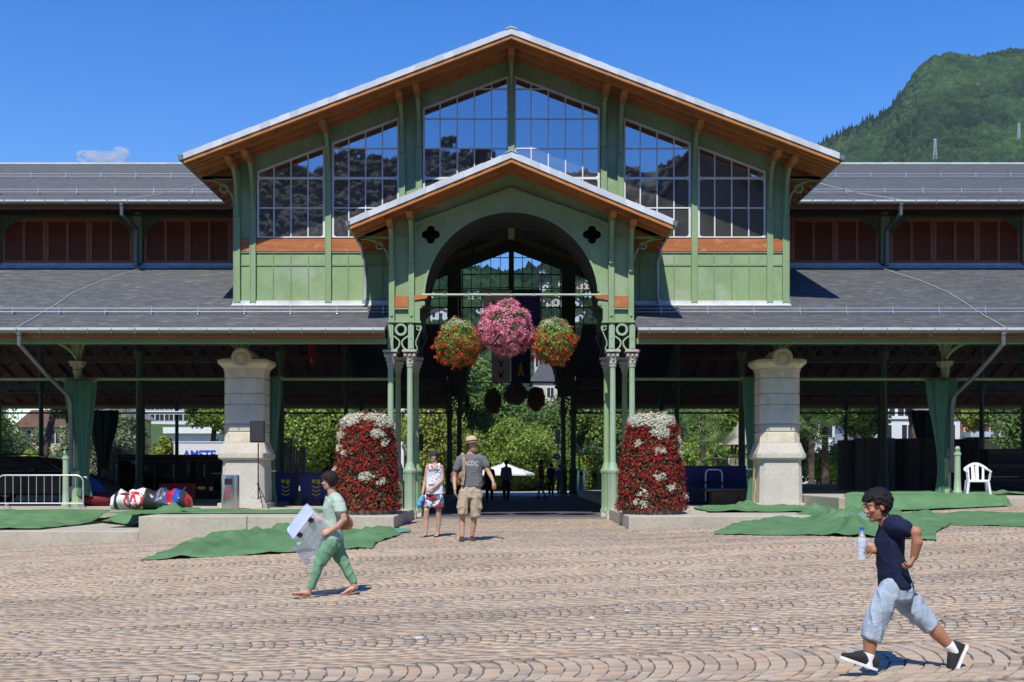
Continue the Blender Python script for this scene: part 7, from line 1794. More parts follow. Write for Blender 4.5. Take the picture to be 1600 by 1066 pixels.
def surf_text(s, size, mat, px, py, D, bvm, parent, name='lettering', bold=.0, arc=0, sx=1.0):
    """flat print laid on the shirt"""
    n = len(s)
    p = P(px, py, D); o = text_obj(s, size, mat, (p.x, p.y, p.z), extrude=0, name=name, parent=parent, bold=bold, sx=sx)
    bm = bmesh.new(); bm.from_mesh(o.data); bmesh.ops.triangulate(bm, faces=bm.faces); bmesh.ops.subdivide_edges(bm, edges=bm.edges[:], cuts=2, use_grid_fill=True); bm.to_mesh(o.data); bm.free()
    if arc:
        for v in o.data.vertices: v.co.y -= arc*v.co.x*v.co.x
    project(o, bvm, .004); return o
def bvh(o):
    b = base_of(o.parent); return BVHTree.FromPolygons([v.co+b for v in o.data.vertices], [tuple(p.vertices) for p in o.data.polygons])
HAIRB = M('black_hair', (.012, .010, .010), .45, .3, 60, .6, 200, spec=.2)
HAIRD = M('dark_brown_hair', (.02, .010, .009), .4, .3, 60, .6, 200, spec=.2)
yv = Vector((0, 1, 0)); xv = Vector((1, 0, 0)); zv = Vector((0, 0, 1))

# ---- the running boy
def J(zx, zy, dy): return P(1300+zx/3.271, 740+zy/3.271, 7.6+dy)
sk = skin_mat('tan_skin', (.40, .185, .105))
t = thing('person', 'boy in navy shirt and pale blue shorts running left with a water bottle', 'person', (J(330, 1040, 0).x, 7.6, zg(2.6, 7.6)))
m = MB(); hc = J(232, 168, -.01); HL_ = frame((-1, -.12, -.20), (-.16, 0, 1)); head(m, hc, HL_, .87)
limb(m, [J(262, 225, 0), J(290, 262, 0)], [.046, .052])
loft(m, [(J(300, 250, 0), yv*.06, xv*.05), (J(312, 275, 0), yv*.125, xv*.07), (J(300, 340, 0), yv*.10, xv*.066), (J(305, 450, 0), yv*.09, xv*.066), (J(325, 580, 0), yv*.095, xv*.075), (J(330, 620, 0), yv*.09, xv*.07)])
limb(m, [J(335, 275, -.11), J(428, 300, -.20), J(436, 350, -.20), J(420, 425, -.17)], [.038, .038, .036, .026]); hand(m, J(420, 425, -.17), J(398, 480, -.19)-J(420, 425, -.17), Vector((1, -.4, 0)), .80, .9, -1)
limb(m, [J(315, 275, .12), J(300, 375, .17), J(275, 398, .10), J(213, 392, .0)], [.045, .038, .034, .025]); hand(m, J(213, 392, .0), (-1, -.25, .10), Vector((0, 1, .2)), .78, .75, 1)
limb(m, [J(300, 600, -.07), J(225, 755, -.08), J(196, 850, -.08), J(188, 955, -.08)], [.060, .050, .050, .030])
limb(m, [J(345, 600, .07), J(480, 745, .07), J(540, 815, .07), J(612, 893, .07)], [.060, .050, .050, .031])
as_obj(vox(m, .0048, 5), 'body', sk, t); face_bits(t, hc, HL_, .87, HAIRB)
hair(t, hc, HL_, lambda l, f, u: (u > .055 or (f < .035 and u > .015) or (f < -.015 and u > -.045)) and not (abs(l) > .05 and f > -.02 and u < .02), HAIRB, .87, .007, .0115, 1900, .004, 3, .011)
m = MB(); loft(m, [(J(287, 235, 0), yv*.060, xv*.054), (J(300, 252, 0), yv*.09, xv*.068), (J(310, 280, 0), yv*.135, xv*.080), (J(292, 350, 0), yv*.135, xv*.088), (J(298, 430, 0), yv*.128, xv*.086), (J(312, 500, 0), yv*.130, xv*.096), (J(325, 575, 0), yv*.138, xv*.114), (J(326, 581, 0), yv*.134, xv*.110)])
loft(m, [(J(320, 268, -.08), xv*.055+zv*.0, zv*.066), (J(345, 275, -.13), zv*.062+xv*.02, yv*.054), (J(372, 284, -.165), zv*.060+xv*.015, yv*.054), (J(376, 285, -.17), zv*.056+xv*.01, yv*.05)])
loft(m, [(J(310, 268, .09), xv*.06, zv*.07), (J(308, 310, .15), xv*.065, yv*.06+zv*.01), (J(303, 350, .165), xv*.062, yv*.06)])
limb(m, [J(318, 266, -.08), J(340, 274, -.135), J(372, 284, -.165)], [.070, .063, .060]); limb(m, [J(312, 268, .07), J(306, 340, .14)], [.065, .058])
as_obj(vox(m, .007, 4, (.010, 7, (1, 1, .7))), 'shirt', M('navy_cotton', (.012, .018, .048), .9, .1, 6, 1.2, 24, spec=.2), t)
m = MB(); limb(m, [J(285, 232, -.01), J(262, 250, -.04)], [.05, .045]); 
jm = M('pale_blue_denim', (.35, .42, .50), .9, .12, 8, 1.2, 26, spec=.2, dirt=(.34, .43, .56), dscale=6)
m = MB(); loft(m, [(J(325, 552, 0), yv*.122, xv*.098), (J(328, 590, 0), yv*.135, xv*.105), (J(330, 635, 0), yv*.125, xv*.095), (J(330, 655, 0), yv*.09, xv*.07)])
d1 = (J(196, 850, -.08)-J(285, 620, -.075)); n1 = Vector((-d1.z, 0, d1.x)).normalized()
loft(m, [(J(288, 615, -.075), n1*.084, yv*.075), (J(245, 700, -.08), n1*.076, yv*.075), (J(214, 780, -.08), n1*.068, yv*.07), (J(200, 842, -.08), n1*.062, yv*.066), (J(199, 848, -.08), n1*.060, yv*.062)])
d2 = (J(505, 775, .07)-J(350, 620, .07)); n2 = Vector((-d2.z, 0, d2.x)).normalized()
loft(m, [(J(352, 615, .07), n2*.088, yv*.075), (J(410, 685, .07), n2*.080, yv*.075), (J(470, 745, .07), n2*.070, yv*.068), (J(508, 778, .07), n2*.063, yv*.064), (J(511, 781, .07), n2*.060, yv*.060)])
limb(m, [J(305, 590, -.06), J(270, 660, -.075)], [.084, .076]); limb(m, [J(345, 590, .06), J(385, 660, .07)], [.084, .074])
as_obj(vox(m, .006, 3, (.014, 9, (1.3, 1, .55))), 'shorts', jm, t)
for (a, b) in (((188, 925, -.08), (186, 975, -.08)), ((598, 878, .07), (628, 908, .07))):
    m = MB(); limb(m, [J(*a), J(*b)], [.039, .036]); as_obj(vox(m, .006, 2), 'sock', WHITE, t)
SB = M('black_canvas', (.02, .02, .023), .85, .1, 10, .3, 200)
shoe(t, J(222, 1008, -.08), J(42, 945, -.10), Vector((-.30, 0, 1)), .042, .082, SB, WHITE, sole_h=.018)
shoe(t, J(690, 880, .07), J(615, 1045, .06), Vector((-.9, 0, -.32)), .042, .085, SB, WHITE, sole_h=.018)
# bottle
bt = thing('water_bottle', 'clear plastic water bottle with blue cap held by the running boy', 'bottle', J(153, 445, -.03)); pb = J(153, 445, -.03); R_ = .032; pr = []
H_ = (J(150, 275, 0)-J(150, 445, 0)).length; k = 0
for i in range(29):
    u = i/28; r = R_*(1-.06*(i % 4 == 0)); r *= 1 if u < .66 else (1-.62*((u-.66)/.22)**1.3 if u < .88 else .36); r *= .9 if i == 0 else 1; pr.append((max(r, .0115), u*H_*.93))
m = MB(); m.lathe(pr, pb, 20); gb, gt, gbb, go = new_mat('clear_plastic'); gbb.inputs['Base Color'].default_value = (.80, .88, .95, 1); gbb.inputs['Transmission Weight'].default_value = .0; gbb.inputs['Alpha'].default_value = .30; gbb.inputs['Roughness'].default_value = .12
m.build('plastic', gb, bt, smooth=60)
m = MB(); m.lathe([(.026, .006), (.028, H_*.35), (.026, H_*.36)], pb, 16); wg, q1, q2, q3 = new_mat('water'); q2.inputs['Base Color'].default_value = (.75, .85, .92, 1); q2.inputs['Alpha'].default_value = .35; q2.inputs['Roughness'].default_value = .05; m.build('water', wg, bt, smooth=60)
m = MB(); m.lathe([(.0148, H_*.915), (.0152, H_*.99), (.013, H_)], pb, 16); m.build('cap', M('blue_cap', (.02, .12, .60), .4, 0, 1), bt, smooth=40)
m = MB(); m.lathe([(.0328, H_*.40), (.0328, H_*.58)], pb, 20); lb_, l1, l2, l3 = new_mat('pale_label'); l2.inputs['Base Color'].default_value = (.55, .70, .85, 1); l2.inputs['Alpha'].default_value = .6; m.build('label_band', lb_, bt, smooth=60)

# ---- the woman with the boxes
D0 = 14.2
def J(zx, zy, dy): return P(430+zx/4.6375, 720+zy/4.6375, D0+dy)
sk = skin_mat('light_skin', (.52, .30, .21)); gz = zg(-2.3, D0)
t = thing('person', 'woman in pale green blouse and green trousers striding left with boxes', 'person', (J(400, 950, 0).x, D0, gz))
m = MB(); hc = J(392, 150, -.02); HL_ = frame((-1, -.05, -.08), (-.05, 0, 1)); head(m, hc, HL_, .87)
limb(m, [J(398, 190, 0), J(412, 235, 0), J(425, 262, 0)], [.052, .052, .07])
loft(m, [(J(425, 255, 0), yv*.08, xv*.06), (J(425, 285, 0), yv*.155, xv*.085), (J(415, 350, 0), yv*.13, xv*.095), (J(415, 450, 0), yv*.12, xv*.085), (J(415, 540, 0), yv*.125, xv*.10), (J(415, 600, 0), yv*.11, xv*.08)])
limb(m, [J(462, 295, -.155), J(486, 365, -.19), J(500, 425, -.20), J(455, 475, -.20), J(402, 508, -.18)], [.044, .046, .042, .037, .027]); hand(m, J(402, 508, -.18), (-1, -.2, -.28), Vector((0, -1, .3)), .95, .55, 1)
limb(m, [J(395, 295, .15), J(370, 380, .20), J(350, 430, .20), J(318, 435, .10), J(300, 440, .04)], [.052, .045, .038, .032, .026]); hand(m, J(302, 440, .04), (-1, -.3, .1), Vector((0, .2, 1)), .92, .9, 1)
limb(m, [J(405, 590, -.08), J(318, 755, -.08), J(272, 860, -.08), J(242, 955, -.08)], [.075, .055, .045, .031]); limb(m, [J(425, 590, .08), J(505, 755, .08), J(555, 850, .08), J(583, 920, .08)], [.075, .055, .045, .032])
bare_foot(m, J(262, 985, -.08), J(128, 962, -.10), (-.1, 0, 1)); bare_foot(m, J(598, 935, .08), J(482, 968, .06), (.3, 0, 1))
as_obj(vox(m, .0055, 5), 'body', sk, t); face_bits(t, hc, HL_, .87, HAIRD, None, True)
hair(t, hc, HL_, lambda l, f, u: (u > .050 or (f < .050 and u > .025) or (f < .005 and u > -.095)) , HAIRD, .88, .014, .016, 1300, .006, 5, .005)
m = MB(); loft(m, [(J(428, 262, 0), yv*.145, xv*.075), (J(425, 290, 0), yv*.175, xv*.100), (J(408, 345, 0), yv*.155, xv*.120), (J(416, 425, 0), yv*.140, xv*.102), (J(412, 500, 0), yv*.158, xv*.125), (J(410, 560, 0), yv*.172, xv*.148), (J(410, 572, 0), yv*.168, xv*.145)])
loft(m, [(J(445, 275, -.12), xv*.075, zv*.06), (J(462, 315, -.17), xv*.082+zv*.01, yv*.065), (J(474, 365, -.195), xv*.080+zv*.012, yv*.066), (J(475, 370, -.196), xv*.076, yv*.062)])
loft(m, [(J(400, 285, .12), xv*.07, zv*.06), (J(385, 345, .18), xv*.075, yv*.065), (J(380, 365, .19), xv*.07, yv*.06)])
limb(m, [J(435, 276, -.09), J(460, 300, -.15), J(474, 360, -.19)], [.078, .074, .068]); limb(m, [J(405, 276, .09), J(388, 345, .18)], [.075, .068])
as_obj(vox(m, .008, 4, (.009, 6, (1, 1, .5))), 'blouse', M('pale_green_cotton', (.40, .52, .43), .9, .05, 6, 1.0, 22, spec=.2), t)
m = MB(); TG = M('green_trousers', (.165, .335, .205), .85, .08, 6, 1.0, 26, spec=.2)
loft(m, [(J(412, 520, 0), yv*.14, xv*.12), (J(414, 570, 0), yv*.165, xv*.135), (J(415, 620, 0), yv*.15, xv*.12), (J(414, 640, 0), yv*.1, xv*.08)])
for sgn, pts in ((-1, [(400, 595), (355, 680), (318, 757), (285, 840), (256, 925), (255, 930)]), (1, [(428, 595), (470, 690), (506, 757), (540, 825), (572, 885), (574, 889)])):
    rr_ = [.105, .090, .068, .058, .049, .046]; dd = [J(*p, .08*sgn) for p in pts]; ring = []
    for i, p in enumerate(dd):
        a = dd[max(0, i-1)]; b = dd[min(len(dd)-1, i+1)]; d = (b-a).normalized(); nn = Vector((-d.z, 0, d.x)).normalized(); ring.append((p, nn*rr_[i], yv*rr_[i]*.95))
    loft(m, ring)
limb(m, [J(405, 585, -.07), J(375, 645, -.08)], [.110, .098]); limb(m, [J(425, 585, .07), J(450, 645, .08)], [.110, .094])
as_obj(vox(m, .008, 4, (.010, 9, (1, 1, .6))), 'trousers', TG, t)
SN = M('tan_sandal', (.35, .20, .13), .6)
for (hl, te, dy) in (((266, 990), (120, 966), -.09), ((606, 944), (476, 976), .07)):
    m = MB(); a, b = J(*hl, dy), J(*te, dy-.02); d = (b-a).normalized(); up = Vector((-d.z, 0, d.x)); up = up if up.z > 0 else -up; lt = d.cross(up); L_ = (b-a).length
    vs = []; o_ = [(0, .5), (.1, .75), (.4, .7), (.7, 1), (.9, .9), (1, .3), (1, -.3), (.9, -.9), (.7, -1), (.4, -.7), (.1, -.75), (0, -.5)]
    for z in (-.012, .004): vs += [a+d*L_*u+lt*.047*w_+up*z for u, w_ in o_]
    n = len(o_); m.add(vs, [tuple(range(n)), tuple(range(2*n-1, n-1, -1))]+[(i, (i+1) % n, (i+1) % n+n, i+n) for i in range(n)])
    for u, h in ((.62, .046), (.8, .03)): m.tube([a+d*L_*u+lt*.045*cos(q)+up*(h*sin(q)) for q in [pi*i/8 for i in range(9)]], .006, 5)
    m.tube([a+d*L_*.16+lt*.036*cos(q)-d*.02*sin(q)+up*.06 for q in [pi*i/8-pi*.0 for i in range(9)]], .005, 5); m.tube([a+d*L_*.16+up*.06+lt*.036, a+d*L_*.5+lt*.035], .005, 5); m.tube([a+d*L_*.16+up*.06-lt*.036, a+d*L_*.5-lt*.035], .005, 5); m.build('sandal', SN, t)
bg_ = thing('shoulder_bag', 'orange-brown leather bag carried behind the back of the woman', 'bag', J(520, 450, .10)); m = MB(); loft(m, [(J(505, 395, .08), xv*.04, yv*.09), (J(515, 430, .08), xv*.075, yv*.12), (J(510, 470, .08), xv*.095, yv*.13), (J(500, 498, .08), xv*.075, yv*.12)])
as_obj(vox(m, .008, 3, (.006, 8, (1, 1, 1))), 'body', M('orange_leather', (.42, .15, .035), .5, .1, 6, .3, 80), bg_); m = MB(); m.tube([J(500, 400, .05), J(490, 330, -.02), J(455, 262, -.10), J(425, 250, -.05), J(420, 300, .10), J(470, 400, .15), J(505, 400, .12)], .006, 6); m.build('strap', BLACK, bg_)
# storage boxes: rotated lid and tub, nested tub below
def tubbox(name, label, c, ax, up, w_, h, dp, lid=True, taper=.86):
    """ax: long side in the picture plane, up: towards the lid"""
    t = thing(name, label, 'storage box', c); ax = Vector(ax).normalized(); up = Vector(up).normalized(); yv_ = ax.cross(up).normalized(); c = Vector(c)
    pm, a1, a2, a3 = new_mat('translucent_box_plastic'); a2.inputs['Base Color'].default_value = (.80, .84, .92, 1); a2.inputs['Alpha'].default_value = .42; a2.inputs['Roughness'].default_value = .3
    m = MB(); oc = []; 
    def ring(k, u, rc=.035):
        L_ = []; W_, Dp = w_/2*k, dp/2*k
        for sx_, sy_, a0 in ((1, 1, 0), (-1, 1, 90), (-1, -1, 180), (1, -1, 270)):
            for q in range(4): a = radians(a0+30*q); L_.append(c+ax*(sx_*(W_-rc)+rc*cos(a))+yv_*(sy_*(Dp-rc)+rc*sin(a))+up*u)
        return L_
    rs = [ring(taper, -h), ring(taper+.02, -h+.01), ring(.985, -.05), ring(1.0, -.02), ring(1.03, -.02), ring(1.03, 0)]; vs = sum(rs, []); n = 16
    m.add(vs, [(i*n+j, i*n+(j+1) % n, (i+1)*n+(j+1) % n, (i+1)*n+j) for i in range(len(rs)-1) for j in range(n)]+[tuple(range(n))[::-1]]); m.build('tub', pm, t, smooth=30)
    if lid:
        lm, a1, a2, a3 = new_mat('milky_lid_plastic'); a2.inputs['Base Color'].default_value = (.62, .68, .85, 1); a2.inputs['Alpha'].default_value = .58; a2.inputs['Roughness'].default_value = .35
        m = MB(); rs = [ring(1.035, 0), ring(1.045, .025), ring(.98, .035), ring(.94, .022), ring(.90, .024)]; m.add(sum(rs, []), [(i*n+j, i*n+(j+1) % n, (i+1)*n+(j+1) % n, (i+1)*n+j) for i in range(4) for j in range(n)]+[tuple(range(n))[::-1], tuple(range(4*n, 5*n))]); l_ = m.build('lid', lm, t, smooth=30)
        for sx_ in (-.28, .28):
            q = c-yv_*(dp/2*1.045+.006)*(1 if yv_.y > 0 else -1)+ax*w_*sx_; m = MB(); m.obox(q+up*(-.010), ax*.028, up*.030, yv_*.008); m.build('latch', BLACK, t)
        m = MB(); m.obox(c+ax*(-w_/2*1.05)+up*.0, ax*.010, yv_*.07, up*.022); m.build('handle', M('grey_blue_grip', (.12, .14, .25), .5), t)
    m = MB()
    for k in range(3): q = c-up*(.10+.08*k); s_ = 1.0-.14*(.10+.08*k)/h; m.obox(q-yv_*(dp/2*s_+.001)*(1 if yv_.y > 0 else -1), ax*w_*.40, up*.003, yv_*.002)
    m.build('rib', pm, t); return t
cA = J(225, 415, .02); up_ = Vector((-.66, -.45, .50)); ax_ = Vector((.60, 0, .80))
tubbox('storage_box', 'translucent lidded storage box with two black latches carried by the woman', J(190, 445, -.16), ax_, up_, .40, .33, .34)
tubbox('storage_box', 'empty translucent tub hanging below the lidded storage box', J(238, 590, .03), Vector((.90, 0, .15)), Vector((-.30, -.1, .9)), .34, .30, .34, False, .62)

# ---- man with hat
D0 = 21.3
def J(zx, zy, dy): return P(640+zx/5.331, 670+zy/5.331, D0+dy)
sk = skin_mat('fair_skin', (.50, .28, .19)); gz = zg(-.8, D0)
t = thing('person', 'tall man in straw hat, grey printed shirt and khaki cargo shorts', 'person', (J(480, 930, 0).x, D0, gz))
m = MB(); hc = J(519, 142, -.02); HL_ = frame((.80, -.62, .02), (.03, 0, 1)); head(m, hc, HL_, 1.0)
limb(m, [J(515, 175, 0), J(512, 205, .01), J(510, 225, .02)], [.058, .062, .085])
loft(m, [(J(510, 218, .02), xv*.12, yv*.07), (J(510, 240, .02), xv*.19, yv*.10), (J(515, 320, .02), xv*.175, yv*.11), (J(520, 420, .02), xv*.155, yv*.105), (J(512, 500, .02), xv*.14, yv*.10), (J(508, 540, .02), xv*.12, yv*.08)])
limb(m, [J(425, 248, .02), J(392, 330, .04), J(376, 400, .05), J(374, 450, .0), J(378, 505, -.06)], [.046, .046, .042, .037, .028]); hand(m, J(378, 503, -.06), (.05, -.1, -1), Vector((-1, -.2, 0)), 1.0, .35, 1)
limb(m, [J(598, 248, .02), J(635, 318, .0), J(664, 372, -.02), J(682, 405, -.08), J(697, 440, -.14)], [.046, .045, .041, .036, .027]); hand(m, J(697, 438, -.14), (.18, -.25, -1), Vector((.6, -.7, 0)), 1.0, .3, -1)
limb(m, [J(450, 545, .0), J(440, 690, -.05), J(436, 770, .02), J(440, 895, -.02)], [.07, .058, .058, .036]); limb(m, [J(555, 545, .0), J(540, 690, -.03), J(535, 780, .05), J(518, 900, .08)], [.07, .058, .058, .036])
as_obj(vox(m, .006, 5), 'body', sk, t); face_bits(t, hc, HL_, 1.0, M('brown_brow', (.10, .05, .03)))
hair(t, hc, HL_, lambda l, f, u: f < .02 and u < .05 and u > -.05 and f < -.0, M('brown_hair', (.09, .045, .025), .6, .3, 40), 1.0, .008, .012, 500, .006, 2)
m = MB(); hl, hf, hu = HL_; tl = (hu+hf*-.12).normalized(); b = hc+hu*.062-hf*.008; f2 = (hf-tl*hf.dot(tl)).normalized()
def hatring(r, h, k=1.15): return (b+tl*h, hl*r, f2*r*k)
loft(m, [hatring(.098, -.01), hatring(.097, .04), hatring(.090, .085), hatring(.070, .115), hatring(.03, .112)], 28); ST = M('straw_hat', (.66, .52, .28), .85, .1, 40, .8, 160, fine=.15); ht = m.build('hat', ST, t, smooth=50)
m = MB(); loft(m, [hatring(.150, -.016, 1.12), hatring(.152, -.010, 1.12), hatring(.098, .0)], 28); m.build('brim', ST, ht, smooth=60); m = MB(); loft(m, [hatring(.1005, .002), hatring(.1, .032)], 28); m.build('hat_band', M('dark_hat_band', (.06, .03, .02)), ht)
m = MB(); loft(m, [(J(510, 212, .02), xv*.095, yv*.085), (J(512, 226, .02), xv*.175, yv*.105), (J(512, 250, .02), xv*.215, yv*.125), (J(518, 320, .02), xv*.205, yv*.135), (J(522, 400, .02), xv*.19, yv*.13), (J(520, 478, .02), xv*.205, yv*.14), (J(520, 486, .02), xv*.20, yv*.135)])
loft(m, [(J(440, 245, .02), zv*.07+xv*.03, yv*.075), (J(408, 285, .03), xv*.078+zv*.02, yv*.075), (J(392, 335, .04), xv*.086+zv*.02, yv*.078), (J(391, 339, .04), xv*.08, yv*.072)])
loft(m, [(J(588, 245, .02), zv*.07-xv*.03, yv*.075), (J(615, 275, .01), xv*.075-zv*.03, yv*.075), (J(636, 305, .0), xv*.078-zv*.035, yv*.075), (J(638, 308, .0), xv*.07-zv*.03, yv*.07)])
limb(m, [J(450, 238, .02), J(418, 262, .02), J(393, 330, .04)], [.07, .080, .080]); limb(m, [J(575, 238, .02), J(606, 258, .01), J(634, 300, .0)], [.07, .080, .078])
sh = as_obj(vox(m, .009, 4, (.012, 5, (1, 1, .6))), 'shirt', M('grey_cotton', (.155, .155, .165), .9, .07, 8, 1.0, 18, spec=.15), t); bv2 = bvh(sh)
PM = M('pale_print', (.50, .50, .49), .9, .15, 30)
surf_text('ACDC', .125, PM, 640+512/5.331, 670+306/5.331, D0-.3, bv2, sh, bold=.002, arc=.35, sx=.72)
mk = MB()
for i in range(20):
    a0, a1 = 2*pi*i/20, 2*pi*(i+1)/20; p = P(640+528/5.331, 670+385/5.331, D0-.5)
    if i % 3 != 2: mk.add([(p.x+r*cos(a), p.y, p.z+r*.8*sin(a)) for r, a in ((.075, a0), (.092, a0), (.092, a1), (.075, a1))], [(0, 1, 2, 3)])
o = mk.build('ring_print', M('faded_print', (.23, .23, .235), .9, .2, 20), sh, fix=False); project(o, bv2, .004)
KH = M('khaki_cotton', (.42, .35, .24), .9, .08, 6, 1.2, 18, spec=.15)
m = MB(); loft(m, [(J(512, 478, .02), xv*.175, yv*.125), (J(510, 520, .02), xv*.20, yv*.14), (J(505, 570, .02), xv*.205, yv*.14), (J(503, 592, .02), xv*.15, yv*.1)])
loft(m, [(J(453, 545, .0), xv*.112, yv*.125), (J(446, 620, -.03), xv*.108, yv*.115), (J(442, 705, -.04), xv*.098, yv*.10), (J(442, 712, -.04), xv*.092, yv*.095)]); loft(m, [(J(556, 545, .0), xv*.112, yv*.125), (J(552, 620, -.02), xv*.112, yv*.115), (J(546, 730, -.01), xv*.102, yv*.10), (J(545, 738, -.01), xv*.096, yv*.095)])
for (a, b) in ((405, 640), (594, 640)): ell(m, J(a, b, -.02), (xv, yv, zv), (.03, .075, .09))
limb(m, [J(460, 535, .0), J(450, 600, -.02)], [.118, .112]); limb(m, [J(550, 535, .0), J(553, 600, -.01)], [.118, .112])
as_obj(vox(m, .009, 4, (.016, 7, (1, 1, .7))), 'shorts', KH, t)
BL = M('brown_leather', (.075, .03, .02), .5)
shoe(t, J(437, 930, .10), J(430, 952, -.20), Vector((0, .1, 1)), .05, .085, BL, M('tan_sole', (.30, .22, .15))); shoe(t, J(516, 928, .17), J(528, 946, -.10), Vector((0, .1, 1)), .05, .085, BL, M('tan_sole2', (.30, .22, .15)))
bg_ = thing('shoulder_bag', 'brown canvas shoulder bag with striped strap at the side of the tall man', 'bag', J(410, 420, .12)); m = MB(); loft(m, [(J(410, 345, .14), xv*.10, yv*.07), (J(405, 380, .14), xv*.145, yv*.09), (J(405, 440, .14), xv*.14, yv*.09), (J(415, 470, .14), xv*.11, yv*.07)]); ell(m, J(432, 400, -.09), (xv, yv, zv), (.07, .05, .10))
as_obj(vox(m, .01, 3, (.008, 6, (1, 1, 1))), 'body', M('brown_canvas', (.17, .09, .05), .85, .3, 5, .5, 50, dirt=(.40, .30, .18), dscale=5), bg_)
m = MB(); pts = [(438, 205, .0), (448, 225, -.10), (455, 290, -.135), (453, 360, -.13), (446, 430, -.13), (438, 470, -.12)]; L0 = [J(*p) for p in pts]
for a, b in zip(L0, L0[1:]): m.bar(a, b, .05, .012, (0, 1, 0))
m.bar(J(438, 205, 0), J(430, 240, .16), .05, .012); m.bar(J(430, 240, .16), J(415, 350, .20), .05, .012); m.build('strap', M('striped_strap', (.33, .25, .17), .8, .5, 25), bg_)

# ---- teenager in tank top
D0 = 22.6
sk = skin_mat('fair_skin_b', (.52, .31, .22)); gz = zg(-1.4, D0)
t = thing('person', 'teenager in dark cap, white tank top and patterned swim shorts', 'person', (J(185, 900, 0).x, D0, gz))
m = MB(); hc = J(203, 232, -.02); HL_ = frame((-.85, -.52, -.05), (-.02, 0, 1)); head(m, hc, HL_, .92)
limb(m, [J(205, 262, 0), J(207, 285, .01), J(207, 300, .02)], [.050, .052, .07])
loft(m, [(J(207, 292, .02), xv*.10, yv*.06), (J(207, 315, .02), xv*.165, yv*.085), (J(207, 380, .02), xv*.14, yv*.095), (J(205, 460, .02), xv*.125, yv*.09), (J(203, 550, .02), xv*.12, yv*.08), (J(200, 585, .02), xv*.10, yv*.07)])
limb(m, [J(152, 318, .02), J(138, 400, .04), J(128, 445, .04), J(116, 495, .0), J(108, 535, -.04)], [.046, .040, .035, .030, .024]); hand(m, J(108, 535, -.04), (-.15, -.2, -1), Vector((-1, -.3, 0)), .92, .9, 1)
limb(m, [J(262, 318, .02), J(272, 385, .02), J(268, 432, -.02), J(228, 470, -.12), J(184, 502, -.16)], [.046, .041, .036, .031, .024]); hand(m, J(184, 502, -.16), (-1, -.1, -.5), Vector((0, -1, .2)), .92, .5, 1)
limb(m, [J(160, 585, .0), J(140, 680, -.06), J(138, 760, -.02), J(134, 880, -.04)], [.065, .054, .054, .032]); limb(m, [J(236, 585, .0), J(243, 680, .0), J(242, 760, .04), J(236, 872, .06)], [.065, .054, .054, .032])
bare_foot(m, J(140, 893, .06), J(98, 903, -.16), (0, .1, 1)); bare_foot(m, J(238, 884, .14), J(216, 898, -.08), (0, .1, 1))
as_obj(vox(m, .006, 5), 'body', sk, t); face_bits(t, hc, HL_, .92, HAIRD)
hair(t, hc, HL_, lambda l, f, u: f < .01 and u > -.06 and u < .06 and not (abs(l) > .06 and f > -.02 and u < .01), HAIRD, .92, .010, .013, 700, .006, 4)
CP = M('dark_cap_cloth', (.04, .04, .036), .9, .1, 10); m = MB(); hl, hf, hu = HL_; b = hc+hu*.045-hf*.005
loft(m, [(b+hu*h, hl*r, hf*r*1.2) for r, h in ((.082, -.01), (.083, .03), (.072, .06), (.045, .078), (.01, .084))], 24); cp = m.build('cap', CP, t, smooth=60)
m = MB(); vs = []
for h in (0, .006):
    for a in range(-70, 71, 14): vs.append(b+hl*.080*sin(radians(a))+hf*(.078*cos(radians(a))+.012)+hu*(.002+h)); 
    for a in range(70, -71, -14): vs.append(b+hl*.074*sin(radians(a))+hf*(.150*cos(radians(a))**.6+.02)+hu*(-.012+h))
n = len(vs)//2; m.add(vs, [tuple(range(n)), tuple(range(2*n-1, n-1, -1))]+[(i, (i+1) % n, (i+1) % n+n, i+n) for i in range(n)]); m.build('cap_peak', CP, cp)
TW = M('white_jersey', (.74, .74, .78), .85, .04, 10, .3, 150); m = MB(); loft(m, [(J(207, 320, .02), xv*.115, yv*.09), (J(207, 340, .02), xv*.155, yv*.105), (J(208, 390, .02), xv*.155, yv*.115), (J(208, 460, .02), xv*.16, yv*.118), (J(208, 540, .02), xv*.185, yv*.13), (J(208, 547, .02), xv*.18, yv*.125)])
for a, b_ in ((170, 172), (244, 242)): m.tube([J(b_, 345, -.06), J(a, 305, -.055), J(a+2, 296, .02), J(a, 320, .11)], .026, 10)
sh = as_obj(vox(m, .008, 3, (.008, 6, (1, 1, .6))), 'tank_top', TW, t); bv3 = bvh(sh); NV = M('navy_print', (.02, .025, .09), .8, 0, 1)
surf_text('NVIX', .105, NV, 640+193/5.331, 670+365/5.331, D0-.3, bv3, sh, bold=.003, sx=.85)
mk = MB(); p = P(640+197/5.331, 670+405/5.331, D0-.5)
rng = random.Random(3)
for k in range(26): a, b = rng.uniform(-.13, .10), rng.uniform(-.085, .10); w_ = rng.uniform(.01, .03); mk.add([(p.x+a, p.y, p.z+b), (p.x+a+w_, p.y, p.z+b+.005), (p.x+a+w_*.8, p.y, p.z+b+w_*.7), (p.x+a, p.y, p.z+b+w_*.6)], [(0, 1, 2, 3)])
for z, hh in ((-.175, .022), (-.145, .012)):
    for k in range(8): mk.add([(p.x-.12+.028*k, p.y, p.z+z), (p.x-.12+.028*(k+1), p.y, p.z+z), (p.x-.12+.028*(k+1), p.y, p.z+z+hh), (p.x-.12+.028*k, p.y, p.z+z+hh)], [(0, 1, 2, 3)])
o = mk.build('chest_print', M('grey_print', (.18, .18, .26), .8, .2, 30), sh, fix=False); project(o, bv3, .004)
m = MB(); 
for pts in ([(172, 298, -.03), (190, 322, -.10), (208, 330, -.115), (228, 320, -.10), (243, 298, -.03)],): m.tube([J(*q) for q in pts], .007, 6)
m.build('collar_trim', NV, sh)
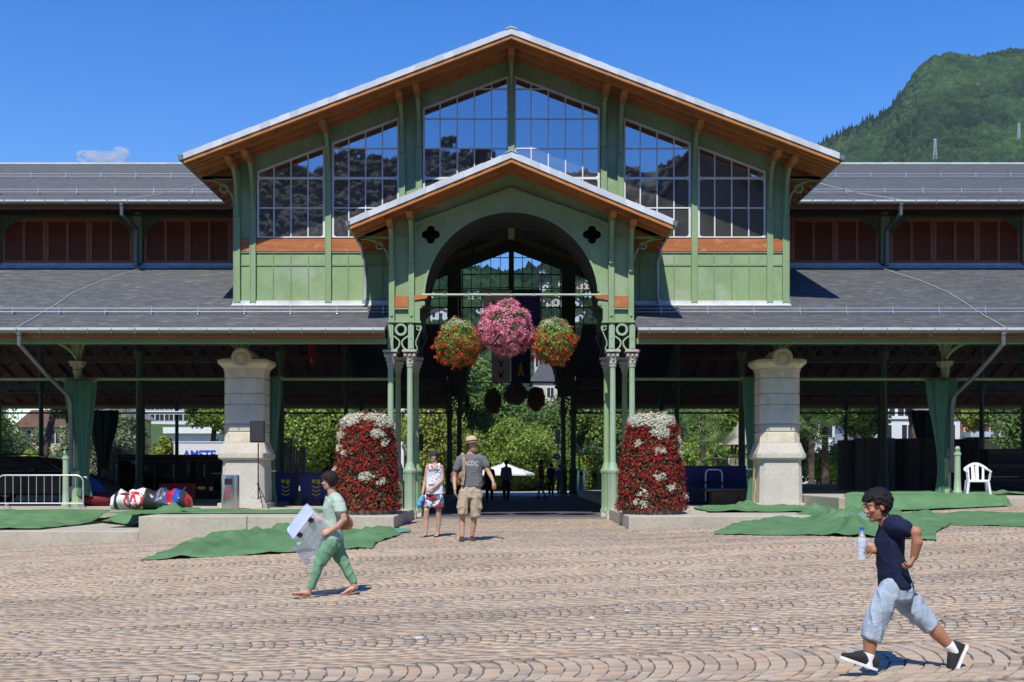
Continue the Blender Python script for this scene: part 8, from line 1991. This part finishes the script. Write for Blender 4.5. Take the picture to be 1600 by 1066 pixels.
pm_, a1, a2, a3 = new_mat('swim_short_print'); vt = a1.nodes.new('ShaderNodeTexVoronoi'); vt.inputs['Scale'].default_value = 30; tc = a1.nodes.new('ShaderNodeTexCoord'); a1.links.new(tc.outputs['Object'], vt.inputs['Vector']); 
c = ramp(a1, vt.outputs['Color'], [(0, (.03, .08, .16)), (.35, (.65, .68, .72)), (.55, (.10, .20, .34)), (.7, (.70, .72, .74)), (.85, (.04, .12, .22)), (1, (.6, .62, .66))], 'CONSTANT'); f = ramp(a1, tex_noise(a1, 4.5, 1, .4), [(0, (0, 0, 0)), (.5, (0, 0, 0)), (.52, (1, 1, 1))], 'CONSTANT'); c = mixc(a1, f, c, (.20, .03, .05)); a1.links.new(c, a2.inputs[0]); a2.inputs['Roughness'].default_value = .8
m = MB(); loft(m, [(J(203, 535, .02), xv*.155, yv*.11), (J(202, 575, .02), xv*.175, yv*.125), (J(200, 608, .02), xv*.13, yv*.09)]); loft(m, [(J(162, 580, .0), xv*.100, yv*.115), (J(152, 640, -.02), xv*.105, yv*.11), (J(150, 655, -.02), xv*.10, yv*.10)]); loft(m, [(J(240, 580, .0), xv*.100, yv*.115), (J(243, 650, .0), xv*.108, yv*.11), (J(243, 664, .0), xv*.10, yv*.10)])
limb(m, [J(165, 570, .0), J(155, 620, -.01)], [.105, .105]); limb(m, [J(236, 570, .0), J(241, 625, .0)], [.105, .108])
as_obj(vox(m, .009, 4, (.010, 7, (1, 1, .5))), 'swim_shorts', pm_, t)
for (hl2, te, dy0, dy1) in (((140, 896), (95, 906), .08, -.18), ((238, 887), (214, 901), .16, -.10)):
    a, b = J(*hl2, dy0), J(*te, dy1); d = (b-a).normalized(); lt = d.cross(zv).normalized(); L_ = (b-a).length; o_ = [(0, .5), (.1, .75), (.4, .7), (.7, 1), (.9, .9), (1, .3), (1, -.3), (.9, -.9), (.7, -1), (.4, -.7), (.1, -.75), (0, -.5)]; vs = []
    for z in (-.014, .002): vs += [a+d*L_*u+lt*.048*w_+zv*z for u, w_ in o_]
    n = len(o_); m = MB(); m.add(vs, [tuple(range(n)), tuple(range(2*n-1, n-1, -1))]+[(i, (i+1) % n, (i+1) % n+n, i+n) for i in range(n)]); m.tube([a+d*L_*.5+lt*.044+zv*.01, a+d*L_*.66+zv*.052, a+d*L_*.84+zv*.03], .006, 5); m.tube([a+d*L_*.5-lt*.044+zv*.01, a+d*L_*.66+zv*.052], .006, 5); m.build('flip_flop', BLACK, t)
m = MB(); ell(m, J(92, 600, -.08), frame((.5, 0, .9), (0, 1, 0)), (.055, .125, .06)); ell(m, J(84, 625, -.10), frame((.4, 0, .9), (0, 1, 0)), (.045, .10, .05)); o = as_obj(vox(m, .008, 2, (.015, 10, (1, 1, 1))), 'towel', M('sky_blue_towel', (.10, .38, .62), .9, .15, 8, .5, 60), None); tag(o, 'rolled sky-blue towel held low by the teenager in the cap', 'towel')

# ---- figures walking in the passage, seen from behind or the side
def walker(label, px, D, h, face, top, low, stride=.16, shorts=False, seed=1, arm=.12, skn=None):
    """face: heading angle; 90 = away from the viewer"""
    x, zb = X_(px, D), 0.006; k = h/1.75; f = Vector((cos(radians(face)), sin(radians(face)), 0)); l = f.cross(zv); o = Vector((x, D, zb)); rng = random.Random(seed)
    q = lambda a, b, c: o+l*a*k+f*b*k+zv*c*k
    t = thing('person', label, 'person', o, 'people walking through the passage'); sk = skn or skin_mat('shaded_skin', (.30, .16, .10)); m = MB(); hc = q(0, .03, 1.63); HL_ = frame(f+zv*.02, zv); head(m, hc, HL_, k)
    limb(m, [q(0, 0, 1.45), q(0, .01, 1.53)], [.07*k, .055*k]); loft(m, [(q(0, 0, 1.46), l*.10*k, f*.06*k), (q(0, 0, 1.40), l*.185*k, f*.09*k), (q(0, 0, 1.2), l*.16*k, f*.10*k), (q(0, 0, 1.0), l*.15*k, f*.10*k), (q(0, 0, .85), l*.13*k, f*.1*k)])
    for s in (-1, 1):
        limb(m, [q(.18*s, 0, 1.40), q(.22*s, -.03*s, 1.14), q(.23*s, arm*s, .90)], [.048*k, .040*k, .027*k]); hand(m, q(.23*s, arm*s, .90), f*.3*s-zv, l*s, k, .4, -s)
        limb(m, [q(.09*s, 0, .88), q(.10*s, -stride*s*.5+.05, .48), q(.10*s, -stride*s-(.05 if s > 0 else 0), .08)], [.09*k, .06*k, .035*k])
    as_obj(vox(m, .011, 3), 'body', sk, t); hair(t, hc, HL_, lambda a, b, c: c > .05 or (b < .01 and c > -.05), HAIRD, k, .008, .016, 350, .010, seed)
    m = MB(); loft(m, [(q(0, 0, 1.47), l*.11*k, f*.075*k), (q(0, 0, 1.41), l*.205*k, f*.105*k), (q(0, 0, 1.2), l*.19*k, f*.12*k), (q(0, 0, .88), l*.19*k, f*.13*k)])
    for s in (-1, 1): loft(m, [(q(.15*s, 0, 1.40), l*.05+zv*.05, f*.07), (q(.21*s, -.02*s, 1.2), l*.06*k, f*.065*k)])
    as_obj(vox(m, .013, 3, (.008, 5, (1, 1, .6))), 'shirt', top, t); m = MB(); loft(m, [(q(0, 0, .98), l*.16*k, f*.11*k), (q(0, 0, .82), l*.175*k, f*.12*k), (q(0, 0, .76), l*.12*k, f*.08*k)])
    for s in (-1, 1):
        a = q(.09*s, 0, .82); b = q(.10*s, -stride*s*.5+.05, .48); c = q(.10*s, -stride*s-(.05 if s > 0 else 0), .10)
        loft(m, [(a, l*.10*k, f*.11*k), (b, l*.080*k, f*.085*k)]+([(b-zv*.02, l*.078*k, f*.083*k)] if shorts else [((b+c)/2, l*.068*k, f*.07*k), (c, l*.062*k, f*.066*k)]))
        shoe(t, c-f*.08*k-zv*.09*k, c+f*.18*k-zv*.09*k, zv, .045*k, .08*k, BLACK, BLACK)
    as_obj(vox(m, .013, 3, (.008, 5, (1, 1, .6))), 'shorts' if shorts else 'trousers', low, t); return t
C_ = lambda n, c: M(n, c, .9, .1, 5, spec=.15)
walker('person in black walking away, just right of the tall man', 765, 49.8, 1.66, 100, C_('black_top', (.015, .013, .014)), C_('black_trousers', (.012, .012, .014)), .08, seed=1)
walker('man in grey-blue shirt and dark jeans walking away under the arch', 791, 50.5, 1.76, 85, C_('greyblue_top', (.15, .17, .22)), C_('dark_jeans', (.015, .018, .03)), .22, seed=2)
walker('man in dark red shirt and shorts crossing the passage', 846, 54, 1.80, 200, C_('darkred_top', (.16, .012, .02)), C_('grey_brown_shorts', (.10, .07, .06)), .20, True, 3, .25)
walker('person in navy shirt with backpack beside the man in red', 861, 61.0, 1.72, 80, C_('navy_top', (.02, .035, .09)), C_('black_trousers2', (.012, .012, .014)), .10, seed=4)
walker('person in blue shirt half hidden behind the right dark columns', 875, 63.0, 1.66, 90, C_('blue_top', (.05, .11, .28)), C_('navy_trousers', (.015, .02, .05)), .08, seed=5)
# ---------------------------------------------------------------- small litter on the paving
rng = random.Random(12); first = None
spots = [(655, 998), (472, 908), (463, 935), (412, 905), (1010, 830), (925, 966), (1180, 985), (1225, 870), (310, 925), (980, 955), (880, 858), (1130, 940)]
wheres = ['largest white scrap, low left of centre', 'white scrap above the heel of the woman', 'white scrap between the feet of the woman', 'scrap left of the storage boxes', 'scrap near the right terrace block', 'scrap on the paving in the lower middle', 'scrap left of the running boy', 'scrap below the large green carpet', 'scrap at the left on the paving', 'scrap beside the lower-middle one', 'scrap in front of the passage', 'scrap between carpet and running boy']
for (px, py), wd in zip(spots, wheres):
    x, y = G(px, py); s = .03 if wd.startswith('largest') else .016+.01*rng.random(); m = MB()
    pl = [(x+s*cos(2*pi*i/7)*(.7+.5*rng.random())*1.4, y+s*1.8*sin(2*pi*i/7)*(.7+.5*rng.random())) for i in range(7)]; z = zg(x, y)+.008
    m.add([(a, b, z+.006*rng.random()) for a, b in pl]+[(a, b, z-.004) for a, b in pl], [tuple(range(7))]+[(i, i+7, (i+1) % 7+7, (i+1) % 7) for i in range(7)]); o = m.build('paper_scrap', WHITE); tag(o, wd if wd.startswith('largest') else 'small white '+wd, 'scrap', 'paper scraps on the paving')
# ---------------------------------------------------------------- haze
m = MB(); m.box(-2600, 3400, -600, 3690, -60, 830); hz = m.build('haze', []); tag(hz, 'thin summer haze in the air over the town', kind='stuff')
hm = bpy.data.materials.new('haze_air'); hm.use_nodes = True; q = hm.node_tree; q.nodes.clear(); oo = q.nodes.new('ShaderNodeOutputMaterial'); vo = q.nodes.new('ShaderNodeVolumePrincipled'); vo.inputs['Color'].default_value = (.75, .86, 1, 1); vo.inputs['Density'].default_value = .00005; vo.inputs['Anisotropy'].default_value = .2
q.links.new(vo.outputs[0], oo.inputs['Volume']); hz.data.materials.append(hm)
